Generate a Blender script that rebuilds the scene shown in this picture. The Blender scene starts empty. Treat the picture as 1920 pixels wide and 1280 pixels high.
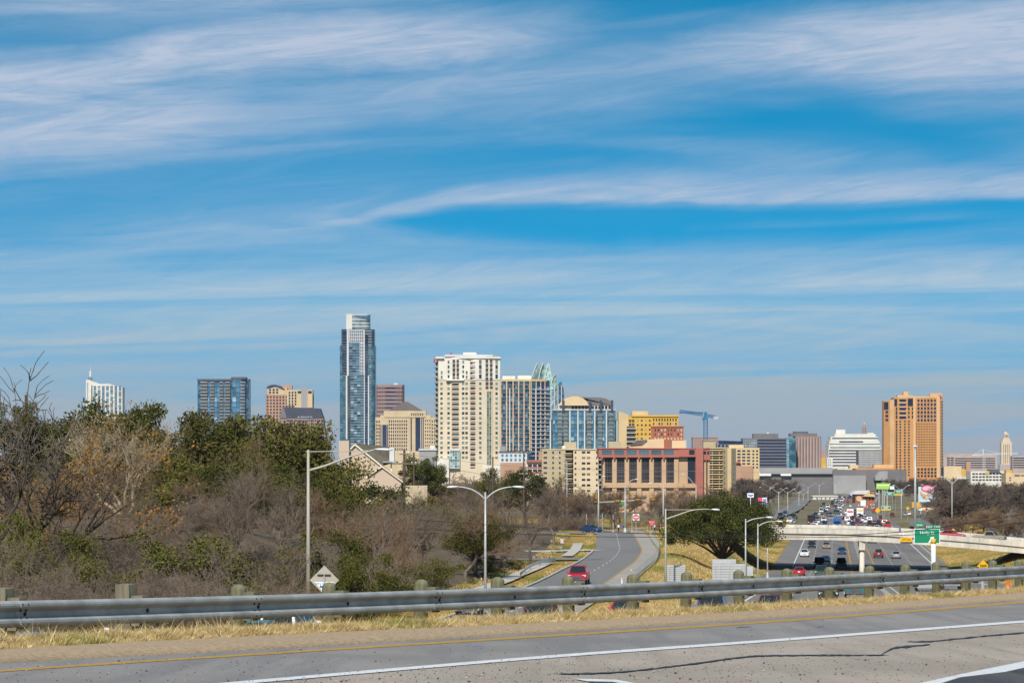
import bpy, bmesh, math, random
import numpy as np
from mathutils import Vector, Matrix

# ------------------------------------------------------------------ camera, sky, sun, exposure
SC = bpy.context.scene
COL = SC.collection
F = 5333.0          # focal length in photograph pixels (100 mm on a 36 mm sensor)
HZ = 885.0          # photograph row of the horizon
cam_d = bpy.data.cameras.new('camera')
cam_d.sensor_width = 36.0; cam_d.sensor_fit = 'HORIZONTAL'
cam_d.lens = 36.0*F/1920.0
cam_d.shift_y = (HZ-640.0)/1920.0
cam_d.clip_start = 0.5; cam_d.clip_end = 40000.0
cam = bpy.data.objects.new('camera', cam_d); COL.objects.link(cam)
cam.location = (0, 0, 0); cam.rotation_euler = (math.pi/2, 0, 0)
SC.camera = cam

SUN_AZ = math.radians(192)   # direction towards the sun, clockwise from +Y (the view direction)
SUN_EL = math.radians(40)
wd = bpy.data.worlds.new('World'); SC.world = wd; wd.use_nodes = True

def node(nt, t, **kw):
    n = nt.nodes.new(t)
    for k, v in kw.items():
        if k == 'inp':
            for i, x in v.items(): n.inputs[i].default_value = x
        else: setattr(n, k, v)
    return n

def build_world():
    nt = wd.node_tree; nt.nodes.clear(); L = nt.links.new
    out = node(nt, 'ShaderNodeOutputWorld'); bg = node(nt, 'ShaderNodeBackground')
    bg.inputs[1].default_value = 0.11
    L(bg.outputs[0], out.inputs[0])
    tc = node(nt, 'ShaderNodeTexCoord')
    def M(op, a, b=None, c=None, clamp=False):
        n = node(nt, 'ShaderNodeMath', operation=op); n.use_clamp = clamp
        for i, x in enumerate((a, b, c)):
            if x is None: continue
            if isinstance(x, (int, float)): n.inputs[i].default_value = x
            else: L(x, n.inputs[i])
        return n.outputs[0]
    nrm = node(nt, 'ShaderNodeVectorMath', operation='NORMALIZE'); L(tc.outputs['Generated'], nrm.inputs[0])
    sx = node(nt, 'ShaderNodeSeparateXYZ'); L(nrm.outputs[0], sx.inputs[0])
    X, Y, Z = sx.outputs
    # direction -> azimuth and elevation, in thousandths of F so that the numbers read like the photograph
    U = M('MULTIPLY_ADD', M('ARCTAN2', X, Y), F, 960.0)
    V = M('MULTIPLY_ADD', M('ARCSINE', Z), -F, HZ)
    # physical sky; the dry winter air of the photograph deepens fast above the horizon
    zs = M('MULTIPLY_ADD', M('MAXIMUM', Z, 0.0), 1.9, 0.21)
    cv = node(nt, 'ShaderNodeCombineXYZ'); L(X, cv.inputs[0]); L(Y, cv.inputs[1]); L(zs, cv.inputs[2])
    cn = node(nt, 'ShaderNodeVectorMath', operation='NORMALIZE'); L(cv.outputs[0], cn.inputs[0])
    sky = node(nt, 'ShaderNodeTexSky'); sky.sky_type = 'NISHITA'; sky.sun_disc = False
    sky.sun_elevation = SUN_EL; sky.sun_rotation = SUN_AZ
    sky.altitude = 150; sky.air_density = 1.0; sky.dust_density = 0.6; sky.ozone_density = 2.2
    L(cn.outputs[0], sky.inputs[0])
    hs = node(nt, 'ShaderNodeHueSaturation'); hs.inputs['Hue'].default_value = SKY_HUE
    hs.inputs['Saturation'].default_value = SKY_SAT; hs.inputs['Value'].default_value = SKY_VAL
    L(sky.outputs[0], hs.inputs['Color'])
    # cirrus: streaks along slightly tilted bands
    def noise(su, sv, det, rough, dist=0.0, tilt=0.0, w=0.0):
        c = node(nt, 'ShaderNodeCombineXYZ')
        L(M('MULTIPLY_ADD', U, 1.0/su, w), c.inputs[0])
        L(M('MULTIPLY', M('MULTIPLY_ADD', U, tilt, V), 1.0/sv), c.inputs[1])
        n = node(nt, 'ShaderNodeTexNoise', noise_dimensions='2D')
        n.inputs['Scale'].default_value = 1.0; n.inputs['Detail'].default_value = det
        n.inputs['Roughness'].default_value = rough; n.inputs['Distortion'].default_value = dist
        L(c.outputs[0], n.inputs['Vector']); return n.outputs['Fac']
    def ss(v, a, b):
        n = node(nt, 'ShaderNodeMapRange', interpolation_type='SMOOTHSTEP'); n.clamp = True
        n.inputs['From Min'].default_value = a; n.inputs['From Max'].default_value = b
        L(v, n.inputs['Value']); return n.outputs[0]
    def curve(v, pts, lo, hi):      # piecewise curve of v given as photograph columns
        n = node(nt, 'ShaderNodeFloatCurve'); c = n.mapping.curves[0]
        n.mapping.use_clip = False
        P = [((a+2000)/6000.0, (b-lo)/(hi-lo)) for a, b in pts]
        c.points[0].location = P[0]; c.points[1].location = P[-1]
        for p in P[1:-1]: c.points.new(*p)
        for p in c.points: p.handle_type = 'AUTO_CLAMPED'
        n.mapping.update()
        L(M('MULTIPLY', M('ADD', v, 2000.0), 1/6000.0), n.inputs['Value'])
        return M('MULTIPLY_ADD', n.outputs[0], hi-lo, lo)
    n_big = noise(1500, 150, 3, 0.5, 0.6, 0.06, 3.1)
    n_str = noise(430, 52, 7, 0.60, 1.9, 0.09, 7.7)
    n_fine = noise(150, 15, 6, 0.66, 1.9, 0.10, 1.3)
    n_wob = noise(260, 120, 4, 0.6, 0.3, 0.0, 5.0)
    n_fib = noise(300, 12, 8, 0.72, 2.6, 0.13, 9.4)
    n_band = noise(1900, 62, 4, 0.55, 0.8, 0.02, 2.2)
    tex = M('ADD', M('ADD', M('MULTIPLY', n_str, 0.58), M('MULTIPLY', n_fine, 0.27)), M('MULTIPLY', n_fib, 0.15))
    tex = ss(tex, 0.26, 0.74)
    wob = M('MULTIPLY_ADD', n_wob, 46.0, -23.0)
    Vw = M('ADD', V, wob)
    Vs = M('ADD', V, M('MULTIPLY', wob, 0.35))
    def bump(v, c, w0, w1):        # 1 at c, 0 at c-w0 and c+w1
        return M('MULTIPLY', ss(v, c-w0, c), M('SUBTRACT', 1.0, ss(v, c, c+w1)))
    # large veils
    d = M('ADD', M('MULTIPLY', ss(n_big, 0.30, 0.72), 0.40), M('MULTIPLY', M('SUBTRACT', 1.0, ss(U, 200.0, 1500.0)), 0.16))
    tl_c = curve(U, [(-2000, 150), (0, 175), (400, 105), (800, 85), (1100, 70), (1400, 60), (4000, 60)], 0, 400)
    tl = M('MULTIPLY', bump(M('ADD', M('SUBTRACT', Vw, tl_c), 500.0), 500.0, 100.0, 95.0), M('SUBTRACT', 1.0, ss(U, 800.0, 1260.0)))
    l2 = M('MULTIPLY', bump(M('MULTIPLY_ADD', U, 0.12, Vw), 265.0, 120.0, 130.0), M('SUBTRACT', 1.0, ss(U, 250.0, 760.0)))
    tr_c = curve(U, [(-2000, 150), (960, 124), (1300, 112), (1600, 98), (1920, 100), (4000, 90)], 0, 400)
    tr_w = M('MULTIPLY_ADD', ss(U, 950.0, 1900.0), 70.0, 42.0)
    trd = M('DIVIDE', M('ABSOLUTE', M('SUBTRACT', Vw, tr_c)), tr_w)
    tr = M('MULTIPLY', M('SUBTRACT', 1.0, ss(trd, 0.15, 1.25)), ss(U, 860.0, 1750.0))
    d = M('MAXIMUM', d, M('MULTIPLY', tl, 0.88))
    d = M('MAXIMUM', d, M('MULTIPLY', l2, 0.80))
    d = M('MAXIMUM', d, M('MULTIPLY', tr, 0.95))
    # blue stretch between the upper veils and the long streak
    blue = M('MULTIPLY', bump(M('MULTIPLY_ADD', U, -0.02, Vw), 215.0, 70.0, 75.0), ss(U, 380.0, 1500.0))
    d = M('MULTIPLY', d, M('MULTIPLY_ADD', blue, -0.72, 1.0))
    # the long streak and the clear lens under it
    f1 = curve(U, [(-2000, 470), (300, 455), (640, 434), (720, 414), (800, 399), (900, 388), (1150, 386), (1500, 388), (1920, 384), (4000, 360)], 300, 520)
    f2 = curve(U, [(-2000, 470), (300, 456), (640, 436), (850, 440), (1050, 447), (1220, 452), (1300, 434), (1500, 424), (1920, 408), (4000, 380)], 300, 520)
    ab = M('SUBTRACT', f1, Vs)
    st_w = M('MULTIPLY_ADD', ss(U, 500.0, 1300.0), 62.0, 40.0)
    streak = M('MULTIPLY', ss(ab, -11.0, 14.0), M('SUBTRACT', 1.0, ss(M('DIVIDE', ab, st_w), 0.12, 1.0)))
    streak = M('MULTIPLY', streak, M('MULTIPLY_ADD', ss(U, 250.0, 700.0), 0.6, 0.25))
    d = M('MAXIMUM', d, M('MULTIPLY', streak, 0.86))
    low = M('ADD', M('MULTIPLY', M('MULTIPLY', ss(Vs, 420.0, 540.0), 0.80), M('MULTIPLY_ADD', ss(n_band, 0.30, 0.70), 0.55, 0.54)), M('MULTIPLY', ss(V, 620.0, 860.0), 0.40))
    d = M('MAXIMUM', d, low)
    d = M('MULTIPLY', d, M('MULTIPLY_ADD', tex, M('MULTIPLY_ADD', ss(V, 430.0, 640.0), -0.30, 0.62), M('MULTIPLY_ADD', ss(V, 430.0, 640.0), 0.14, 0.62)))
    lens = M('MULTIPLY', ss(M('SUBTRACT', Vs, f1), -9.0, 14.0), M('SUBTRACT', 1.0, ss(M('SUBTRACT', Vw, f2), -22.0, 20.0)))
    lens = M('MULTIPLY', lens, ss(U, 560.0, 760.0))
    d = M('MULTIPLY', d, M('MULTIPLY_ADD', lens, -0.93, 1.0))
    d = M('MINIMUM', M('MAXIMUM', d, 0.0), 0.93)
    mix = node(nt, 'ShaderNodeMix', data_type='RGBA')
    L(d, mix.inputs['Factor']); L(hs.outputs[0], mix.inputs['A'])
    ram = node(nt, 'ShaderNodeValToRGB'); cr = ram.color_ramp
    cr.elements[0].position = 0.0; cr.elements[0].color = CLOUD
    cr.elements[1].position = 1.0; cr.elements[1].color = CLOUD_HZ
    e = cr.elements.new(0.42); e.color = CLOUD
    e = cr.elements.new(0.63); e.color = CLOUD_LOW
    e = cr.elements.new(0.82); e.color = CLOUD_DIM
    L(M('MULTIPLY', V, 1.0/HZ, clamp=True), ram.inputs[0])
    vm = node(nt, 'ShaderNodeVectorMath', operation='SCALE'); vm.inputs['Scale'].default_value = 10.0
    L(ram.outputs[0], vm.inputs[0]); L(vm.outputs[0], mix.inputs['B'])
    L(mix.outputs['Result'], bg.inputs[0])
SKY_HUE, SKY_SAT, SKY_VAL = 0.477, 2.5, 1.30
CLOUD = (0.475, 0.54, 0.665, 1); CLOUD_LOW = (0.455, 0.565, 0.635, 1); CLOUD_DIM = (0.37, 0.445, 0.495, 1); CLOUD_HZ = (0.375, 0.375, 0.42, 1)
wd.cycles.sampling_method = 'MANUAL'; wd.cycles.sample_map_resolution = 256
build_world()

sun_d = bpy.data.lights.new('sun', 'SUN'); sun_d.energy = 4.9; sun_d.angle = math.radians(0.53)
sun_d.color = (1.0, 0.93, 0.83)
sun = bpy.data.objects.new('sun', sun_d); COL.objects.link(sun)
TO_SUN = Vector((math.sin(SUN_AZ)*math.cos(SUN_EL), math.cos(SUN_AZ)*math.cos(SUN_EL), math.sin(SUN_EL)))
sun.rotation_euler = TO_SUN.to_track_quat('Z', 'Y').to_euler()
sun.location = (0, 0, 300)
SC.view_settings.view_transform = 'Standard'; SC.view_settings.look = 'None'
SC.view_settings.exposure = 0.0; SC.view_settings.gamma = 1.0
SC.view_settings.use_curve_mapping = False
SC.cycles.max_bounces = 5; SC.cycles.diffuse_bounces = 2; SC.cycles.glossy_bounces = 2
SC.cycles.transmission_bounces = 2; SC.cycles.transparent_max_bounces = 6; SC.cycles.volume_bounces = 0
SC.cycles.use_denoising = True

# ------------------------------------------------------------------ helpers
RND = random.Random(7)
def WX(px, d): return (px-960.0)/F*d
def WZ(py, d): return (HZ-py)/F*d
def W(px, py, d): return Vector((WX(px, d), d, WZ(py, d)))

def mat(name, col, rough=0.8, metal=0.0, var=0.12, scale=2.0, bump=0.0, bscale=None, col2=None, rnd=0.0, spec=0.4,
        detail=4.0, thr=(0.3, 0.7), emit=0.0, stretch=None, alpha=None):
    m = bpy.data.materials.new(name); m.use_nodes = True; nt = m.node_tree; L = nt.links.new
    b = nt.nodes['Principled BSDF']
    b.inputs['Roughness'].default_value = rough; b.inputs['Metallic'].default_value = metal
    b.inputs['Specular IOR Level'].default_value = spec
    tc = node(nt, 'ShaderNodeTexCoord'); vec = tc.outputs['Object']
    if stretch:
        mp = node(nt, 'ShaderNodeMapping'); mp.inputs['Scale'].default_value = stretch
        L(vec, mp.inputs[0]); vec = mp.outputs[0]
    nz = node(nt, 'ShaderNodeTexNoise'); nz.inputs['Scale'].default_value = scale; nz.inputs['Detail'].default_value = detail
    L(vec, nz.inputs['Vector'])
    mr = node(nt, 'ShaderNodeMapRange'); mr.inputs['From Min'].default_value = thr[0]; mr.inputs['From Max'].default_value = thr[1]
    L(nz.outputs['Fac'], mr.inputs['Value'])
    mx = node(nt, 'ShaderNodeMix', data_type='RGBA'); L(mr.outputs[0], mx.inputs['Factor'])
    a = tuple(c*(1-var) for c in col[:3])+(1,); bb = (tuple(col2[:3]) if col2 else tuple(c*(1+var) for c in col[:3]))+(1,)
    mx.inputs['A'].default_value = a; mx.inputs['B'].default_value = bb
    res = mx.outputs['Result']
    if rnd:
        oi = node(nt, 'ShaderNodeObjectInfo'); r2 = node(nt, 'ShaderNodeMapRange')
        r2.inputs['To Min'].default_value = 1-rnd; r2.inputs['To Max'].default_value = 1+rnd
        L(oi.outputs['Random'], r2.inputs['Value'])
        vm = node(nt, 'ShaderNodeVectorMath', operation='SCALE'); L(res, vm.inputs[0]); L(r2.outputs[0], vm.inputs['Scale'])
        res = vm.outputs[0]
    L(res, b.inputs['Base Color'])
    if bump:
        n2 = node(nt, 'ShaderNodeTexNoise'); n2.inputs['Scale'].default_value = bscale or scale*6; n2.inputs['Detail'].default_value = 3
        L(vec, n2.inputs['Vector'])
        bp = node(nt, 'ShaderNodeBump'); bp.inputs['Strength'].default_value = 0.6; bp.inputs['Distance'].default_value = bump
        L(n2.outputs['Fac'], bp.inputs['Height']); L(bp.outputs[0], b.inputs['Normal'])
    if emit:
        L(res, b.inputs['Emission Color']); b.inputs['Emission Strength'].default_value = emit
    return m

class MB:
    """collects faces with material slots, links them as one mesh object"""
    def __init__(s): s.v = []; s.f = []; s.m = []; s.mats = []
    def slot(s, m):
        if m not in s.mats: s.mats.append(m)
        return s.mats.index(m)
    def add(s, vs, fs, m):
        k = len(s.v); i = s.slot(m)
        s.v.extend(tuple(v) for v in vs)
        for f in fs: s.f.append(tuple(k+j for j in f)); s.m.append(i)
        return s
    def quad(s, a, b, c, d, m): return s.add((a, b, c, d), ((0, 1, 2, 3),), m)
    def box(s, c, size, m, rz=0.0, rx=0.0):
        hx, hy, hz = size[0]/2, size[1]/2, size[2]/2
        R = Matrix.Rotation(rz, 3, 'Z') @ Matrix.Rotation(rx, 3, 'X') if (rz or rx) else None
        vs = []
        for x, y, z in ((-hx,-hy,-hz),(hx,-hy,-hz),(hx,hy,-hz),(-hx,hy,-hz),(-hx,-hy,hz),(hx,-hy,hz),(hx,hy,hz),(-hx,hy,hz)):
            p = Vector((x, y, z)); p = R @ p if R else p
            vs.append((p.x+c[0], p.y+c[1], p.z+c[2]))
        return s.add(vs, ((0,3,2,1),(4,5,6,7),(0,1,5,4),(1,2,6,5),(2,3,7,6),(3,0,4,7)), m)
    def prism(s, poly, z0, z1, m, top=None):
        n = len(poly); vs = [(x, y, z0) for x, y in poly]+[(x, y, z1) for x, y in poly]
        s.add(vs, [(i, (i+1) % n, n+(i+1) % n, n+i) for i in range(n)], m)
        s.add(vs[n:], [tuple(range(n))], top or m); s.add(vs[:n], [tuple(range(n))[::-1]], m)
        return s
    def extrude(s, prof, axis, m):     # prof: closed list of 3-D points, axis: vector
        n = len(prof); A = [Vector(p) for p in prof]; B = [p+Vector(axis) for p in A]
        s.add(A+B, [(i, (i+1) % n, n+(i+1) % n, n+i) for i in range(n)]+[tuple(range(n))[::-1], tuple(range(n, 2*n))], m)
        return s
    def tube(s, pts, rad, m, n=6, cap=True):
        pts = [Vector(p) for p in pts]; vs = []; N = len(pts)
        if isinstance(rad, (int, float)): rad = [rad]*N
        up = None
        for i, p in enumerate(pts):
            t = (pts[min(i+1, N-1)]-pts[max(i-1, 0)]).normalized()
            if up is None: up = Vector((0, 0, 1)) if abs(t.z) < 0.9 else Vector((1, 0, 0))
            a = t.cross(up).normalized(); b = a.cross(t).normalized(); up = b
            for k in range(n):
                q = 2*math.pi*k/n
                vs.append(p+(a*math.cos(q)+b*math.sin(q))*rad[i])
        fs = [(i*n+k, i*n+(k+1) % n, (i+1)*n+(k+1) % n, (i+1)*n+k) for i in range(N-1) for k in range(n)]
        if cap: fs += [tuple(range(n))[::-1], tuple(range((N-1)*n, N*n))]
        return s.add(vs, fs, m)
    def lathe(s, prof, c, m, n=16):     # prof: (radius, z)
        vs = []
        for r, z in prof:
            for k in range(n):
                q = 2*math.pi*k/n; vs.append((c[0]+r*math.cos(q), c[1]+r*math.sin(q), c[2]+z))
        N = len(prof)
        fs = [(i*n+k, i*n+(k+1) % n, (i+1)*n+(k+1) % n, (i+1)*n+k) for i in range(N-1) for k in range(n)]
        fs += [tuple(range(n))[::-1], tuple(range((N-1)*n, N*n))]
        return s.add(vs, fs, m)
    def mesh(s, name, smooth=False):
        me = bpy.data.meshes.new(name); me.from_pydata(s.v, [], s.f)
        for m in s.mats: me.materials.append(m)
        if len(s.mats) > 1: me.polygons.foreach_set('material_index', s.m)
        if smooth: me.polygons.foreach_set('use_smooth', [True]*len(s.f))
        me.update(); return me
    def build(s, name, parent=None, smooth=False, loc=None):
        return link(name, s.mesh(name, smooth), parent, loc)

def link(name, data, parent=None, loc=None, rz=0.0, scale=None):
    o = bpy.data.objects.new(name, data); COL.objects.link(o)
    if parent is not None: o.parent = parent
    if loc is not None: o.location = loc
    if rz: o.rotation_euler = (0, 0, rz)
    if scale is not None: o.scale = scale
    return o
def tag(o, label=None, cat=None, group=None, kind=None):
    if label: o['label'] = label
    if cat: o['category'] = cat
    if group: o['group'] = group
    if kind: o['kind'] = kind
    return o
def thing(name, label, cat, loc=(0, 0, 0), rz=0.0, group=None, scale=None):
    return tag(link(name, None, None, loc, rz, scale), label, cat, group)
def copy_tree(o, parent=None):
    c = o.copy(); COL.objects.link(c); c.parent = parent
    for ch in o.children: copy_tree(ch, c)
    return c

def font_mesh(text, size, m, depth=0.004, align='CENTER'):
    cu = bpy.data.curves.new('lettering', 'FONT'); cu.body = text; cu.size = size
    cu.align_x = align; cu.align_y = 'CENTER'; cu.extrude = depth; cu.resolution_u = 2
    o = bpy.data.objects.new('lettering', cu); COL.objects.link(o)
    dg = bpy.context.evaluated_depsgraph_get(); dg.update()
    me = bpy.data.meshes.new_from_object(o.evaluated_get(dg)); bpy.data.objects.remove(o); bpy.data.curves.remove(cu)
    me.materials.clear(); me.materials.append(m); return me

def catmull(P, step=3.0):
    P = [np.array(p, float) for p in P]; out = []
    Q = [2*P[0]-P[1]]+P+[2*P[-1]-P[-2]]
    for i in range(1, len(Q)-2):
        p0, p1, p2, p3 = Q[i-1:i+3]; n = max(2, int(np.linalg.norm(p2-p1)/step))
        for k in range(n):
            t = k/n
            out.append(0.5*((2*p1)+(p2-p0)*t+(2*p0-5*p1+4*p2-p3)*t*t+(3*p1-p0-3*p2+p3)*t**3))
    out.append(P[-1]); return np.array(out)
def ribbon(line, o0, o1, dz, m, mb=None, t0=None, t1=None):
    """strip between the sideways offsets o0 and o1 of a centre line (positive = to the right)"""
    mb = mb or MB(); vs = []
    T = np.gradient(line[:, :2], axis=0); T /= np.linalg.norm(T, axis=1)[:, None]
    n = np.stack([T[:, 1], -T[:, 0]], 1)
    f0 = o0 if hasattr(o0, '__len__') else [o0]*len(line); f1 = o1 if hasattr(o1, '__len__') else [o1]*len(line)
    for p, q, a, b in zip(line, n, f0, f1):
        vs.append((p[0]+q[0]*a, p[1]+q[1]*a, p[2]+dz)); vs.append((p[0]+q[0]*b, p[1]+q[1]*b, p[2]+dz))
    mb.add(vs, [(2*i, 2*i+1, 2*i+3, 2*i+2) for i in range(len(line)-1)], m); return mb
def sub_line(line, s0, s1):
    d = np.concatenate([[0], np.cumsum(np.linalg.norm(np.diff(line[:, :2], axis=0), axis=1))])
    n = max(2, int((s1-s0)/3)+1); q = np.linspace(s0, s1, n)
    return np.stack([np.interp(q, d, line[:, k]) for k in range(3)], 1)
def line_len(line): return float(np.linalg.norm(np.diff(line[:, :2], axis=0), axis=1).sum())

# ------------------------------------------------------------------ materials
def road_material(name, base, speck, tar, lane_dark):
    m = bpy.data.materials.new(name); m.use_nodes = True; nt = m.node_tree; L = nt.links.new
    b = nt.nodes['Principled BSDF']; b.inputs['Roughness'].default_value = 0.85; b.inputs['Specular IOR Level'].default_value = 0.25
    g = node(nt, 'ShaderNodeTexCoord')
    big = node(nt, 'ShaderNodeTexNoise'); big.inputs['Scale'].default_value = 0.35; big.inputs['Detail'].default_value = 6
    fine = node(nt, 'ShaderNodeTexNoise'); fine.inputs['Scale'].default_value = 28; fine.inputs['Detail'].default_value = 3
    dots = node(nt, 'ShaderNodeTexVoronoi'); dots.inputs['Scale'].default_value = 3.6
    mp = node(nt, 'ShaderNodeMapping'); mp.inputs['Rotation'].default_value = (0, 0, math.radians(-26)); mp.inputs['Scale'].default_value = (1.3, 0.06, 1)
    L(g.outputs['Object'], mp.inputs[0])
    wear = node(nt, 'ShaderNodeTexNoise'); wear.inputs['Scale'].default_value = 1.6; wear.inputs['Detail'].default_value = 4; L(mp.outputs[0], wear.inputs[0])
    for n in (big, fine, dots): L(g.outputs['Object'], n.inputs['Vector'])
    def mixc(fac, a, bcol, lo, hi):
        r = node(nt, 'ShaderNodeMapRange'); r.inputs['From Min'].default_value = lo; r.inputs['From Max'].default_value = hi
        L(fac, r.inputs['Value']); x = node(nt, 'ShaderNodeMix', data_type='RGBA'); L(r.outputs[0], x.inputs['Factor'])
        if isinstance(a, tuple): x.inputs['A'].default_value = a+(1,)
        else: L(a, x.inputs['A'])
        x.inputs['B'].default_value = bcol+(1,); return x.outputs['Result']
    c = mixc(big.outputs['Fac'], base, tuple(k*0.76 for k in base), 0.40, 0.68)
    c = mixc(wear.outputs['Fac'], c, lane_dark, 0.46, 0.66)
    c = mixc(fine.outputs['Fac'], c, speck, 0.56, 0.80)
    c = mixc(dots.outputs['Distance'], c, tar, 0.085, 0.05)
    L(c, b.inputs['Base Color'])
    bp = node(nt, 'ShaderNodeBump'); bp.inputs['Strength'].default_value = 0.5; bp.inputs['Distance'].default_value = 0.01
    L(fine.outputs['Fac'], bp.inputs['Height']); L(bp.outputs[0], b.inputs['Normal'])
    return m
M = {}
M['asphalt_near'] = road_material('worn_pinkish_asphalt', (0.40, 0.335, 0.265), (0.52, 0.45, 0.37), (0.13, 0.105, 0.085), (0.31, 0.255, 0.20))
M['asphalt_lane'] = road_material('blue_grey_asphalt', (0.275, 0.25, 0.225), (0.37, 0.34, 0.305), (0.12, 0.11, 0.10), (0.20, 0.185, 0.175))
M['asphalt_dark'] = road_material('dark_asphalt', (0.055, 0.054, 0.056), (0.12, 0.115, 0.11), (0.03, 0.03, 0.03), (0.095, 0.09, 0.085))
M['asphalt'] = mat('grey_asphalt', (0.205, 0.19, 0.175), 0.85, var=0.16, scale=0.12, stretch=(1, 0.12, 1), detail=6, spec=0.2)
M['highway'] = mat('highway_concrete', (0.20, 0.18, 0.16), 0.85, var=0.2, scale=0.25, stretch=(1, 0.04, 1), detail=6, spec=0.2)
M['concrete'] = mat('pale_concrete', (0.50, 0.455, 0.385), 0.85, var=0.14, scale=0.5, detail=8)
M['bridge'] = mat('bridge_concrete', (0.56, 0.515, 0.43), 0.85, var=0.20, scale=0.9, detail=8, stretch=(1, 1, 0.25))
M['shoulder'] = mat('tan_concrete_shoulder', (0.36, 0.315, 0.26), 0.9, var=0.14, scale=0.3, detail=6)
M['dirt'] = mat('sandy_kerb', (0.40, 0.285, 0.17), 0.95, var=0.28, scale=16, bump=0.01, detail=8)
M['white'] = mat('white_road_paint', (0.68, 0.68, 0.66), 0.7, var=0.16, scale=9, detail=8)
M['yellow'] = mat('yellow_road_paint', (0.46, 0.25, 0.03), 0.7, var=0.2, scale=9, detail=8)
M['tar'] = mat('crack_sealant', (0.035, 0.032, 0.03), 0.55, var=0.2, scale=8)
M['grass_dry'] = mat('dry_grass', (0.36, 0.245, 0.085), 0.95, var=0.3, scale=0.9, col2=(0.42, 0.30, 0.12))
def slope_grass():
    m = bpy.data.materials.new('winter_grass'); m.use_nodes = True; nt = m.node_tree; L = nt.links.new
    b = nt.nodes['Principled BSDF']; b.inputs['Roughness'].default_value = 0.95; b.inputs['Specular IOR Level'].default_value = 0.1
    g = node(nt, 'ShaderNodeTexCoord')
    def nz(sc, d=5, st=None):
        n = node(nt, 'ShaderNodeTexNoise'); n.inputs['Scale'].default_value = sc; n.inputs['Detail'].default_value = d
        if st:
            mp = node(nt, 'ShaderNodeMapping'); mp.inputs['Scale'].default_value = st; L(g.outputs['Object'], mp.inputs[0]); L(mp.outputs[0], n.inputs[0])
        else: L(g.outputs['Object'], n.inputs['Vector'])
        return n.outputs['Fac']
    def mixc(fac, a, bc, lo, hi):
        r = node(nt, 'ShaderNodeMapRange', interpolation_type='SMOOTHSTEP'); r.inputs['From Min'].default_value = lo; r.inputs['From Max'].default_value = hi
        L(fac, r.inputs['Value']); x = node(nt, 'ShaderNodeMix', data_type='RGBA'); L(r.outputs[0], x.inputs['Factor'])
        if isinstance(a, tuple): x.inputs['A'].default_value = a+(1,)
        else: L(a, x.inputs['A'])
        x.inputs['B'].default_value = bc+(1,); return x.outputs['Result']
    c = mixc(nz(0.5, 8), (0.33, 0.205, 0.05), (0.44, 0.29, 0.085), 0.35, 0.65)
    c = mixc(nz(0.07, 5, (1, 0.35, 1)), c, (0.17, 0.17, 0.03), 0.50, 0.66)
    c = mixc(nz(2.5, 6), c, (0.19, 0.12, 0.05), 0.58, 0.72)
    L(c, b.inputs['Base Color'])
    bp = node(nt, 'ShaderNodeBump'); bp.inputs['Distance'].default_value = 0.25; bp.inputs['Strength'].default_value = 0.9
    L(nz(3.0, 6), bp.inputs['Height']); L(bp.outputs[0], b.inputs['Normal'])
    return m
M['grass'] = slope_grass()
M['litter'] = mat('leaf_litter', (0.12, 0.085, 0.05), 0.95, var=0.35, scale=0.4, bump=0.2, detail=8)
M['scrub'] = mat('winter_scrub_ground', (0.23, 0.165, 0.08), 0.95, var=0.4, scale=0.03, detail=10, col2=(0.20, 0.17, 0.085))
M['galv'] = mat('galvanised_steel', (0.37, 0.365, 0.335), 0.5, 0.12, var=0.28, scale=2.5, detail=9, bump=0.004, bscale=30)
M['galv_pole'] = mat('galvanised_pole', (0.47, 0.475, 0.46), 0.5, 0.3, var=0.1, scale=0.8)
M['pole_tan'] = mat('weathered_tan_pole', (0.40, 0.375, 0.31), 0.6, 0.2, var=0.1, scale=0.8)
M['bolt'] = mat('dark_bolt', (0.04, 0.035, 0.03), 0.6, 0.3)
M['post_wood'] = mat('green_weathered_wood', (0.135, 0.14, 0.07), 0.9, var=0.4, scale=9, stretch=(1, 1, 0.14), bump=0.015, col2=(0.21, 0.195, 0.115), detail=8)
M['post_grey'] = mat('grey_weathered_wood', (0.18, 0.15, 0.10), 0.9, var=0.4, scale=9, stretch=(1, 1, 0.14), bump=0.015, col2=(0.27, 0.24, 0.155), detail=8)
M['sign_back'] = mat('aluminium_sign_back', (0.52, 0.53, 0.52), 0.45, 0.35, var=0.1, scale=1.5)
M['black'] = mat('black_plastic', (0.015, 0.015, 0.016), 0.5)
M['sign_green'] = mat('green_sign_sheet', (0.0, 0.22, 0.105), 0.5, var=0.06)
M['sign_yellow'] = mat('yellow_sign_sheet', (0.75, 0.40, 0.01), 0.5, var=0.06)
M['sign_red'] = mat('red_sign_sheet', (0.52, 0.02, 0.03), 0.5, var=0.06)
M['sign_white'] = mat('white_sign_sheet', (0.78, 0.78, 0.76), 0.5, var=0.05)
M['orange'] = mat('orange_plastic', (0.85, 0.13, 0.015), 0.5, var=0.08)
M['lamp'] = mat('lamp_housing', (0.66, 0.68, 0.69), 0.4, 0.1, var=0.05)
M['wire'] = mat('black_cable', (0.03, 0.03, 0.032), 0.6)
M['timber'] = mat('utility_pole_timber', (0.09, 0.06, 0.042), 0.9, var=0.3, scale=2, stretch=(1, 1, 0.15))
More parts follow.
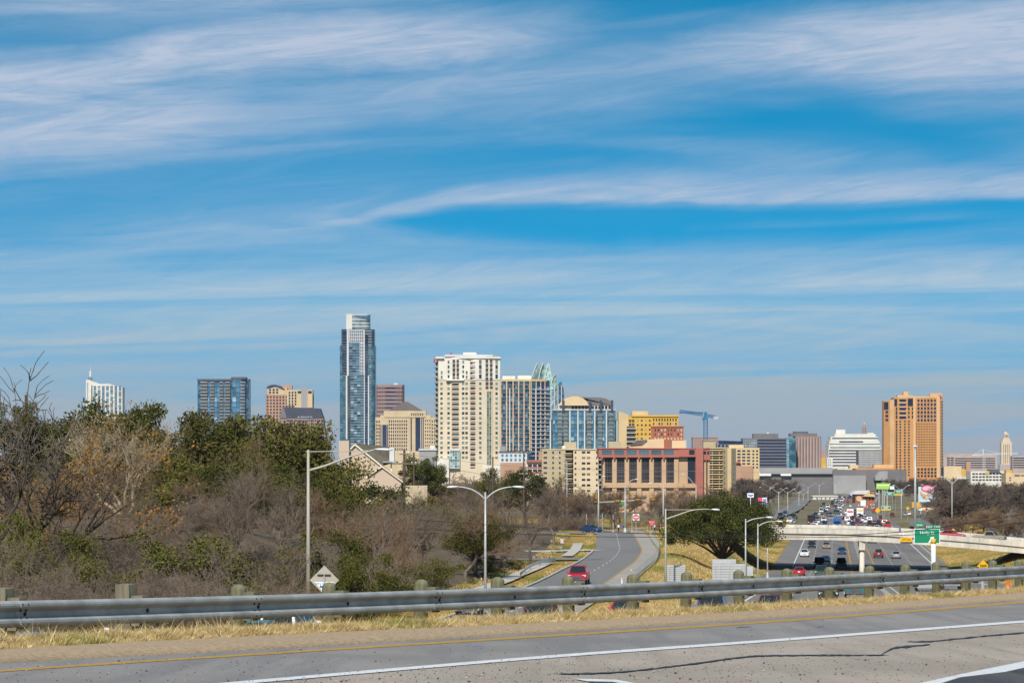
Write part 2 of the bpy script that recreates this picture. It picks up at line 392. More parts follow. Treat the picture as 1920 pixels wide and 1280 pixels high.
# ------------------------------------------------------------------ lie of the land
_NC = 0.000252; _NB = -0.0293-_NC*(26.9+40.9); _NA = -2.03+0.0293*26.9+_NC*26.9*40.9
def rz_near(x, y):                                             # gently sagging surface of the near road
    s_ = 0.43*x+0.9*y; return _NA+_NB*s_+_NC*s_*s_
def near_hit(px, py, lift=0.0):
    k = Vector(((px-960)/F, 1.0, (HZ-py)/F)); g = 0.43*k.x+0.9
    a, b, c = _NC*g*g, _NB*g-k.z, _NA+lift
    d = (-b+math.sqrt(b*b-4*a*c))/(2*a)
    return k*d
def rail_at(px):                                               # top edge of the guard rail
    m = 163-0.05*px+2.7e-6*px*px; yt = 1126-0.01875*px-8.14e-6*px*px
    return np.array([(px-960)/m, F/m, (HZ-yt)/m])
RAIL = np.array([rail_at(p) for p in np.linspace(-420, 2330, 260)])
def hwy_x(Y): return 65.8+0.113*(Y-536)+np.where(Y > 900, 1.1e-5*(np.maximum(Y, 900)-900)**2, 0)
def hwy_z(Y): return np.where(Y > 500, -17.0, np.where(Y > 460, -17.0+0.0258*(500-Y)**2/80.0, -17.0+0.0258*(480-Y)))
_Y = np.concatenate([np.arange(95, 700, 4.0), np.arange(700, 3200, 20.0)])
HWY = np.stack([hwy_x(_Y), _Y, hwy_z(_Y)], 1)
FRONT = catmull([(-60, 20, -5.0), (-34, 60, -5.9), (-17, 100, -7.1), (-6, 140, -8.3), (-2.2, 185, -9.9), (0.8, 230, -10.8), (5.7, 280, -11.0),
                 (9.2, 320, -11.0), (12.2, 355, -11.0), (15.0, 400, -11.0), (16.4, 440, -11.0), (18.2, 497, -11.05), (19.5, 540, -11.1)], 3.0)
FRONT2 = catmull([(19.5, 548, -11.1), (30, 600, -11.8), (56, 720, -13.4), (80, 900, -14.6), (118, 1200, -15.3), (175, 1700, -15.5)], 8.0)
CROSS = catmull([(-70, 528, -9.2), (-30, 526, -10.4), (0, 522, -11.0), (20, 519, -11.1), (34, 511, -10.7)], 3.0)
def bridge_z(t): return max(-12.9, -10.22-1.75*max(0.0, (t-8.0)/34.0)**1.6)
BA, BB = np.array([46.0, 488.0]), np.array([84.2, 468.0])
BL = float(np.linalg.norm(BB-BA)); BU = (BB-BA)/BL; BN = np.array([0.117, 0.993])   # away from the camera, along the highway: the ends are skewed to it
BRIDGE_W = 36.0
CROSS_R = np.array([[*(BA+BU*t+BN*BRIDGE_W/2), bridge_z(t)] for t in np.linspace(59, 240, 40)])
CROSS_R[:, 2] = -13.1+np.linspace(0, 1.5, 40)

HILLS = [(-31,226,-3.4),(-42,236,-2.8),(-24,238,-4.6),(-60,150,-5.5),(-42,200,-7),(-30,240,-8.6),(-22,285,-9.6),(-13,300,-10.6),(-60,250,-4.2),(-85,300,-2.6),(-48,330,-4.4),(-28,360,-6.6),(-6,350,-10.8),(-2,380,-10.8),
 (-32,400,-4.6),(-26,440,-4.4),(-14,470,-6.2),(0,460,-10.4),(3,500,-10.8),(-60,400,-1.8),(-110,400,-0.5),(-130,250,-2.5),(-45,560,-5.5),(0,600,-11),(-90,620,-4),(-200,400,-1),
 (-150,700,-8),(-60,750,-12),(0,800,-14),(28,380,-11.6),(24,340,-11.4),(27,430,-11.0),(31,480,-10.8),(21,300,-11.4),(16,250,-10.8),(11,210,-10.0),(34,530,-11),(30,560,-11.4),
 (-40,60,-6),(-80,90,-5.5),(-15,70,-6.4),(0,90,-7.2),(-60,40,-5)]
for yy in (260, 330, 400, 450, 500, 560, 640, 720):
    c = float(hwy_x(np.array(yy))); z = float(hwy_z(np.array(yy)))
    HILLS += [(c+17, yy, z), (c+32, yy, -13.2 if yy > 430 else -11.6), (c+60, yy, -12.6), (c+110, yy, -12.0), (c-17, yy, z)]
for yy in (820, 950, 1150, 1500, 2000, 2600):
    c = float(hwy_x(np.array(yy)))
    HILLS += [(c+30, yy, -15.8), (c+80, yy, -15), (c+200, yy, -14), (c-35, yy, -15.5), (c-100, yy, -14.5), (c-260, yy, -14)]
HILLS += [(x, y, -13+3*min(1, (y-2500)/3000)) for x in (-2500, -1200, -500, 200, 900, 1800, 2600) for y in (2600, 4000, 6000, 9000)]
HILLS += [(x, y, -6) for x in (-400, -900, 400, 900) for y in (50, 250)] + [(-500, 700, -10), (500, 500, -9), (-700, 1300, -13), (700, 1200, -13), (400, 900, -12)]

def nearest(P, line, chunk=4000):
    d = np.empty(len(P)); ix = np.empty(len(P), int)
    for i in range(0, len(P), chunk):
        q = ((P[i:i+chunk, None, :2]-line[None, :, :2])**2).sum(2); k = q.argmin(1)
        ix[i:i+chunk] = k; d[i:i+chunk] = np.sqrt(q[np.arange(len(k)), k])
    return d, ix
def side_of(P, line, ix):
    j = np.minimum(ix+1, len(line)-1); i0 = np.maximum(j-1, 0); t = line[j]-line[i0]
    return t[:, 0]*(P[:, 1]-line[i0, 1])-t[:, 1]*(P[:, 0]-line[i0, 0])     # positive: left of the line
ROADS = [(HWY, 16.0, 11.0), (FRONT, 6.0, 6.0), (FRONT2, 5.0, 8.0), (CROSS, 5.5, 6.0), (CROSS_R, 13.0, 10.0)]
def ground_z(P):
    P = np.atleast_2d(np.asarray(P, float))[:, :2]
    C = [np.array(HILLS, float)]
    for ln, hw, _ in ROADS: C.append(ln[::6])
    C = np.concatenate(C); z = np.empty(len(P))
    for i in range(0, len(P), 3000):
        q = ((P[i:i+3000, None, :]-C[None, :, :2])**2).sum(2)+4.0
        w = q**-1.8; z[i:i+3000] = (w*C[None, :, 2]).sum(1)/w.sum(1)
    z += 0.25*np.sin(P[:, 0]*0.21+1)*np.sin(P[:, 1]*0.17)
    for ln, hw, soft in ROADS:
        d, ix = nearest(P, ln); t = np.clip((d-hw)/soft, 0, 1); t = t*t*(3-2*t)
        end = (ix == 0) | (ix == len(ln)-1)
        z = np.where(end & (d > 2.0), z, (ln[ix, 2]-0.12)*(1-t)+z*t)
    # bank of the near road
    d, ix = nearest(P, RAIL); s = side_of(P, RAIL, ix); far = s > 0
    top = RAIL[ix, 2]-0.62
    bank = top-0.5-np.maximum(0, d-2.5)*0.21
    z = np.where(far, np.where(d < 60, np.maximum(z, bank), z), np.minimum(rz_near(P[:, 0], P[:, 1]), top)-0.6)
    return z
def gz(x, y): return float(ground_z([(x, y)])[0])

def axis(lo, a, step, b, hi, n=26):
    mid = list(np.arange(a, b+0.1, step))
    l = [a-(a-lo)*((k/n)**2.4) for k in range(n, 0, -1)]; r = [b+(hi-b)*((k/n)**2.4) for k in range(1, n+1)]
    return np.array(l+mid+r)
gx = axis(-5200, -110, 2.5, 150, 5200); gy = axis(-600, 24, 2.5, 720, 12000, 34)
GX, GY = np.meshgrid(gx, gy); PG = np.stack([GX.ravel(), GY.ravel()], 1)
ZG = ground_z(PG)
nx, ny = len(gx), len(gy)
me = bpy.data.meshes.new('ground')
idx = np.arange(nx*ny).reshape(ny, nx)
quads = np.stack([idx[:-1, :-1], idx[:-1, 1:], idx[1:, 1:], idx[1:, :-1]], -1).reshape(-1, 4)
me.from_pydata(np.column_stack([PG, ZG]).tolist(), [], quads.tolist())
for k in ('grass', 'litter', 'scrub'): me.materials.append(M[k])
cx = PG[quads].mean(1)
dF, iF = nearest(cx, FRONT); sF = side_of(cx, FRONT, iF)
dR, iR = nearest(cx, RAIL)
mi = np.zeros(len(quads), int)
mi[(sF > 0) & (dF > 9) & (cx[:, 1] > 60) & (cx[:, 1] < 720) & (dR > 25)] = 1
mi[cx[:, 1] > 900] = 2
mi[(np.abs(cx[:, 0]) > 250)] = 2
me.polygons.foreach_set('material_index', mi.astype(np.int32)); me.polygons.foreach_set('use_smooth', [True]*len(quads))
me.update()
tag(link('ground', me), kind='structure')

# ------------------------------------------------------------------ roads
def struct(o): o['kind'] = 'structure'; return o
S = struct(ribbon(HWY, -16, 15.5, 0.0, M['highway']).build('highway'))
def dashes(line, off, w, on, gap, mb, m, dz, s0=0, s1=None):
    s1 = s1 or line_len(line); s = s0
    while s+on < s1:
        ribbon(sub_line(line, s, s+on), off-w/2, off+w/2, dz, m, mb); s += on+gap
mb = MB()
ribbon(HWY, -12.6, -12.4, 0.012, M['white'], mb); ribbon(HWY, 12.9, 13.1, 0.012, M['white'], mb)
for off in (-9.0, -5.5, 5.6, 9.2): dashes(HWY, off, 0.16, 3.0, 9.0, mb, M['white'], 0.012, 0, 1200)
mb.build('white_markings', S)
mb = MB(); ribbon(HWY, -2.15, -1.9, 0.012, M['yellow'], mb); ribbon(HWY, 2.05, 2.3, 0.012, M['yellow'], mb); mb.build('yellow_markings', S)
S = struct(ribbon(FRONT, -3.4, 3.3, 0.0, M['asphalt']).build('frontage_road'))
ribbon(FRONT, 3.3, 5.4, 0.004, M['shoulder']).build('shoulder', S)
mb = MB(); ribbon(FRONT, 3.12, 3.27, 0.012, M['yellow'], mb); mb.build('yellow_marking', S)
mb = MB(); dashes(FRONT, 0.1, 0.13, 3.0, 5.5, mb, M['white'], 0.012, 150); mb.build('lane_dashes', S)
mb = MB()
L2 = sub_line(FRONT, 120, 395)
for o0, o1, z0, z1 in ((-3.75, -3.4, 0.0, 0.0),):
    ribbon(L2, -3.7, -3.45, 0.13, M['concrete'], mb); ribbon(L2, -3.47, -3.45, 0.0, M['concrete'], mb)
    T = np.gradient(L2[:, :2], axis=0); T /= np.linalg.norm(T, axis=1)[:, None]; nn = np.stack([T[:, 1], -T[:, 0]], 1)
    vs = []
    for p, q in zip(L2, nn): vs += [(p[0]-q[0]*3.45, p[1]-q[1]*3.45, p[2]-0.05), (p[0]-q[0]*3.45, p[1]-q[1]*3.45, p[2]+0.13)]
    mb.add(vs, [(2*i, 2*i+1, 2*i+3, 2*i+2) for i in range(len(L2)-1)], M['concrete'])
mb.build('kerb', S)
struct(ribbon(FRONT2, -4.0, 4.0, 0.0, M['asphalt']).build('far_frontage_road'))
struct(ribbon(CROSS, -5, 5, 0.008, M['asphalt']).build('cross_street'))
struct(ribbon(CROSS_R, -12, 12, 0.0, M['asphalt']).build('cross_street_approach'))
# pavement along the left of the frontage road, with a driveway
def drape(line2, w, dz, m, name, kids=None):
    ln = catmull([(x, y, 0) for x, y in line2], 2.0); ln[:, 2] = ground_z(ln[:, :2]); 
    k = np.ones(5)/5; ln[2:-2, 2] = np.convolve(ln[:, 2], k, 'valid') if len(ln) > 6 else ln[2:-2, 2]
    return struct(ribbon(ln, -w/2, w/2, dz, m).build(name))
FZ = lambda Y: float(np.interp(Y, FRONT[:, 1], FRONT[:, 0]))
drape([(FZ(y)-7.2, y) for y in (235, 262, 290, 316, 345)], 1.7, 0.18, M['concrete'], 'pavement')
drape([(FZ(y)-6.2, y) for y in (372, 395, 420, 440)], 1.5, 0.2, M['concrete'], 'pavement')
drape([(FZ(352)-14, 356), (FZ(356)-9, 358), (FZ(360)-6, 360), (FZ(362)-3.0, 362)], 7, 0.16, M['asphalt'], 'side_street')
drape([(FZ(398)-13, 399), (FZ(400)-8, 400), (FZ(402)-3.2, 402)], 6.5, 0.17, M['concrete'], 'driveway')
# exit ramp and streets right of the highway beyond the overpass
EXR = catmull([(100, 720, -16.6), (118, 800, -16.0), (128, 880, -15.6), (150, 990, -15.2), (176, 1060, -15.0)], 6.0); EXR[:, 2] = np.maximum(EXR[:, 2], ground_z(EXR[:, :2])+0.15)
struct(ribbon(EXR, -5, 5, 0.05, M['asphalt']).build('exit_ramp'))
FRR = catmull([(108, 560, -10.5), (122, 700, -12.0), (150, 850, -14.6), (176, 1000, -15.0), (205, 1250, -15.2), (260, 1700, -15.4)], 8.0); FRR[:, 2] = ground_z(FRR[:, :2])+0.25
struct(ribbon(FRR, -5, 5, 0.05, M['asphalt']).build('right_frontage_road'))
# ------------------------------------------------------------------ near road, kerb, verge, guard rail
def edge(pts, step=24.0, lift=0.0):
    L_ = catmull([(a, b, 0) for a, b in pts], step); return [near_hit(a, b, lift)+Vector((0, 0, 0)) for a, b, _ in L_]
def edge_fn(pts):
    L_ = catmull([(a, b, 0) for a, b in pts], 20.0); return lambda x: float(np.interp(x, L_[:, 0], L_[:, 1]))
E_grass = edge_fn([(-420, 1263), (0, 1231), (480, 1203), (1000, 1177), (1440, 1151), (1920, 1116), (2330, 1083)])
E_kerb = edge_fn([(-420, 1276), (0, 1243), (480, 1218), (1000, 1187), (1440, 1159), (1920, 1123), (2330, 1089)])
E_yel = edge_fn([(-420, 1292), (0, 1257), (480, 1225.5), (1000, 1193), (1440, 1165), (1920, 1128), (2330, 1093)])
E_whi = edge_fn([(-420, 1360), (0, 1318), (420, 1281), (1000, 1232), (1440, 1200), (1920, 1164), (2330, 1131)])
NPX = np.linspace(-400, 2310, 120)
def strip_px(fa, fb, lift, m, mb=None, pxs=NPX):
    mb = mb or MB(); vs = []; n = 9
    for p in pxs:
        a, b = near_hit(p, fa(p), lift), near_hit(p, fb(p), lift)
        for k in range(n):
            q = a.lerp(b, k/(n-1)); q.z = rz_near(q.x, q.y)+lift; vs.append(q)
    return mb.add(vs, [(n*i+k, n*i+k+1, n*i+n+k+1, n*i+n+k) for i in range(len(pxs)-1) for k in range(n-1)], m)
vs = []
for p in NPX:
    a = near_hit(p, E_kerb(p)); vs += [a, Vector((a.x*0.35+30, 2.0, rz_near(a.x*0.35+30, 2.0)))]
_v = []; _n = 14
for i in range(0, len(vs), 2):
    for k in range(_n):
        q = vs[i].lerp(vs[i+1], (k/(_n-1))**1.5); q.z = rz_near(q.x, q.y); _v.append(q)
NEAR = struct(MB().add(_v, [(i*_n+k, i*_n+k+1, (i+1)*_n+k+1, (i+1)*_n+k) for i in range(len(NPX)-1) for k in range(_n-1)], M['asphalt_near']).build('near_road', smooth=True))
strip_px(E_kerb, E_whi, 0.004, M['asphalt_lane']).build('lane_surface', NEAR)
strip_px(lambda x: E_yel(x)-1.7, lambda x: E_yel(x)+1.7, 0.008, M['yellow']).build('yellow_edge_line', NEAR)
strip_px(lambda x: E_whi(x)-2.6+0.0004*x, lambda x: E_whi(x)+3.4-0.0006*x, 0.008, M['white']).build('white_lane_line', NEAR)
def patch(poly, lift, m, name):
    MB().add([near_hit(a, b, lift) for a, b in poly], [tuple(range(len(poly)))], m).build(name, NEAR)
patch([(1680, 1290), (2000, 1231), (2300, 1180), (2300, 1420), (1660, 1420)], 0.005, M['asphalt_dark'], 'dark_shadow_patch')  # dark asphalt; its noise streaks stand in for tree-branch shadows, painted as colour
patch([(1668, 1292), (1800, 1263), (2050, 1212), (2050, 1222), (1800, 1277), (1735, 1292)], 0.010, M['white'], 'gore_stripe')
patch([(1075, 1271), (1155, 1273), (1210, 1283), (1190, 1284), (1148, 1277), (1100, 1276)], 0.010, M['white'], 'worn_arrow')
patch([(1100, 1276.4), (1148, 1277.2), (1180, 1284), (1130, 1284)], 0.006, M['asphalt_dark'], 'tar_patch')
def crack(pts, w):
    r = random.Random(int(pts[0][0])); P = catmull([(a, b, 0) for a, b in pts], 7.0); vs = []
    for i, (a, b, _) in enumerate(P):
        k = w*(0.5+r.random())*min(1, 0.25+i/6, 0.25+(len(P)-1-i)/6); b += r.uniform(-0.4, 0.4)
        vs += [near_hit(a, b-k, 0.009), near_hit(a, b+k, 0.009)]
    MB().add(vs, [(2*i, 2*i+1, 2*i+3, 2*i+2) for i in range(len(P)-1)], M['tar']).build('sealed_crack', NEAR)
crack([(1040, 1262), (1110, 1261), (1180, 1257), (1300, 1243), (1390, 1231), (1440, 1228), (1560, 1227), (1668, 1227)], 1.0)
crack([(1652, 1226), (1664, 1219), (1676, 1214), (1700, 1211), (1744, 1207)], 2.0)
crack([(1700, 1202), (1745, 1201), (1800, 1196), (1860, 1190), (1920, 1185), (2100, 1168)], 1.0)
crack([(1380, 1176), (1395, 1174.5), (1410, 1174)], 0.7)
crack([(1532, 1175), (1546, 1174)], 0.7)
# kerb: a low sandy concrete lip
mb = MB(); vs = []
for p in NPX:
    a = near_hit(p, E_kerb(p)); b = near_hit(p, E_grass(p)*0.25+E_kerb(p)*0.75); c = near_hit(p, E_grass(p)-1)
    vs += [a+Vector((0, 0, -0.02)), a+Vector((0, 0, 0.015)), b+Vector((0, 0, 0.07)), c+Vector((0, 0, 0.085))]
mb.add(vs, [(4*i+k, 4*i+k+1, 4*i+k+5, 4*i+k+4) for i in range(len(NPX)-1) for k in range(3)], M['dirt'])
struct(mb.build('kerb', smooth=True))
# verge soil
TR = np.gradient(RAIL[:, :2], axis=0); TR /= np.linalg.norm(TR, axis=1)[:, None]; NR = np.stack([TR[:, 1], -TR[:, 0]], 1)
_s = np.concatenate([[0], np.cumsum(np.linalg.norm(np.diff(RAIL[:, :2], axis=0), axis=1))])
_px = np.linspace(-420, 2330, 260)
def rail_pt(px, off=0.0, dz=0.0):
    q = [float(np.interp(px, _px, RAIL[:, k])) for k in range(3)]; n = [float(np.interp(px, _px, NR[:, k])) for k in range(2)]
    return Vector((q[0]+n[0]*off, q[1]+n[1]*off, q[2]+dz))
mb = MB(); vs = []
def verge_row(p):
    c = near_hit(p, E_grass(p)); r0 = rail_pt(p, 0, 0); r0.z = rz_near(r0.x, r0.y)+0.05; z_ = r0.z-rail_pt(p, 0, 0).z
    return [c+Vector((0, 0, 0.075)), c.lerp(r0, 0.45)+Vector((0, 0, 0.05)), r0, rail_pt(p, -0.7, z_-0.08), rail_pt(p, -1.5, z_-0.34), rail_pt(p, -3.2, z_-0.82)]
for p in NPX: vs += verge_row(p)
mb.add(vs, [(6*i+k, 6*i+k+1, 6*i+k+7, 6*i+k+6) for i in range(len(NPX)-1) for k in range(5)], M['grass'])
struct(mb.build('verge_soil', smooth=True))

M['blade_dry'] = mat('dry_grass_blade', (0.62, 0.43, 0.14), 0.9, var=0.4, scale=5, col2=(0.70, 0.52, 0.22), detail=3)
M['blade_pale'] = mat('bleached_grass_blade', (0.74, 0.60, 0.33), 0.9, var=0.3, scale=5)
M['blade_brown'] = mat('dead_grass_blade', (0.36, 0.235, 0.10), 0.9, var=0.4, scale=5)
M['blade_green'] = mat('green_grass_blade', (0.20, 0.215, 0.035), 0.85, var=0.35, scale=5)
def grass(n, seed):
    r = np.random.default_rng(seed)
    px = r.uniform(-60, 1980, n); t = r.beta(1.1, 1.25, n)      # 0 at the kerb, 1 behind the rail
    rows = np.array([[tuple(v) for v in verge_row(p)] for p in np.linspace(-60, 1980, 200)])
    fi = (px+60)/2040*199; i0 = fi.astype(int).clip(0, 198); w = (fi-i0)[:, None]
    u = t*3.6; k = u.astype(int).clip(0, 4); v = (u-k)[:, None]
    A = rows[i0, k]*(1-w)+rows[i0+1, k]*w; B = rows[i0, k+1]*(1-w)+rows[i0+1, k+1]*w
    P = A*(1-v)+B*v
    cl = np.sin(P[:, 0]*7+P[:, 1]*5.1)+np.sin(P[:, 0]*2.3-P[:, 1]*3.7)+np.sin(P[:, 1]*11+P[:, 0]*13)*0.6
    h = (0.06+0.07*r.random(n))*(1+0.26*cl)+0.15*(r.random(n) > 0.985); h *= np.where(t < 0.10, 0.6, np.where(t > 0.5, 0.75, 1.0)); h = np.maximum(h, 0.025)
    a = r.uniform(0, 2*np.pi, n); lean = r.uniform(0.2, 1.9, n)*h; wd_ = r.uniform(0.003, 0.007, n)
    dx, dy = np.cos(a), np.sin(a); b = r.uniform(0, 2*np.pi, n); sx_, sy_ = np.cos(b)*wd_, np.sin(b)*wd_
    V0 = P+np.stack([-sx_, -sy_, np.full(n, -0.02)], 1); V1 = P+np.stack([sx_, sy_, np.full(n, -0.02)], 1)
    V2 = P+np.stack([dx*lean, dy*lean, h*0.95], 1)
    V = np.stack([V0, V1, V2], 1).reshape(-1, 3); Fc = np.arange(3*n, dtype=np.int32)
    me = bpy.data.meshes.new('verge_grass'); me.vertices.add(3*n); me.vertices.foreach_set('co', V.ravel()); me.loops.add(3*n); me.loops.foreach_set('vertex_index', Fc)
    me.polygons.add(n); me.polygons.foreach_set('loop_start', Fc[::3])
    for m in ('blade_dry', 'blade_brown', 'blade_green', 'blade_pale'): me.materials.append(M[m])
    g = np.sin(P[:, 0]*1.1+0.4)*np.sin(P[:, 1]*0.9+P[:, 0]*0.5)+r.normal(0, 0.35, n)
    mi = np.where(g > 0.92, 2, np.where(r.random(n) < 0.22, 1, np.where(r.random(n) < 0.3, 3, 0))).astype(np.int32)
    me.polygons.foreach_set('material_index', mi); me.update(calc_edges=True); me.validate()
    o = link('verge_grass', me); tag(o, 'dry yellow grass growing along the kerb under the guardrail', 'grass', kind='stuff')
grass(260000, 3)

# guard rail
POSTS = [-255, 5, 237, 447, 617, 790, 933, 1065, 1187, 1287, 1385, 1475, 1555, 1630, 1697, 1755, 1811, 1861, 1910, 1957]
def _solve(px):
    p = px
    for _ in range(6):
        q = rail_pt(p, -0.30); p += px-(960+F*q.x/q.y)
    return p
POSTS = [_solve(p) for p in POSTS]
g0 = rail_pt(960, 0, -0.7)
GR = thing('guardrail', 'long galvanised steel guardrail on timber posts beside the near road', 'guardrail', g0)
PROF = [(0.020, 0.312), (0.052, 0.303), (0.078, 0.282), (0.083, 0.258), (0.080, 0.238), (0.066, 0.228), (0.006, 0.188), (0.0, 0.172), (0.0, 0.140), (0.006, 0.124),
        (0.066, 0.096), (0.080, 0.082), (0.083, 0.056), (0.078, 0.032), (0.052, 0.010), (0.020, 0.0)]
def panel(pa, pb, proud):
    n = max(5, int((pb-pa)/24)); mb = MB(); vs = []; K = len(PROF)
    ring = PROF+[(o-0.005, z) for o, z in PROF[::-1]]; K = len(ring)
    for p in np.linspace(pa, pb, n):
        for o, z in ring: vs.append(rail_pt(p, o+proud, z-0.312)-g0)
    fs = [(i*K+k, (i+1)*K+k, (i+1)*K+(k+1) % K, i*K+(k+1) % K) for i in range(n-1) for k in range(K)]
    fs += [tuple(range(K)), tuple(range((n-1)*K, n*K))[::-1]]
    mb.add(vs, fs, M['galv']); return mb.build('rail_panel', GR, smooth=False)
ends = [POSTS[i] for i in range(1, len(POSTS), 2)]; ends = [-400]+ends+[2300]
for i in range(len(ends)-1):
    a, b = ends[i], ends[i+1]; m_ = (rail_at(a)[1])
    pn = panel(a-(18 if i else 0), b+ (14 if b < 2200 else 0), 0.006 if i % 2 else 0.0)
    mb = MB()
    for dpx in (-14, -4):
        for dz in (-0.045, -0.115, -0.20, -0.27):
            mb.lathe([(0.014, 0), (0.014, 0.012), (0.006, 0.02)], (0, 0, 0), M['bolt'], 8)
            q = rail_pt(a+dpx*(F/rail_at(a)[1])/150, 0.075 if dz in (-0.045, -0.27) else 0.05, dz)-g0
            for j in range(len(mb.v)-24, len(mb.v)):
                x, y, z = mb.v[j]; n2 = Vector((float(np.interp(a, _px, NR[:, 0])), float(np.interp(a, _px, NR[:, 1])), 0))
                s2 = Vector((-n2.y, n2.x, 0)); w = q+s2*x+Vector((0, 0, 1))*y+n2*z; mb.v[j] = tuple(w)
    if i: tag(mb.build('splice_bolts', pn), kind='stuff')
def bent(i): return 0
for i, p in enumerate(POSTS):
    c = rail_pt(p, -0.30, 0)-g0; n2 = Vector((float(np.interp(p, _px, NR[:, 0])), float(np.interp(p, _px, NR[:, 1])), 0)); ang = math.atan2(n2.y, n2.x)
    r_ = random.Random(i); hgt = 0.15+r_.uniform(-0.015, 0.02)
    if i <= 2:
        po = MB().box((0, 0, (hgt-1.3)/2), (0.20, 0.20, hgt+1.3), M['post_grey'], ang).build('post', GR, loc=c)
    else:
        R = 0.105+r_.uniform(-0.006, 0.008)
        pr = [(R*1.02, -1.3), (R, -0.2)]+[(R*math.cos(a), hgt-R*0.75+R*0.75*math.sin(a)) for a in np.linspace(0, 1.45, 7)]
        po = MB().lathe(pr, (0, 0, 0), M['post_wood'], 16).build('post', GR, smooth=True, loc=c)
    po.rotation_euler = (r_.uniform(-0.03, 0.03), r_.uniform(-0.03, 0.03), 0)
    bw = MB(); bh = 0.035+r_.uniform(-0.01, 0.012)
    bw.box((0, 0, bh-0.19), (0.17, 0.155, 0.38), M['post_grey'] if i <= 2 else M['post_wood'], ang)
    bw.build('block', GR, loc=rail_pt(p, -0.10, 0)-g0)
    bo = MB().lathe([(0.028, 0), (0.028, 0.008), (0.015, 0.02), (0.0, 0.022)], (0, 0, 0), M['bolt'], 10).build('bolt', GR, loc=rail_pt(p, 0.004, -0.157)-g0)
    bo.rotation_euler = Vector((n2.x, n2.y, 0)).to_track_quat('Z', 'Y').to_euler()

# loose stones on the near road
def stones(n):
    r = np.random.default_rng(12); vs, fs = [], []
    O8 = np.array([(1, 0, 0), (-1, 0, 0), (0, 1, 0), (0, -1, 0), (0, 0, 0.8), (0, 0, -0.5)]); FA = [(0, 2, 4), (2, 1, 4), (1, 3, 4), (3, 0, 4), (2, 0, 5), (1, 2, 5), (3, 1, 5), (0, 3, 5)]
    mi = []
    while len(mi) < n*8:
        px = r.uniform(-20, 1940); a = E_kerb(px); b_ = 1282.0; t = r.random(); y = a+(b_-a)*t
        if y < E_whi(px) and r.random() < 0.8: continue
        p = near_hit(px, y); k = len(vs); q = r.uniform(0.004, 0.011)*(1.9 if r.random() < 0.05 else 1); an = r.uniform(0, 6.28)
        for o in O8*(r.uniform(0.6, 1.3, (6, 3))): vs.append((p.x+q*(o[0]*math.cos(an)-o[1]*math.sin(an)), p.y+q*(o[0]*math.sin(an)+o[1]*math.cos(an)), p.z+q*o[2]*0.8+q*0.2+0.006))
        fs += [tuple(k+i for i in f) for f in FA]; mi += [0 if r.random() < 0.62 else 1]*8
    me = bpy.data.meshes.new('gravel'); me.from_pydata(vs, [], fs); me.materials.append(M['stone_dark']); me.materials.append(M['stone_pale']); me.polygons.foreach_set('material_index', mi); me.update()
    tag(link('gravel', me), 'loose stones and grit scattered over the near road', 'gravel', kind='stuff')
M['stone_dark'] = mat('dark_grit', (0.07, 0.055, 0.045), 0.9); M['stone_pale'] = mat('pale_grit', (0.42, 0.34, 0.25), 0.9)
stones(2600)
p = near_hit(112, 1222.5); o = MB().box((0, 0, 0.03), (0.16, 0.09, 0.012), M['sign_red'], 0.5, 0.2).build('litter_scrap', loc=p+Vector((0, 0, 0.06))); tag(o, 'small red scrap of litter on the kerb at the left', 'litter')

# tufts on the banks beyond the rail
def tufts(n, seed):
    r = np.random.default_rng(seed); P = []
    Y = 190+450*r.random(n*3)**0.9; hx = hwy_x(Y); fx = np.interp(Y, FRONT[:, 1], FRONT[:, 0])
    side = r.random(n*3); X = np.where(side < 0.62, fx+6.3+(hx-16.6-fx-6.3)*r.random(n*3), np.where(side < 0.86, hx+16.2+22*r.random(n*3), fx-3.9-6.5*r.random(n*3)))
    ok = ~((X > hx-16.4) & (X < hx+15.8)) & ~((X > fx-3.8) & (X < fx+6.0)); dC, _ = nearest(np.stack([X, Y], 1), CROSS); ok &= dC > 7
    fo = fx-X; ok &= ~((side >= 0.86) & (((fo > 5.2) & (fo < 8.4)) | ((Y > 352) & (Y < 366)) | ((Y > 394) & (Y < 408))))
    X, Y = X[ok][:n], Y[ok][:n]; n = len(X); Z = ground_z(np.stack([X, Y], 1)); k = 5
    B = np.repeat(np.stack([X, Y, Z], 1), k, 0)+np.concatenate([r.normal(0, 0.12, (n*k, 2)), np.zeros((n*k, 1))], 1)
    h = r.uniform(0.10, 0.30, n*k); a = r.uniform(0, 6.28, n*k); w = r.uniform(0.02, 0.05, n*k); ln = r.uniform(0.1, 0.8, n*k)*h; b = r.uniform(0, 6.28, n*k)
    S_ = np.stack([np.cos(a)*w, np.sin(a)*w, 0*w], 1); T_ = np.stack([np.cos(b)*ln, np.sin(b)*ln, h], 1)
    V = np.stack([B-S_, B+S_, B+T_], 1).reshape(-1, 3); m = n*k; Fc = np.arange(3*m, dtype=np.int32)
    me = bpy.data.meshes.new('bank_grass'); me.vertices.add(3*m); me.vertices.foreach_set('co', V.ravel()); me.loops.add(3*m); me.loops.foreach_set('vertex_index', Fc); me.polygons.add(m); me.polygons.foreach_set('loop_start', Fc[::3])
    for q in ('blade_dry', 'blade_brown', 'blade_green', 'blade_pale'): me.materials.append(M[q])
    g = np.sin(B[:, 0]*0.35+1.2)*np.sin(B[:, 1]*0.11+B[:, 0]*0.2)+r.normal(0, 0.3, m); mi = np.where(g > 0.22, 2, np.where(r.random(m) < 0.45, 1, np.where(r.random(m) < 0.16, 3, 0))).astype(np.int32)
    me.polygons.foreach_set('material_index', mi); me.update(calc_edges=True); me.validate()
    tag(link('bank_grass', me), 'tufted winter grass on the banks beyond the guardrail', 'grass', kind='stuff')
tufts(52000, 8)
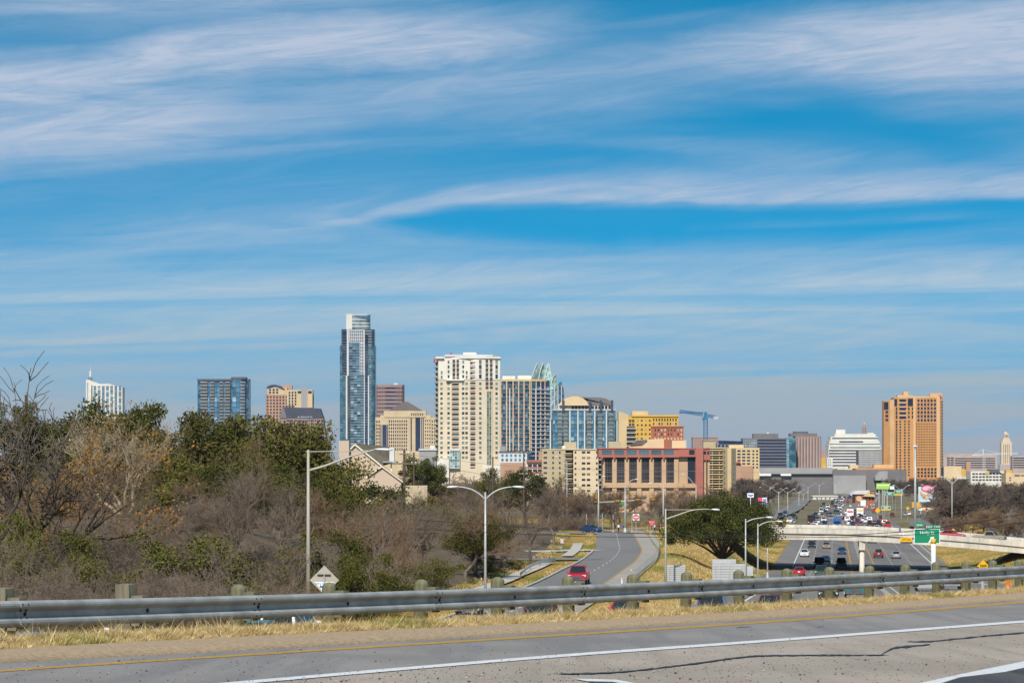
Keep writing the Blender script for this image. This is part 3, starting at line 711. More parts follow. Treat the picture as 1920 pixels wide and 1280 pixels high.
# ------------------------------------------------------------------ trees
def tree_mat(name, col, var=0.3, scale=1.5, rnd=0.15, col2=None): return mat(name, col, 0.95, var=var, scale=scale, rnd=rnd, col2=col2, spec=0.1)
M['bark'] = tree_mat('grey_brown_bark', (0.15, 0.12, 0.09))
M['bark_pale'] = tree_mat('pale_bark', (0.33, 0.265, 0.175))
M['bark_dark'] = tree_mat('dark_oak_bark', (0.07, 0.055, 0.042))
M['twig'] = tree_mat('grey_twigs', (0.215, 0.165, 0.125))
M['twig_far'] = tree_mat('dark_far_twigs', (0.125, 0.098, 0.08))
M['twig_mid'] = tree_mat('dark_mid_twigs', (0.165, 0.125, 0.095))
M['twig_warm'] = tree_mat('brown_twigs', (0.225, 0.15, 0.092))
M['twig_pale'] = tree_mat('pale_twigs', (0.36, 0.285, 0.185))
M['leaf_oak'] = tree_mat('live_oak_leaf', (0.065, 0.075, 0.014), 0.4, 0.9, 0.25, (0.135, 0.135, 0.03))
M['leaf_dark'] = tree_mat('dark_evergreen_leaf', (0.032, 0.042, 0.012), 0.4, 0.8, 0.12, (0.068, 0.072, 0.020))
M['leaf_bright'] = tree_mat('yellow_green_leaf', (0.11, 0.125, 0.016), 0.35, 0.9, 0.2, (0.18, 0.18, 0.026))
M['leaf_olive'] = tree_mat('olive_leaf', (0.095, 0.085, 0.022), 0.4, 0.9, 0.2, (0.15, 0.125, 0.035))
M['leaf_rust'] = tree_mat('rusty_dead_leaf', (0.30, 0.155, 0.035), 0.4, 1.2, 0.2, (0.40, 0.225, 0.06))

def seg_mesh(name, segs, m, sides=3):
    """segs: array of x0 y0 z0 r0 x1 y1 z1 r1 -> one mesh of tapered prisms"""
    S_ = np.array(segs, float); n = len(S_); A, B = S_[:, 0:3], S_[:, 4:7]; T = B-A; T /= np.linalg.norm(T, axis=1)[:, None]+1e-9
    up = np.where(np.abs(T[:, 2:3]) < 0.9, np.array([[0, 0, 1.0]]), np.array([[1.0, 0, 0]]))
    U_ = np.cross(T, up); U_ /= np.linalg.norm(U_, axis=1)[:, None]; V_ = np.cross(U_, T)
    q = np.arange(sides)*2*np.pi/sides
    ring = U_[:, None, :]*np.cos(q)[None, :, None]+V_[:, None, :]*np.sin(q)[None, :, None]
    va = A[:, None, :]+ring*S_[:, 3, None, None]; vb = B[:, None, :]+ring*S_[:, 7, None, None]
    V = np.concatenate([va, vb], 1).reshape(-1, 3); o = (np.arange(n)*2*sides)[:, None, None]
    k = np.arange(sides); fq = np.stack([k, (k+1) % sides, sides+(k+1) % sides, sides+k], 1)[None]
    Fc = (o+fq).reshape(-1, 4)
    me = bpy.data.meshes.new(name); me.vertices.add(len(V)); me.vertices.foreach_set('co', V.ravel())
    me.loops.add(Fc.size); me.loops.foreach_set('vertex_index', Fc.ravel().astype(np.int32))
    me.polygons.add(len(Fc)); me.polygons.foreach_set('loop_start', (np.arange(len(Fc))*4).astype(np.int32))
    me.polygons.foreach_set('use_smooth', np.ones(len(Fc), bool))
    me.materials.append(m); me.update(calc_edges=True); me.validate(); return me
def leaf_mesh(name, P, size, m, rng, flat=0.0, asp=0.55):
    n = len(P); a = rng.normal(size=(n, 3)); a /= np.linalg.norm(a, axis=1)[:, None]
    b = rng.normal(size=(n, 3)); b -= (b*a).sum(1)[:, None]*a; b /= np.linalg.norm(b, axis=1)[:, None]
    s = (size*rng.uniform(0.6, 1.35, n))[:, None]
    V = np.stack([P-a*s*0.5, P+b*s*asp*0.5, P+a*s*0.5, P-b*s*asp*0.5], 1).reshape(-1, 3)
    Fc = np.arange(4*n).reshape(-1, 4)
    me = bpy.data.meshes.new(name); me.vertices.add(len(V)); me.vertices.foreach_set('co', V.ravel())
    me.loops.add(Fc.size); me.loops.foreach_set('vertex_index', Fc.ravel().astype(np.int32))
    me.polygons.add(n); me.polygons.foreach_set('loop_start', (np.arange(n)*4).astype(np.int32))
    for mm in (m if isinstance(m, list) else [m]): me.materials.append(mm)
    if isinstance(m, list): me.polygons.foreach_set('material_index', rng.integers(0, len(m), n).astype(np.int32))
    me.update(calc_edges=True); me.validate(); return me

def grow(seed, H, spread, levels, trunk_r, trunk_h, kids=(5, 5, 5, 4), droop=0.0, tip=0.008, wig=0.22, up=0.25, stems=1, ratio=0.62):
    r = np.random.default_rng(seed); out = [[] for _ in range(levels+1)]; tips = []
    def branch(p, d, ln, rad, lv):
        n = 4 if lv < 2 else 3
        q = p; dd = d; pts = [(q, rad)]
        for i in range(n):
            dd = dd+r.normal(size=3)*wig+np.array([0, 0, up*(0.5 if lv else 0.25)])*(1 if lv < levels else 0)+np.array([0, 0, -droop*lv/levels])
            dd /= np.linalg.norm(dd); q2 = q+dd*ln/n; r2 = max(tip*0.6, rad*(1-0.75*(i+1)/n if lv == levels else 1-0.5*(i+1)/n))
            out[lv].append((*q, pts[-1][1], *q2, r2)); q = q2; pts.append((q, r2))
        if lv == levels: tips.append(q); return
        k = kids[min(lv, len(kids)-1)]
        for j in range(k):
            t = r.uniform(0.3, 1.0) if lv else r.uniform(0.55, 1.0)
            if j == 0: t = 1.0
            f = t*n; i = min(int(f), n-1); w = f-i
            pp = pts[i][0]*(1-w)+pts[i+1][0]*w; rr = pts[i][1]*(1-w)+pts[i+1][1]*w
            a = r.normal(size=3); a -= a.dot(dd)*dd; a /= np.linalg.norm(a)+1e-9
            ang = r.uniform(0.35, 1.0)*spread*(0.45 if j == 0 else 1.0)
            nd = dd*math.cos(ang)+a*math.sin(ang); nd /= np.linalg.norm(nd)
            branch(pp, nd, ln*ratio*r.uniform(0.7, 1.2), max(tip, rr*r.uniform(0.5, 0.72)), lv+1)
    for s in range(stems):
        a = r.uniform(0, 6.28); l = 0.0 if stems == 1 else r.uniform(0.1, 0.7)
        d = np.array([math.cos(a)*l, math.sin(a)*l, 1.0]); d /= np.linalg.norm(d)
        base = np.array([0, 0, -0.3]) if stems == 1 else np.array([math.cos(a)*0.25*l, math.sin(a)*0.25*l, -0.3])
        branch(base, d, trunk_h*(1 if stems == 1 else r.uniform(0.6, 1.2)), trunk_r, 0)
    allv = np.array([t for t in tips]); k = H/max(allv[:, 2].max(), 0.1)
    out = [np.array(o)*k if len(o) else np.zeros((0, 8)) for o in out]
    for o in out:      # radii are given in metres already
        if len(o): o[:, 3] /= k; o[:, 7] /= k
    return out, np.array(tips)*k
def bare_proto(name, seed, H, spread, kids, trunk_r, trunk_h, mb_, mt, cut=2, **kw):
    lv = kw.pop('levels', 4)
    out, tips = grow(seed, H, spread, lv, trunk_r, trunk_h, kids, **kw)
    wood = np.concatenate(out[:cut]); tw = np.concatenate(out[cut:])
    return seg_mesh(name+'_wood', wood, mb_, 5), seg_mesh(name+'_twigs', tw, mt, 3), tips, out
PROTO = {}
PROTO['bare_a'] = bare_proto('bare_a', 11, 8.0, 1.0, (6, 6, 6, 6), 0.16, 3.0, M['bark'], M['twig'], wig=0.20, levels=4)
PROTO['bare_b'] = bare_proto('bare_b', 12, 7.5, 1.15, (6, 6, 6, 6), 0.14, 2.6, M['bark'], M['twig_warm'], wig=0.28, levels=4)
PROTO['bare_c'] = bare_proto('bare_c', 13, 9.0, 0.85, (6, 6, 6, 6), 0.18, 3.4, M['bark'], M['twig'], wig=0.18, levels=4)
PROTO['pale'] = bare_proto('pale', 27, 9.5, 0.8, (5, 5, 5, 5), 0.19, 3.4, M['bark_pale'], M['twig_pale'], wig=0.2, levels=4, cut=3, tip=0.016, stems=5, ratio=0.6)
PROTO['dead'] = bare_proto('dead', 31, 11.0, 0.95, (6, 5, 4, 4), 0.20, 5.0, M['bark_dark'], M['bark'], wig=0.3, levels=4, cut=3, tip=0.03)
PROTO['brush_a'] = bare_proto('brush_a', 41, 4.2, 1.1, (5, 6, 6, 5), 0.035, 1.6, M['twig_warm'], M['twig'], wig=0.34, levels=3, stems=11, droop=0.12, tip=0.009, cut=1)
PROTO['brush_b'] = bare_proto('brush_b', 42, 3.4, 1.3, (5, 6, 6, 5), 0.03, 1.4, M['twig'], M['twig_warm'], wig=0.42, levels=3, stems=12, droop=0.2, tip=0.009, cut=1)
PROTO['brush_c'] = bare_proto('brush_c', 43, 5.2, 0.9, (5, 6, 6, 5), 0.04, 2.0, M['bark'], M['twig'], wig=0.30, levels=3, stems=10, droop=0.10, tip=0.009, cut=1)

PROTO['far_a'] = bare_proto('far_a', 71, 8.0, 1.0, (6, 6, 6, 5), 0.16, 2.2, M['bark'], M['twig_far'], wig=0.22, levels=4, tip=0.045)
PROTO['far_b'] = bare_proto('far_b', 72, 8.0, 1.1, (6, 6, 6, 5), 0.15, 2.0, M['bark'], M['twig_mid'], wig=0.26, levels=4, tip=0.045)
PROTO['mid_a'] = bare_proto('mid_a', 73, 8.0, 1.0, (6, 6, 6, 6), 0.16, 2.4, M['bark'], M['twig_mid'], wig=0.22, levels=4, tip=0.022)
PROTO['mid_b'] = bare_proto('mid_b', 74, 8.0, 1.1, (6, 6, 6, 6), 0.16, 2.4, M['bark'], M['twig_warm'], wig=0.26, levels=4, tip=0.022)
def crown_points(seed, n, a, b, c, clumps, cr, zc, flat=0.0, hollow=0.55, rough=0.16):
    r = np.random.default_rng(seed); C = []
    while len(C) < clumps:
        d = r.normal(size=3); d /= np.linalg.norm(d)
        if d[2] < -0.55+flat: continue
        q = r.uniform(hollow, 1.0)**0.7*(1+r.normal()*rough); C.append(d*q)
    C = np.array(C)*np.array([a, b, c]); sz = r.uniform(0.6, 1.35, clumps)*cr
    i = r.integers(0, clumps, n); d = r.normal(size=(n, 3)); d /= np.linalg.norm(d, axis=1)[:, None]
    rad = sz[i]*(r.random(n)**0.45); P = C[i]+d*rad[:, None]*np.array([1, 1, 0.72]); P[:, 2] += zc
    return P, C+np.array([0, 0, zc]), sz
def leafy_proto(name, seed, H, R, n, clumps, cr, leaf, m, bark, trunk_r=0.22, low=0.34, flat=0.0, hollow=0.5, rough=0.16):
    rng = np.random.default_rng(seed); c = H*(1-low)/1.55; zc = H-c*1.02
    P, C, sz = crown_points(seed, n, R-cr*0.5, R-cr*0.5, c-cr*0.4, clumps, cr, zc, flat, hollow, rough)
    segs = []; base = np.array([0, 0, -0.4]); fork = np.array([0.1, 0, H*low*0.75]); segs.append((*base, trunk_r*1.15, *fork, trunk_r*0.85))
    for k in rng.permutation(len(C))[:min(len(C), 26)]:
        e = C[k]; mid = fork+(e-fork)*0.5+rng.normal(size=3)*0.25+np.array([0, 0, 0.2]); rr = trunk_r*rng.uniform(0.25, 0.5)
        segs += [(*fork, rr, *mid, rr*0.6), (*mid, rr*0.6, *e, rr*0.18)]
    return seg_mesh(name+'_wood', segs, bark, 6), leaf_mesh(name+'_leaves', P, leaf, m, rng), None, None
PROTO['oak_a'] = leafy_proto('oak_a', 51, 7.5, 4.2, 17000, 70, 0.95, 0.20, [M['leaf_oak'], M['leaf_olive']], M['bark_dark'])
PROTO['oak_b'] = leafy_proto('oak_b', 52, 6.5, 3.6, 15000, 60, 0.85, 0.19, [M['leaf_oak'], M['leaf_dark']], M['bark_dark'])
PROTO['oak_c'] = leafy_proto('oak_c', 53, 8.5, 3.6, 16000, 66, 0.9, 0.20, [M['leaf_dark'], M['leaf_oak']], M['bark_dark'])
PROTO['olive'] = leafy_proto('olive', 54, 6.5, 4.0, 16000, 60, 0.9, 0.18, [M['leaf_olive'], M['leaf_oak'], M['leaf_olive']], M['bark_dark'], hollow=0.3)
PROTO['green_shrub'] = leafy_proto('green_shrub', 55, 3.6, 2.3, 15000, 60, 0.6, 0.10, [M['leaf_bright'], M['leaf_oak'], M['leaf_olive'], M['leaf_oak']], M['bark'], 0.07, 0.08, -0.3, 0.3)
PROTO['vine_shrub'] = leafy_proto('vine_shrub', 56, 3.0, 2.4, 13000, 46, 0.6, 0.085, [M['leaf_olive'], M['leaf_dark'], M['leaf_bright']], M['bark'], 0.06, 0.06, -0.3, 0.3)
PROTO['big_oak'] = leafy_proto('big_oak', 63, 8.6, 7.6, 62000, 230, 1.1, 0.21, [M['leaf_dark'], M['leaf_dark'], M['leaf_oak']], M['bark_dark'], 0.42, 0.22, 0.3, 0.45, 0.07)
def rust_proto():
    w, t, tips, out = bare_proto('rust', 61, 8.5, 0.95, (6, 6, 5, 5), 0.17, 3.0, M['bark_dark'], M['twig_warm'], wig=0.26, levels=4)
    rng = np.random.default_rng(5); keep = tips[rng.random(len(tips)) < 0.5]
    cl = np.sin(keep[:, 0]*1.3)+np.sin(keep[:, 2]*1.5+keep[:, 1]); keep = keep[cl > -0.2]
    P = np.repeat(keep, 7, 0)+rng.normal(size=(len(keep)*7, 3))*0.13
    return w, t, None, leaf_mesh('rust_leaves', P, 0.17, M['leaf_rust'], rng)
PROTO['rust'] = rust_proto()

def plant(kind, x, y, label, group, scale=1.0, name='tree', cat='tree', rz=None, z=None, sz=None):
    p = PROTO[kind]; r = RND.random()*6.28 if rz is None else rz
    t = thing(name, label, cat, (x, y, gz(x, y) if z is None else z), r, group, (scale, scale, sz or scale))
    tr = link('trunk' if cat == 'tree' else 'stems', p[0], t)
    cr = link('crown', p[1], t)
    if kind == 'rust': link('leaves', p[3], cr)
    return t
# ------------------------------------------------------------------ planting
HT = {'bare_a': 8.0, 'bare_b': 7.5, 'bare_c': 9.0, 'pale': 9.5, 'dead': 11.0, 'brush_a': 4.2, 'brush_b': 3.4, 'brush_c': 5.2, 'oak_a': 7.5, 'oak_b': 6.5,
      'oak_c': 8.5, 'olive': 6.5, 'green_shrub': 3.6, 'vine_shrub': 3.0, 'big_oak': 8.6, 'rust': 8.5, 'far_a': 8.0, 'far_b': 8.0, 'mid_a': 8.0, 'mid_b': 8.0}
def plant_top(kind, px, d, ytop, label, name='tree', cat='tree', group=None, widen=1.0, rz=None, base=None):
    x = WX(px, d); z0 = gz(x, d) if base is None else base; h = WZ(ytop, d)-z0; s = h/HT[kind]
    return plant(kind, x, d, label, group, s*widen, name, cat, rz, z0, s)
plant_top('dead', 8, 172, 655, 'tall dead-looking bare tree rising at the far left edge of the wood', 'bare_tree', rz=1.0, widen=0.9)
plant_top('dead', 66, 185, 690, 'bare tree with crooked bare top standing out against the sky near the left edge', 'bare_tree', rz=4.1, widen=0.8)
plant_top('oak_c', 14, 232, 742, 'dark evergreen tree behind the dead trees at the left edge', 'evergreen_tree', widen=0.9)
plant_top('rust', 85, 190, 752, 'tree with rusty orange dead leaves below the bare treetops', 'rusty_tree', widen=1.0, rz=0.4)
plant_top('rust', 165, 240, 846, 'smaller rusty-leaved tree left of the pale bare tree', 'rusty_tree', widen=1.15, rz=2.0)
plant_top('rust', 25, 176, 835, 'rusty-leaved tree at the left frame edge below the dead tree', 'rusty_tree', widen=1.1, rz=3.0)
plant_top('pale', 232, 226, 765, 'large pale bare tree with fanned branches in front of the tall evergreens', 'bare_tree', rz=0.7, widen=1.05)
plant_top('oak_c', 228, 300, 741, 'tall dark evergreen right behind the pale bare tree', 'evergreen_tree', widen=0.8)
plant_top('oak_b', 140, 305, 770, 'evergreen left of the distant white curved tower', 'evergreen_tree', widen=0.9)
plant_top('oak_a', 285, 305, 760, 'evergreen at the right shoulder of the pale bare tree', 'evergreen_tree', widen=0.75)
plant_top('oak_a', 358, 285, 774, 'rounded live oak left of the blue glass tower', 'oak_tree', widen=0.85)
plant_top('olive', 448, 318, 771, 'domed live oak under the blue glass tower', 'oak_tree', widen=1.0)
plant_top('olive', 535, 322, 784, 'live oak under the pink office with the slate roof', 'oak_tree', widen=0.95)
plant_top('oak_a', 585, 330, 812, 'live oak at the right end of the hilltop oaks', 'oak_tree', widen=0.5)
plant_top('bare_b', 420, 268, 800, 'rounded bare grey tree in front of the domed live oak', 'bare_tree', widen=0.75)
plant_top('oak_a', 318, 240, 858, 'green live oak low on the bank below the pale tree', 'oak_tree', widen=1.05)
plant_top('oak_b', 395, 236, 868, 'green live oak below the rounded bare grey tree', 'oak_tree', widen=1.15)
plant_top('oak_a', 478, 250, 862, 'broad live oak in the middle of the wooded bank', 'oak_tree', widen=1.05)
plant_top('oak_b', 545, 262, 862, 'live oak behind the tall single-arm lamp post', 'oak_tree', widen=0.85)
plant_top('oak_a', 628, 270, 886, 'live oak in front of the beige gabled house', 'oak_tree', widen=0.75)
plant_top('oak_b', 692, 276, 900, 'small live oak below the front gable of the house', 'oak_tree', widen=1.0)
plant_top('oak_c', 790, 440, 850, 'evergreen behind the timber utility pole with crossarm', 'evergreen_tree', widen=0.9)
plant_top('oak_c', 812, 470, 868, 'evergreen at the foot of the cream apartment tower', 'evergreen_tree', widen=0.9)
plant_top('oak_a', 925, 560, 878, 'evergreen below the right corner of the cream tower', 'evergreen_tree', widen=0.7)
plant_top('oak_b', 985, 560, 874, 'evergreen in front of the low red-roofed building', 'evergreen_tree', widen=0.8)
plant_top('bare_a', 480, 205, 858, 'bare tree with upright twigs above the thicket', 'bare_tree', widen=0.9)
plant_top('bare_c', 545, 214, 905, 'bare tree just left of the tall single-arm lamp post', 'bare_tree', widen=1.2)
plant_top('bare_b', 655, 212, 915, 'spreading bare tree behind the diamond sign', 'bare_tree', widen=1.4)
plant_top('bare_a', 735, 235, 905, 'bare tree below the utility pole', 'bare_tree', widen=1.3)
plant_top('bare_c', 800, 255, 900, 'bare tree left of the twin-arm lamp post', 'bare_tree', widen=1.2)
plant_top('bare_b', 872, 290, 915, 'wide bare tree behind the twin-arm lamp post', 'bare_tree', widen=1.5)
plant_top('bare_a', 945, 330, 905, 'bare tree with dark trunk right of the twin-arm lamp post', 'bare_tree', widen=1.5)
plant_top('bare_b', 1000, 338, 925, 'leaning bare tree at the corner of the side street', 'bare_tree', widen=1.45)
plant_top('bare_c', 905, 400, 890, 'bare tree behind the twin-arm lamp head', 'bare_tree', widen=1.3)
plant_top('bare_a', 1040, 430, 905, 'bare tree left of the traffic signals', 'bare_tree', widen=1.3)
plant_top('green_shrub', 112, 163, 985, 'bright green leafy shrub on the bank at the left', 'shrub', 'shrub', widen=1.05)
plant_top('green_shrub', 20, 168, 950, 'vine-covered green shrub at the left frame edge', 'shrub', 'shrub', widen=0.7)
plant_top('vine_shrub', 365, 176, 985, 'olive leafy shrub in the thicket left of the lamp post', 'shrub', 'shrub', widen=1.2)
plant_top('green_shrub', 622, 190, 985, 'green leafy shrub above the diamond sign', 'shrub', 'shrub', widen=0.9)
plant_top('green_shrub', 690, 185, 1030, 'yellow-green leafy shrub right of the diamond sign', 'shrub', 'shrub', widen=0.95)
plant_top('vine_shrub', 905, 296, 1030, 'dark leafy shrub behind the twin-arm lamp post base', 'shrub', 'shrub', widen=1.25)
plant_top('vine_shrub', 965, 322, 1045, 'brown-green shrub beside the small white guardrail', 'shrub', 'shrub', widen=1.3)
plant_top('vine_shrub', 815, 246, 1040, 'dark leafy shrub at the right foot of the thicket', 'shrub', 'shrub', widen=1.2)
plant_top('rust', 108, 196, 872, 'rusty-leaved tree in front of the hillside house', 'rusty_tree', widen=1.1, rz=5.0)
OAK = plant('big_oak', WX(1354, 380), 380, 'large dark live oak with rounded crown beside the overpass', None, 1.06, 'live_oak', rz=0.6, z=gz(WX(1354, 380), 380)+0.1, sz=1.28)

SKY_PX = [-60, 0, 60, 130, 180, 300, 340, 400, 500, 560, 620, 700, 800, 900, 1000, 1100]
SKY_Y = [815, 815, 835, 835, 825, 825, 845, 835, 840, 850, 890, 915, 912, 910, 918, 930]
LBL = {'brush_a': ('grey-brown bare brush shrub in the thicket on the bank', 'brush_shrub', 'shrub', 'bare brush on the bank'),
 'brush_b': ('low tangled bare shrub at the foot of the thicket', 'brush_shrub', 'shrub', 'tangled brush on the bank'),
 'brush_c': ('tall upright bare brush in the thicket on the bank', 'brush_shrub', 'shrub', 'upright brush on the bank'),
 'vine_shrub': ('olive vine-grown shrub tucked into the bare thicket', 'leafy_shrub', 'shrub', 'leafy shrubs in the thicket'),
 'bare_a': ('bare grey-twigged tree among the thicket on the bank', 'bare_tree', 'tree', 'bare trees on the bank'),
 'bare_b': ('bare brown-twigged tree among the thicket on the bank', 'bare_tree', 'tree', 'brown bare trees on the bank'),
 'bare_c': ('slender bare tree among the thicket on the bank', 'bare_tree', 'tree', 'slender bare trees on the bank'),
 'oak_b': ('live oak half hidden among the bare trees on the bank', 'oak_tree', 'tree', 'live oaks on the bank'),
 'oak_a': ('broad live oak half hidden among the hilltop trees', 'oak_tree', 'tree', 'live oaks on the hill'),
 'olive': ('olive-coloured live oak half hidden on the wooded hill', 'oak_tree', 'tree', 'olive oaks on the hill')}
ROWS = [(150, 2.6, ['brush_b', 'brush_a', 'brush_b']), (156, 2.3, ['brush_b', 'brush_a', 'brush_b', 'brush_a', 'brush_c']), (166, 2.4, ['brush_a', 'brush_b', 'brush_c']), (178, 2.6, ['brush_a', 'brush_c', 'brush_b', 'brush_a']),
        (192, 2.9, ['brush_c', 'brush_a', 'bare_b', 'brush_a']), (206, 3.3, ['bare_a', 'brush_c', 'bare_b', 'brush_a']), (222, 3.2, ['bare_a', 'bare_b', 'bare_c', 'brush_c']),
        (242, 3.6, ['bare_b', 'bare_c', 'bare_a', 'bare_a']), (262, 4.2, ['bare_a', 'bare_b', 'bare_c']), (288, 5.2, ['oak_a', 'bare_c', 'olive', 'bare_a']),
        (325, 6.2, ['oak_a', 'bare_a', 'olive']), (372, 7.5, ['bare_b', 'oak_a', 'bare_a'])]
def WHERE(px): return next(w for a, w in ((60, ' at the left frame edge'), (150, ' below the dead trees'), (300, ' below the pale bare tree'), (420, ' below the green oaks'), (540, ' left of the tall lamp post'), (620, ' behind the tall lamp post'), (700, ' near the diamond sign'), (800, ' below the gabled house'), (905, ' left of the twin-arm lamp'), (9999, ' right of the twin-arm lamp')) if px < a)
HOUSE_PX = (600, 840)
for d, stp, kinds in ROWS:
    x = WX(-45, d); xe = float(np.interp(d, FRONT[:, 1], FRONT[:, 0]))-(7.5 if d < 240 else 9.8)
    k = 0
    while x < xe:
        dd = d+RND.uniform(-5, 5)*(1 if d < 240 else 2); xx = x+RND.uniform(-0.8, 0.8); x += stp*RND.uniform(0.8, 1.2)
        px = 960+xx/dd*F; kind = kinds[RND.randrange(len(kinds))]; z0 = gz(xx, dd)
        if dd > 345 and px > 880: continue
        ys = float(np.interp(px, SKY_PX, SKY_Y))+RND.uniform(0, 40)
        if dd < 224: ys = max(ys, (945 if px < 350 else 905)+RND.uniform(0, 40))
        lim = WZ(ys, dd)-z0
        if HOUSE_PX[0] < px < HOUSE_PX[1]: lim = min(lim, WZ(905 if px > 720 else 890, dd)-z0+RND.uniform(-0.8, 0))
        h = HT[kind]*RND.uniform(0.8, 1.2)
        if h > lim: h = lim*RND.uniform(0.85, 1.0)
        if h < 2.0:
            kind = RND.choice(['brush_a', 'brush_b', 'brush_b']); h = RND.uniform(2.0, 3.0)
            if h > lim+2.2: continue
        s = h/HT[kind]; lb, nm, ct, gp = LBL[kind]
        lb = lb.split(' in the thicket')[0].split(' among')[0].split(' at the foot')[0].split(' tucked')[0].split(' half')[0]+(' in the front brush' if d < 185 else ' halfway up the bank' if d < 250 else ' on the hilltop')+WHERE(px)
        plant(kind, xx, dd, lb, gp, max(s, 0.72 if kind.startswith('br') else s), nm, ct, None, z0, s)
# trees behind the junction, left of the far highway and right of it
def belt(n, px0, px1, d0, d1, y0, y1, kinds, label, group, seed, avoid=None, wid=(1.0, 1.5), name='bare_tree'):
    r = random.Random(seed)
    P = [(r.uniform(px0, px1), d0*(d1/d0)**r.random()) for _ in range(n)]
    xy = np.array([(WX(p, d), d) for p, d in P]); Z0 = ground_z(xy); nd = np.min([nearest(xy, ln)[0]-hw for ln, hw, _ in ROADS], axis=0)
    for (p, d), (x, y), z0, q in zip(P, xy, Z0, nd):
        if q < 3 or (avoid and avoid(p, d, x)): continue
        kind = r.choice(kinds); h = WZ(r.uniform(y0, y1), d)-z0; h = max(4.0, min(h, 15)); s = h/HT[kind]
        k3 = (d/d0 > (d1/d0)**0.33)+(d/d0 > (d1/d0)**0.66); q4 = min(4, int(5*(p-px0)/(px1-px0)))
        lab = label.replace('bare tree', ('bare grey tree' if kind in ('far_a', 'mid_a') else 'bare brown tree'))+(', front row', ', middle row', ', back row')[k3]+(', leftmost stretch', ', left stretch', ', middle stretch', ', right stretch', ', rightmost stretch')[q4]
        plant(kind, x, y, lab, group, s*r.uniform(*wid), name, 'tree', r.uniform(0, 6.28), z0, s)
FARK = ['far_a', 'far_b', 'far_a']; MIDK = ['mid_a', 'mid_b']
belt(30, 1035, 1300, 545, 640, 905, 940, MIDK, 'bare tree behind the traffic signals at the junction', 'bare trees behind the junction', 1)
belt(11, 1095, 1240, 540, 575, 935, 955, ['rust'], 'tree with brown dead leaves behind the traffic signals', 'brown-leaved trees behind the junction', 2, name='rusty_tree')
belt(34, 1010, 1420, 660, 950, 900, 925, MIDK, 'bare tree in front of the low apartment blocks', 'bare trees before the apartment blocks', 3)
belt(20, 1385, 1470, 900, 1250, 898, 925, FARK, 'bare tree left of the twin-arm highway lamps', 'bare trees left of the highway lamps', 14, wid=(1.0, 1.5))
belt(75, 1385, 1660, 1250, 2000, 893, 912, FARK, 'bare tree in the belt below the grey convention hall', 'bare trees left of the far highway', 4, wid=(1.1, 1.7))
belt(75, 1775, 1960, 700, 1500, 896, 928, FARK, 'bare tree in the grey-brown wood right of the highway', 'bare trees right of the highway', 5, wid=(1.1, 1.6), avoid=lambda p, d, x: d > 880 and p < 1790)
belt(26, 1770, 1960, 545, 720, 940, 975, MIDK, 'low bare tree behind the overpass at the right', 'low bare trees behind the overpass', 6, wid=(1.2, 1.9))
belt(40, 1620, 1800, 1400, 2200, 893, 905, FARK, 'bare tree at the foot of the orange hotel tower', 'bare trees below the hotel', 7, wid=(1.1, 1.6))
belt(7, 1780, 1830, 800, 960, 925, 945, ['oak_a', 'oak_c'], 'dark evergreen beside the petrol station', 'evergreens by the petrol station', 8, name='evergreen_tree')
belt(40, 640, 1060, 540, 900, 880, 905, ['mid_a', 'mid_b', 'mid_a', 'mid_b'], 'tree on the far side of the wooded hill', 'trees behind the wooded hill', 9)
belt(26, 135, 480, 196, 245, 935, 985, ['brush_a', 'brush_c', 'bare_b', 'brush_a', 'bare_a'], 'bare brush on the open knoll below the pale tree', 'brush on the knoll', 31, wid=(1.0, 1.5), name='brush_shrub')
belt(26, 1040, 1250, 533, 548, 968, 985, ['brush_a', 'brush_c', 'brush_b'], 'low brown brush behind the junction kerb', 'brush behind the junction', 21, wid=(1.0, 1.6), name='brush_shrub')
belt(44, 1060, 1335, 552, 640, 958, 980, ['brush_a', 'brush_c', 'mid_b'], 'scrubby growth on the grass behind the junction', 'scrub behind the junction', 33, wid=(1.2, 2.0), name='brush_shrub')
# ------------------------------------------------------------------ overpass
def bpt(t, s, dz=0.0):
    p = BA+BU*t+BN*s; return Vector((p[0], p[1], bridge_z(t)+dz))
b0 = bpt(15, 0, -7)
OV = thing('overpass', 'long pale concrete overpass crossing above the sunken highway', 'overpass', b0)
def bridge_bar(name, t0, t1, s0, s1, z0, z1, m, n=None, parent=None):
    n = n or max(2, int((t1-t0)/2.5)+1); vs = []
    for t in np.linspace(t0, t1, n):
        vs += [bpt(t, s0, z0)-b0, bpt(t, s1, z0)-b0, bpt(t, s1, z1)-b0, bpt(t, s0, z1)-b0]
    fs = [(4*i+k, 4*i+(k+1) % 4, 4*i+4+(k+1) % 4, 4*i+4+k) for i in range(n-1) for k in range(4)]+[(3, 2, 1, 0), tuple(4*(n-1)+k for k in range(4))]
    return MB().add(vs, fs, m).build(name, parent or OV)
TA, TB = -13.0, 59.0
bridge_bar('deck', TA, TB, 0.2, BRIDGE_W-0.2, -0.32, 0.0, M['bridge'])
bridge_bar('road_surface', TA, TB, 1.6, BRIDGE_W-1.6, 0.0, 0.012, M['asphalt'])
for s in (0.0, BRIDGE_W-0.35):
    t = TA
    while t < TB-0.1:
        bridge_bar('parapet_panel', t+0.03, min(t+5.4, TB)-0.03, s, s+0.35, -0.24, 0.62, M['bridge'], 3); t += 5.4
for k, s in enumerate(np.linspace(0.32, BRIDGE_W-0.7, 12)):
    bridge_bar('girder', TA, TB, s, s+0.42, -1.30, -0.325, M['bridge'])
t = 14.9; p0_ = bpt(t, 1.4)
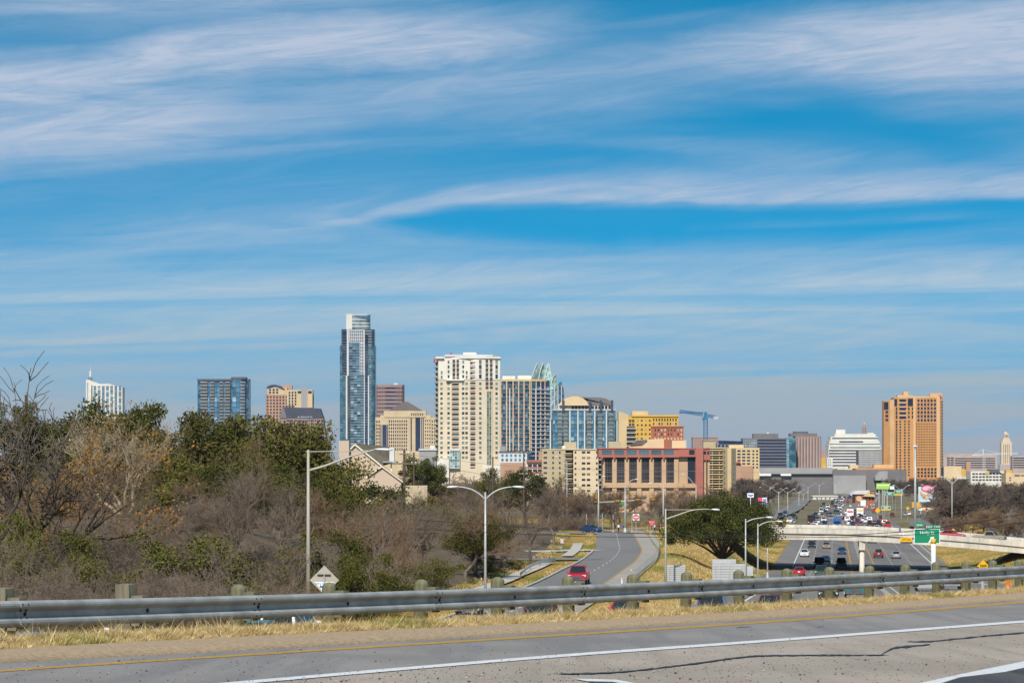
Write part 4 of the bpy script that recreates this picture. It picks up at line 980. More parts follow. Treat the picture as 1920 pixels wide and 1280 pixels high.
for k in range(6):
    p = p0_+Vector((0.118, 1.0, 0))*(5.2*k); zt = bridge_z(t)-1.305; zb = min(gz(p.x, p.y), zt-2.2)-0.4
    MB().box((p.x-b0.x, p.y-b0.y, zt-0.75-b0.z), (1.0, 1.6, 1.5), M['bridge'], -0.1).build('pier_cap', OV)
    c = MB(); c.lathe([(0.5, zb), (0.45, zb+0.6), (0.42, zt-1.48)], (p.x-b0.x, p.y-b0.y, -b0.z), M['bridge'], 14); c.build('pier', OV, smooth=True)
for t, s in ((57.0, -1),):
    bridge_bar('abutment', t-1.0, t+1.0, 0.4, BRIDGE_W-0.4, -5.5, -1.31, M['bridge'], 2)
# handrail along the near parapet
pts = [bpt(t, 0.18, 0.84)-b0 for t in np.linspace(TA, TB, 24)]
hr = MB(); hr.tube(pts, 0.03, M['galv_pole'], 5); HR = hr.build('handrail', OV)
for i, t in enumerate(np.linspace(TA, TB, 27)): MB().tube([bpt(t, 0.18, 0.62)-b0, bpt(t, 0.18, 0.84)-b0], 0.025, M['galv_pole'], 5).build('baluster', HR)
# clearance plate and lettering on the girder
def on_bridge(t, s, dz): return bpt(t, s, dz)-b0
t_at = lambda px: min(np.linspace(0, 60, 1200), key=lambda t: abs(960+F*bpt(t, 0).x/bpt(t, 0).y-px))
tp = t_at(1699); ang = math.atan2(BU[1], BU[0])
pl = MB().box((0, 0, 0), (2.1, 0.05, 0.72), M['sign_yellow'], ang).build('clearance_sign', OV, loc=on_bridge(tp, -0.05, -0.62))
tx = link('lettering', font_mesh('16FT 8IN', 0.42, M['black'], 0.01), pl, (0.0, 0.0, 0.0)); tx.rotation_euler = (math.pi/2, 0, ang); tx.location = (-BN[0]*0.04, -BN[1]*0.04, 0)
for k in range(5): MB().box((0, 0, 0), (0.3, 0.02, 0.26), M['sign_white'], ang).build('street_letter', OV, loc=on_bridge(t_at(1688+k*5.2), -0.012, 0.3))
# median barrier and verge barriers of the highway
def barrier(line, off, label, name='median_barrier', h=0.82, cut=12.0):
    b = Vector(line[len(line)//2]); root = thing(name, label, 'barrier', b)
    s, Lh = 0.0, line_len(line)
    while s < Lh-1:
        ln = sub_line(line, s, min(Lh, s+cut)-0.05); T = np.gradient(ln[:, :2], axis=0); T /= np.linalg.norm(T, axis=1)[:, None]; vs = []
        prof = ((-0.32, 0), (-0.28, 0.08), (-0.12, 0.33), (-0.08, h), (0.08, h), (0.12, 0.33), (0.28, 0.08), (0.32, 0)); K = len(prof)
        for p, q in zip(ln, T):
            for o, z in prof: vs.append((p[0]+q[1]*(off+o)-b.x, p[1]-q[0]*(off+o)-b.y, p[2]+z-b.z-0.02))
        n = len(ln); fs = [(i*K+k, i*K+(k+1) % K, (i+1)*K+(k+1) % K, (i+1)*K+k) for i in range(n-1) for k in range(K)]+[tuple(range(K))[::-1], tuple(range((n-1)*K, n*K))]
        MB().add(vs, fs, M['concrete']).build('barrier_section', root); s += cut
    return root
barrier(sub_line(HWY, 80, 900), 0.0, 'pale concrete median barrier running down the middle of the highway', cut=14)
barrier(sub_line(HWY, 480, 700), 15.0, 'concrete barrier along the right edge of the jammed lanes beyond the overpass', 'edge_barrier', 0.85, 14)

# ------------------------------------------------------------------ lamps, signals, signs
def head(mb, p, dx, L_=0.95, wd_=0.17, m=None):
    vs = []; prof = ((0, 0.05, 0.04), (0.12, 0.10, 0.06), (0.35, 0.16, 0.09), (0.65, 0.18, 0.10), (0.88, 0.13, 0.07), (1.0, 0.03, 0.02)); n = 10; u = Vector(dx).normalized(); v = Vector((-u.y, u.x, 0))
    for t, w, h in prof:
        for k in range(n):
            a = 2*math.pi*k/n; vs.append(Vector(p)+u*(t*L_)+v*(w*math.cos(a)*wd_/0.17)+Vector((0, 0, h*math.sin(a)+0.03-0.05*t)))
    N = len(prof); mb.add(vs, [(i*n+k, i*n+(k+1) % n, (i+1)*n+(k+1) % n, (i+1)*n+k) for i in range(N-1) for k in range(n)]+[tuple(range(n))[::-1], tuple(range((N-1)*n, N*n))], m or M['lamp'])
def lamp(px, ytop, d, arms, label, group=None, m=None, r=0.10, zb=None, rod=None, base=False, name='street_lamp', cat='street lamp'):
    """arms: list of (attach row, [(px,row)...], head length) given where they stand at depth d"""
    x = WX(px, d); z0 = gz(x, d) if zb is None else zb; m = m or M['galv_pole']
    t = thing(name, label, cat, (x, d, z0), 0, group); O = Vector((x, d, z0)); h = WZ(ytop, d)-z0
    MB().tube([(0, 0, -0.3), (0, 0, h*0.5), (0, 0, h)], [r*1.15, r*0.9, r*0.62], m, 10).build('pole', t, smooth=True)
    if base: MB().lathe([(r*2.6, -0.1), (r*2.6, 0.15), (r*1.7, 0.7), (r*1.2, 0.95)], (0, 0, 0), m, 10).build('base', t)
    for ya, pts, hl in arms:
        P = [Vector((0, 0, WZ(ya, d)-z0))]+[W(a, b, d)-O for a, b in pts]
        P = [Vector(q) for q in catmull(P, 0.25)]
        a = MB().tube(P, [r*0.62*(1-0.45*i/len(P)) for i in range(len(P))], m, 7).build('arm', t, smooth=True)
        hm = MB(); head(hm, P[-1], (P[-1]-P[-4])*Vector((1, 1, 0)), hl); hm.build('lamp_head', t, smooth=True)
    if rod: MB().tube([W(rod[0], rod[1], d)-O, W(rod[2], rod[3], d)-O], 0.03, m, 5).build('tie_rod', t)
    return t
lamp(578, 843, 180, [(882, [(612, 872), (655, 856), (690, 846), (703, 842.5)], 1.15)], 'tall tan single-arm street lamp in front of the wooded bank', m=M['pole_tan'], r=0.135, rod=(573, 846.5, 690, 845))
lamp(910, 922, 222, [(936, [(898, 925), (884, 917), (868, 913), (860, 912.5)], 0.95), (936, [(922, 925), (936, 917), (952, 913), (961, 912.5)], 0.95)], 'pale street lamp with two curved arms over the frontage road', r=0.11)
lamp(1248, 953, 245, [(973, [(1268, 966), (1295, 957), (1318, 954), (1334, 955)], 0.75)], 'tan single-arm street lamp standing left of the live oak', m=M['pole_tan'], r=0.11, rod=(1246, 955.5, 1318, 955))
lamp(1398, 972, 268, [(979, [(1410, 973.5), (1424, 970.5), (1436, 969.5)], 0.7)], 'slim grey street lamp in front of the right side of the live oak', r=0.09)
lamp(1421, 981, 284, [(987, [(1430, 981), (1442, 977.5), (1456, 977)], 0.65)], 'second slim grey street lamp just right of the first, nearer the highway', r=0.09)
lamp(1439, 1004, 405, [(1006, [(1446, 1001), (1454, 1000)], 0.6)], 'short grey lamp pole with flared base under the oak branches', r=0.10, base=True)
lamp(1243.6, 907, 530, [(920, [(1238, 913), (1231, 907.5), (1224, 906)], 0.9)], 'grey street lamp at the right corner of the junction', r=0.13)
lamp(1172, 911, 528, [(914, [(1178, 907), (1184, 900), (1190, 898)], 0.75)], 'grey lamp pole in the middle of the junction beside the do-not-enter sign', r=0.14, base=True)
lamp(1305, 908, 640, [(913, [(1298, 903), (1289, 893), (1284, 889)], 0.8)], 'grey street lamp in front of the red brick corner of the offices', r=0.15)
lamp(1063, 865, 560, [(868, [(1058, 860), (1051, 856), (1048, 855)], 0.8)], 'slim street lamp in front of the olive apartment block', r=0.10)
def y_lamp(px, ytop, ybase, arm, label, hm=12.0, group=None):
    d = F*hm/(ybase-ytop); z0 = WZ(ybase, d); q = F/d
    lamp(px, ytop+0.4*q, d, [(ytop+1.2*q, [(px-arm*0.5*q, ytop+0.3*q), (px-arm*q, ytop-0.6*q)], 0.9), (ytop+1.2*q, [(px+arm*0.5*q, ytop+0.3*q), (px+arm*q, ytop-0.6*q)], 0.9)], label, group, r=0.14, zb=z0-0.6)
for i, (px, yt, yb, a) in enumerate([(1460, 918, 985, 2.2), (1477, 919, 979, 2.2), (1438, 916, 972, 2.2), (1498, 920, 970, 2.0), (1444, 909, 962, 2.6), (1506, 924, 965, 2.0), (1515, 911, 953, 2.0), (1536, 907, 948, 2.0), (1567, 908, 946, 1.6)]):
    y_lamp(px, yt, yb, a, ['nearest', 'second nearest', 'third nearest', 'fourth nearest', 'fifth nearest', 'sixth nearest', 'seventh nearest', 'eighth nearest', 'farthest'][i]+' of the twin-arm lamps along the left of the far highway', group='twin-arm lamps left of the highway')
y_lamp(1785, 898, 990, 2.0, 'twin-arm lamp rising behind the red sedan on the overpass', group='lamps right of the highway')
y_lamp(1744, 912, 985, 2.0, 'twin-arm lamp in front of the food billboard', group='lamps right of the highway')
y_lamp(1658, 916, 978, 1.8, 'twin-arm lamp left of the green exit signs beyond the overpass', group='lamps right of the highway')
y_lamp(1690, 913, 984, 2.0, 'twin-arm lamp beside the green exit signs beyond the overpass', group='lamps right of the highway')
d = 800; x = WX(1716, d); t = thing('high_mast', 'very tall pale high-mast light pole in front of the orange hotel', 'light pole', (x, d, gz(x, d)))
h = WZ(838, d)-gz(x, d); MB().tube([(0, 0, -0.5), (0, 0, h*0.5), (0, 0, h)], [0.42, 0.34, 0.22], M['galv_pole'], 10).build('pole', t, smooth=True)
MB().lathe([(0.3, h), (0.75, h+0.1), (0.75, h+0.35), (0.25, h+0.6)], (0, 0, 0), M['lamp'], 10).build('light_ring', t)

# junction signals
d = 530; x = WX(1122, d); z0 = gz(x, d); O = Vector((x, d, z0)); SG = thing('signal_mast', 'grey traffic signal mast with long horizontal arm over the junction', 'traffic signal', O)
MB().tube([(0, 0, -0.3), (0, 0, 5), (0, 0, WZ(905, d)-z0)], [0.19, 0.16, 0.12], M['galv_pole'], 10).build('pole', SG, smooth=True)
MB().lathe([(0.42, -0.1), (0.42, 0.15), (0.26, 0.6), (0.2, 0.8)], (0, 0, 0), M['galv_pole'], 10).build('base', SG)
MB().tube([W(1123, 941.5, d)-O, W(1175, 938.5, d)-O, W(1230, 935.5, d)-O], [0.12, 0.09, 0.06], M['galv_pole'], 8).build('mast_arm', SG, smooth=True)
MB().tube([W(1122, 906, d)-O, W(1126, 900, d)-O, W(1129, 893.5, d)-O], [0.07, 0.06, 0.05], M['galv_pole'], 7).build('lamp_arm', SG)
hm = MB(); head(hm, W(1128, 892.5, d)-O, (1, 0, 0), 0.75); hm.build('lamp_head', SG, smooth=True)
def sig(px, py, w, h, black_right=False):
    q = d/F; b = MB().box((0, 0, 0), (w*q, 0.22, h*q), M['sign_yellow']).build('signal_head', SG, loc=W(px, py, d-0.25)-O)
    n = 3; hor = w > h
    for k in range(n):
        o = (k-(n-1)/2)*(max(w, h)*q/n); s = min(w, h)*q*0.36
        MB().lathe([(s, 0), (s, 0.08), (s*0.8, 0.12)], (0, 0, 0), M['black'], 8).build('lens_hood', b, loc=(o if hor else 0, -0.12, 0 if hor else o)).rotation_euler = (math.pi/2, 0, 0)
    MB().box((0, 0.14, 0), (w*q+0.25, 0.03, h*q+0.25), M['black']).build('backplate', b)
sig(1118.5, 930, 3.2, 11); sig(1117, 941.5, 6, 3.6); sig(1158, 939, 10, 3.6); sig(1196, 937, 9, 3.6); sig(1224, 936, 9.5, 3.6)
q = d/F; MB().box((0, 0, 0), (10*q, 0.04, 3.4*q), M['sign_green']).build('street_name_sign', SG, loc=W(1166.5, 944.3, d-0.25)-O)
def ped(px, ytop, ybase, k):
    x = WX(px, d); z0 = gz(x, d); t = thing('pedestrian_signal', f'{k} of the four short crossing signal posts at the junction', 'crossing signal', (x, d-2, z0), group='crossing signal posts')
    h = WZ(ytop, d)-z0; MB().tube([(0, 0, -0.2), (0, 0, h)], 0.06, M['galv_pole'], 7).build('post', t)
    MB().lathe([(0.2, -0.1), (0.2, 0.12), (0.08, 0.4)], (0, 0, 0), M['galv_pole'], 8).build('base', t)
    MB().box((0.12, -0.1, h*0.68), (0.3, 0.25, 0.42), M['sign_yellow'] if k != 'third' else M['black']).build('signal_head', t)
    MB().box((0.12, -0.26, h*0.68), (0.22, 0.06, 0.3), M['black']).build('lens', t)
for p, yt, k in ((1099, 962, 'leftmost'), (1129, 962, 'second'), (1149, 964, 'third'), (1184, 965, 'rightmost')): ped(p, yt, 996, k)
def sign_post(name, label, cat, px, d, y0, y1, w, m, shape='rect', posts=(0,), text=None, tcol=None, tsize=0.3, zb=None, edge=None, tilt=0.0, group=None, pm=None):
    x = WX(px, d); z0 = gz(x, d) if zb is None else zb; t = thing(name, label, cat, (x, d, z0), 0, group); zc = WZ((y0+y1)/2, d)-z0; h = (y1-y0)*d/F; w = w*d/F
    for p in posts: MB().tube([(p*w/2, 0.06, -0.4), (p*w/2, 0.06, zc+h*0.3)], 0.045, pm or M['galv_pole'], 6).build('post', t)
    if shape == 'rect':
        if edge: MB().box((0, -0.02, 0), (w, 0.02, h), edge).build('border', t, loc=(0, 0, zc)); w2, h2 = w*0.95, h-0.05*w
        else: w2, h2 = w, h
        f = MB().box((0, -0.05, 0), (w2, 0.03, h2), m).build('face', t, loc=(0, 0, zc))
    elif shape == 'diamond':
        s = h/2; f = MB().extrude([(0, -0.05, s), (s, -0.05, 0), (0, -0.05, -s), (-s, -0.05, 0)], (0, 0.03, 0), m).build('face', t, loc=(0, 0, zc))
    if text:
        for i, (tt, dx, dz, sz) in enumerate(text):
            o = link('lettering', font_mesh(tt, sz*h, tcol, 0.008), f, (dx*w, -0.075, dz*h)); o.rotation_euler = (math.pi/2, 0, 0)
    return t, f
# green exit sign
HS, HF = sign_post('exit_sign', 'green exit sign reading Holly St hung in front of the overpass', 'road sign', 1738, 390, 990.5, 1018.3, 48.5, M['sign_green'], zb=-15.2, edge=M['sign_white'], posts=(),
     text=[('Holly St', 0.0, 0.22, 0.30)], tcol=M['sign_white'])
q = 390/F; zc = WZ(1004.4, 390)+15.2
tb = MB().box((0, -0.05, 0), (26*q, 0.03, 6.6*q), M['sign_green']).build('exit_tab', HS, loc=(WX(1750, 390)-WX(1738, 390), 0, WZ(987.4, 390)+15.2))
o = link('lettering', font_mesh('EXIT  234A', 0.42, M['sign_white'], 0.008), tb, (0, -0.075, 0)); o.rotation_euler = (math.pi/2, 0, 0)
tb = MB().box((0, 0.3, 0), (15*q, 0.03, 8.5*q), M['sign_green']).build('upper_tab', HS, loc=(WX(1724.5, 390)-WX(1738, 390), 0, WZ(982.4, 390)+15.2))
o = link('lettering', font_mesh('234A', 0.4, M['sign_white'], 0.008), tb, (0, 0.275, -0.12)); o.rotation_euler = (math.pi/2, 0, 0)
ar = MB(); ar.add([(-0.45, 0, -0.45), (-0.3, 0, -0.55), (0.12, 0, -0.1), (0.25, 0, -0.25), (0.35, 0, 0.35), (-0.25, 0, 0.25), (-0.1, 0, 0.1)], [(0, 1, 2, 6), (3, 4, 5, 6, 2)], M['sign_white'])
ar.build('arrow', HF, loc=(0.62, -0.075, -0.42))
mb = MB(); mb.tube([(WX(1749.5, 390)-WX(1738, 390), -0.35, -0.5), (WX(1749.5, 390)-WX(1738, 390), -0.35, WZ(1010, 390)+15.2)], 0.33, M['sign_white'], 12); PT = mb.build('white_post', HS, smooth=True)
mb = MB(); mb.tube([(WX(1749.5, 390)-WX(1738, 390), -0.35, WZ(1018.5, 390)+15.2), (WX(1749.5, 390)-WX(1738, 390), -0.35, WZ(1009.5, 390)+15.2)], 0.345, M['sign_yellow'], 12); mb.build('yellow_sleeve', HS, smooth=True)
# do not enter, wrong way
t, f = sign_post('do_not_enter_sign', 'white square sign with red do-not-enter disc at the junction', 'road sign', 1192.5, 520, 963, 975, 12, M['sign_white'])
s = 5.6*520/F; MB().lathe([(s, 0), (s, 0.03)], (0, 0, 0), M['sign_red'], 24).build('red_disc', f, loc=(0, -0.075, 0)).rotation_euler = (math.pi/2, 0, 0)
MB().box((0, -0.115, 0), (s*1.5, 0.02, s*0.3), M['sign_white']).build('white_bar', f)
for tt, z in (('DO NOT', 0.32), ('ENTER', -0.32)):
    o = link('lettering', font_mesh(tt, 0.24, M['sign_white'], 0.006), f, (0, -0.12, z)); o.rotation_euler = (math.pi/2, 0, 0)
sign_post('wrong_way_sign', 'red rectangular wrong-way sign right of the do-not-enter sign', 'road sign', 1222, 520, 975.5, 984, 10.5, M['sign_red'], posts=(-0.5, 0.5), text=[('WRONG', 0, 0.22, 0.34), ('WAY', 0, -0.22, 0.34)], tcol=M['sign_white'])
sign_post('small_sign', 'small green sign on the left of the wrong-way sign', 'road sign', 1214, 522, 980, 984, 4.5, M['leaf_olive'])
sign_post('speed_sign', 'small white sign with red lettering on the grass by the driveway', 'road sign', 1053.5, 395, 1010, 1018, 5.5, M['sign_white'], text=[('NO', 0, 0.2, 0.3), ('TURN', 0, -0.2, 0.28)], tcol=M['sign_red'])
# yellow warning diamonds
sign_post('warning_sign', 'yellow warning diamond just behind the guardrail at the right', 'road sign', 1843, 84, 1049, 1079, 30, M['sign_yellow'], 'diamond', text=[('ROAD', 0, 0.16, 0.15), ('WORK', 0, -0.02, 0.17)], tcol=M['black'])
_p = bpt(t_at(1836.5)-3.2, BRIDGE_W-1.2); sign_post('warning_sign', 'yellow warning diamond on the overpass beside the tan pickup', 'road sign', 960+F*_p.x/_p.y, _p.y, 990, 1004, 14, M['sign_yellow'], 'diamond', zb=_p.z, text=[('XX', 0, 0.0, 0.3)], tcol=M['black'])
sign_post('warning_sign', 'small yellow warning diamond beyond the overpass by the packed lanes', 'road sign', 1645.5, 900, 951, 962, 8, M['sign_yellow'], 'diamond')
sign_post('warning_sign', 'tiny yellow sign on the far grass beside the exit ramp', 'road sign', 1702, 960, 949, 956, 8, M['sign_yellow'], 'diamond')
# far green signs
def far_sign(px, d, y0, y1, w, label, yel=True):
    t, f = sign_post('exit_sign', label, 'road sign', px, d, y0, y1, w, M['sign_green'], posts=(-0.7, 0.7), pm=M['galv_pole'], edge=M['sign_white']); q = d/F
    if yel: MB().box((0, -0.06, -(y1-y0)*q/2-1.2*q), (w*q, 0.04, 2.6*q), M['sign_yellow']).build('exit_only_panel', f)
    for k in (0.2, -0.15): MB().box((0, -0.08, k*(y1-y0)*q), (w*q*(0.62 if k > 0 else 0.45), 0.015, 0.9*q), M['sign_white']).build('lettering', f)
far_sign(1668, 1150, 922, 928.5, 16, 'low wide green road sign beyond the overpass', False)
far_sign(1684.5, 1140, 917.5, 926, 16, 'taller green road sign with yellow strip right of the low wide one')
far_sign(1661, 930, 948, 954, 18, 'nearest green exit sign with yellow strip beyond the overpass')
# sign backs behind the rail
def sign_back(px0, px1, y0, y1, d, planks, label, posts, extra=None):
    x = WX((px0+px1)/2, d); z0 = gz(x, d); t = thing('sign_back', label, 'road sign', (x, d, z0)); q = d/F; w = (px1-px0)*q
    for k in range(planks):
        h = (y1-y0)*q/planks; MB().box((0, 0, 0), (w, 0.03, h-0.012), M['sign_back']).build('plank', t, loc=(0, 0, WZ(y0, d)-z0-h*(k+0.5)))
        MB().box((0, -0.035, 0), (w*0.995, 0.035, 0.03), M['galv']).build('rib', t, loc=(0, 0, WZ(y0, d)-z0-h*(k+1)+0.02))
    for p in posts: MB().box((p*w/2, -0.10, (WZ(y0+3, d)-z0)/2-0.2), (0.09, 0.09, WZ(y0+3, d)-z0+0.4), M['galv_pole']).build('post', t)
    if extra:
        a, b, c, e, n = extra; h = (e-c)*q/n
        for k in range(n): MB().box((WX((a+b)/2, d)-x, 0.0, WZ(c, d)-z0-h*(k+0.5)), ((b-a)*q, 0.03, h-0.012), M['sign_back']).build('plank', t)
    return t
sign_back(1246, 1285, 1058.5, 1093, 250, 9, 'ribbed grey sign back with two posts on the slope left of the white one', (-0.6, 0.55))
sign_back(1335.5, 1397, 1056.5, 1086, 262, 6, 'large pale back of a road sign below the live oak', (-0.85, -0.55, 0.0, 0.75), (1335.5, 1380, 1047.5, 1056.2, 1))
d = 300; x = WX(1406, d); t = thing('utility_cabinet', 'small pale roadside cabinet right of the large sign back', 'cabinet', (x, d, gz(x, d)-0.05)); q = d/F
z = WZ(1061, d)-t.location.z; MB().box((0, 0, z/2), (11*q, 0.5, z), M['sign_back']).build('body', t); MB().box((0, -0.27, z*0.55), (0.02, 0.03, z*0.7), M['galv']).build('door_seam', t)
# diamond sign seen from behind, with a sticker
d = 107; x = WX(608, d); z0 = gz(x, d); t = thing('diamond_sign', 'diamond road sign seen from behind with white triangle sticker by the guardrail', 'road sign', (x, d, z0)); q = d/F
zc = WZ(1087, d)-z0; s = 27.5*q
f = MB().extrude([(0, 0.04, s), (s, 0.04, 0), (0, 0.04, -s), (-s, 0.04, 0)], (0, 0.02, 0), M['pole_tan']).build('face', t, loc=(0, 0, zc))
tr = MB().extrude([(-s*0.66, 0, 0), (s*0.66, 0, 0), (0, 0, -s*0.72)], (0, 0.006, 0), M['sign_white']).build('triangle_sticker', f, loc=(-0.01, 0.03, -s*0.12))
M['blue'] = mat('blue_print', (0.01, 0.16, 0.55), 0.6)
o = link('lettering', font_mesh('Share the Road', 0.105, M['blue'], 0.002), tr, (0, -0.006, -s*0.13)); o.rotation_euler = (math.pi/2, math.pi, 0)
for dx, r in ((-0.12, 0.05), (0.02, 0.045), (0.10, 0.065)): MB().lathe([(r, 0), (r, 0.004)], (0, 0, 0), M['blue'], 14).build('bicycle_emblem', tr, loc=(dx, -0.002, -s*0.32)).rotation_euler = (math.pi/2, 0, 0)
MB().box((0, 0, 0), (0.5, 0.05, 0.04), M['bolt']).build('bracket', t, loc=(-0.01, 0.0, zc+s*0.36))
MB().tube([(0, 0, -0.4), (0, 0, zc+s*0.42)], 0.03, M['galv_pole'], 8).build('post', t)
# cone, white marker stakes
d = 80; x = WX(1890, d); z0 = gz(x, d); t = thing('traffic_cone', 'orange traffic cone behind the guardrail at the right', 'cone', (x, d, z0))
MB().lathe([(0.15, 0.03), (0.12, 0.06), (0.05, 0.62), (0.03, 0.80), (0.045, 0.86), (0.03, 0.9)], (0, 0, 0), M['orange'], 14).build('cone_body', t, smooth=True); MB().box((0, 0, 0.02), (0.36, 0.36, 0.05), M['orange']).build('base', t)
def stake(px, y0, d, k, z=None):
    x = WX(px, d); z0 = gz(x, d); h = WZ(y0, d)-z0; t = thing('marker_post', f'{k}', 'marker post', (x, d, z0), group='white marker posts')
    MB().box((0, 0, h/2-0.1), (0.11, 0.05, h+0.2), M['sign_white']).build('stake', t); MB().box((0, -0.03, h-0.12), (0.08, 0.012, 0.16), M['sign_back']).build('reflector', t)
stake(200, 1176, 62, 'short white stake behind the left end of the guardrail')
for px, y, d_, k in ((1166, 1083, 281, 'nearest white marker post along the right shoulder of the frontage road'), (1183.5, 1067, 318, 'second white marker post along the shoulder fence'), (1204.5, 1053, 362, 'third white marker post along the shoulder fence'),
                     (1221, 1035, 420, 'fourth white marker post along the shoulder fence'), (1228.5, 1014, 482, 'farthest white marker post along the shoulder fence')): stake(px, y, d_, k)
# shoulder fence
FL = sub_line(FRONT, 285, 480); b = Vector(FL[len(FL)//2]); FN = thing('shoulder_fence', 'low wire fence along the right shoulder of the curving road', 'fence', b)
T = np.gradient(FL[:, :2], axis=0); T /= np.linalg.norm(T, axis=1)[:, None]; FP = [Vector((p[0]+q[1]*5.7, p[1]-q[0]*5.7, p[2])) for p, q in zip(FL, T)]
for p in FP: MB().tube([p-b+Vector((0, 0, -0.3)), p-b+Vector((0, 0, 0.95))], 0.035, M['galv_pole'], 5).build('fence_post', FN)
for z in (0.92, 0.62, 0.32, 0.1): MB().tube([p-b+Vector((0, 0, z)), ] if False else [q-b+Vector((0, 0, z)) for q in FP], 0.018, M['galv'], 4).build('wire', FN)
# short guardrail by the side street
P = [Vector((FZ(y)-o, y, gz(FZ(y)-o, y))) for y, o in ((298, 6.4), (310, 6.9), (322, 7.3), (334, 7.2), (346, 6.3))]
b = P[2]; t = thing('short_guardrail', 'short grey guardrail beside the pavement left of the red pickup', 'guardrail', b)
for p in P: MB().box((0, 0, 0.25), (0.15, 0.15, 0.9), M['post_grey']).build('post', t, loc=p-b)
Q = [Vector(q) for q in catmull([p-b for p in P], 1.5)]; vs = []
for q in Q: vs += [q+Vector((0.1, -0.1, z)) for z in (0.42, 0.52, 0.58, 0.68, 0.76)]+[q+Vector((0.06, -0.06, z)) for z in (0.76, 0.42)]
MB().add(vs, [(7*i+k, 7*i+(k+1) % 7, 7*i+7+(k+1) % 7, 7*i+7+k) for i in range(len(Q)-1) for k in range(7)], M['lamp']).build('rail_beam', t)
# utility poles and wires
def util(px, ytop, d, arms, label):
    x = WX(px, d); z0 = gz(x, d); t = thing('utility_pole', label, 'utility pole', (x, d, z0)); h = WZ(ytop, d)-z0
    MB().tube([(0, 0, -0.5), (0, 0, h)], [0.17, 0.12], M['timber'], 8).build('pole', t)
    for ya, w in arms:
        c = MB().box((0, -0.12, WZ(ya, d)-z0), (w, 0.1, 0.14), M['post_grey']).build('crossarm', t)
        for k in (-0.45, -0.15, 0.3, 0.45): MB().lathe([(0.04, 0), (0.05, 0.08), (0.02, 0.16)], (k*w, -0.12, WZ(ya, d)-z0+0.07), M['sign_back'], 6).build('insulator', c)
    return t
util(758, 843, 300, [(869, 2.6), (851, 1.0)], 'timber utility pole with crossarm in front of the gabled house')
util(776, 848, 420, [], 'thin timber pole just behind the pole with the crossarm')
util(924, 856, 520, [(858, 2.0)], 'timber utility pole at the right corner of the cream tower')
util(982, 847, 520, [(849, 2.6), (888, 1.6)], 'timber utility pole in front of the low red-roofed building')
util(487, 812, 300, [], 'pale bare pole top rising from the hilltop oaks')
util(49, 740, 240, [], 'rust-red pole top among the trees near the left edge')
def wire(pts, label, r=0.016, m=None):
    P = [Vector(q) for q in catmull([W(*p) for p in pts], 4.0)]; b = P[0]
    o = MB().tube([q-b for q in P], r, m or M['wire'], 4).build('power_line', loc=b); tag(o, label, 'cable', 'overhead power lines'); return o
wire([(300, 940, 260), (955, 986, 215), (1240, 1001, 196), (1460, 1004, 180), (1700, 996, 166), (1960, 957, 152)], 'upper of the two black cables sagging in front of the overpass', 0.02)
wire([(300, 965, 262), (955, 1000, 217), (1240, 1006.5, 198), (1470, 1007.5, 182), (1730, 1001, 168), (1960, 973, 154)], 'lower of the two black cables sagging in front of the overpass', 0.02)
wire([(960, 984, 330), (1100, 994, 380), (1240, 985, 470), (1480, 986, 500)], 'thin cable over the frontage road junction', 0.02)
wire([(758, 851, 300), (1020, 877, 400), (1380, 884, 520), (1560, 886, 640)], 'thin pale cable crossing in front of the apartment blocks', 0.022, M['galv_pole'])
wire([(762, 869, 300), (830, 876, 320), (1000, 905, 420), (1110, 915, 560)], 'thin cable running right from the crossarm of the timber pole', 0.02)
# ------------------------------------------------------------------ buildings
def wall(name, c, v=0.10, sc=0.10): return mat(name, c, 0.85, var=v, scale=sc, detail=6)
def glass(name, c, rough=0.22, rnd=0.4, sc=0.16, var=0.35, col2=None, spec=0.18): return mat(name, c, rough, var=var, scale=sc, rnd=rnd, detail=2, col2=col2, spec=spec, thr=(0.4, 0.6))
M['cream'] = wall('cream_stucco', (0.63, 0.53, 0.385)); M['cream_white'] = wall('white_stucco', (0.68, 0.635, 0.55)); M['peach'] = wall('peach_stone', (0.62, 0.47, 0.28))
M['peach_d'] = wall('rosy_stone', (0.42, 0.25, 0.16)); M['pinkstone'] = wall('pink_granite', (0.34, 0.23, 0.20)); M['mauve'] = wall('mauve_granite', (0.30, 0.19, 0.165)); M['slate'] = wall('slate_roof', (0.055, 0.06, 0.085))
M['bank'] = wall('warm_limestone', (0.55, 0.425, 0.26)); M['brownroof'] = wall('brown_roof', (0.12, 0.095, 0.085)); M['grey_c'] = wall('grey_concrete', (0.30, 0.295, 0.285)); M['greylight'] = wall('light_grey_panel', (0.56, 0.57, 0.56))
M['olive_w'] = wall('olive_stucco', (0.46, 0.38, 0.235)); M['ivory'] = wall('ivory_stucco', (0.62, 0.505, 0.33)); M['tan'] = wall('tan_concrete', (0.50, 0.335, 0.20)); M['redband'] = wall('red_brick_band', (0.37, 0.125, 0.095))
M['yellow_w'] = wall('yellow_stucco', (0.60, 0.36, 0.06)); M['buff'] = wall('buff_stucco', (0.57, 0.43, 0.235)); M['brick'] = wall('red_brick', (0.36, 0.115, 0.06)); M['orange_w'] = wall('orange_stone', (0.52, 0.26, 0.09)); M['orange_l'] = wall('pale_orange_stone', (0.64, 0.39, 0.19))
M['dgrey'] = wall('dark_grey_panel', (0.10, 0.105, 0.115)); M['mgrey'] = wall('mid_grey_panel', (0.16, 0.15, 0.15)); M['whitew'] = wall('white_concrete', (0.63, 0.60, 0.53)); M['domes'] = wall('rose_granite_dome', (0.33, 0.20, 0.155)); M['lime'] = wall('limestone', (0.62, 0.50, 0.35))
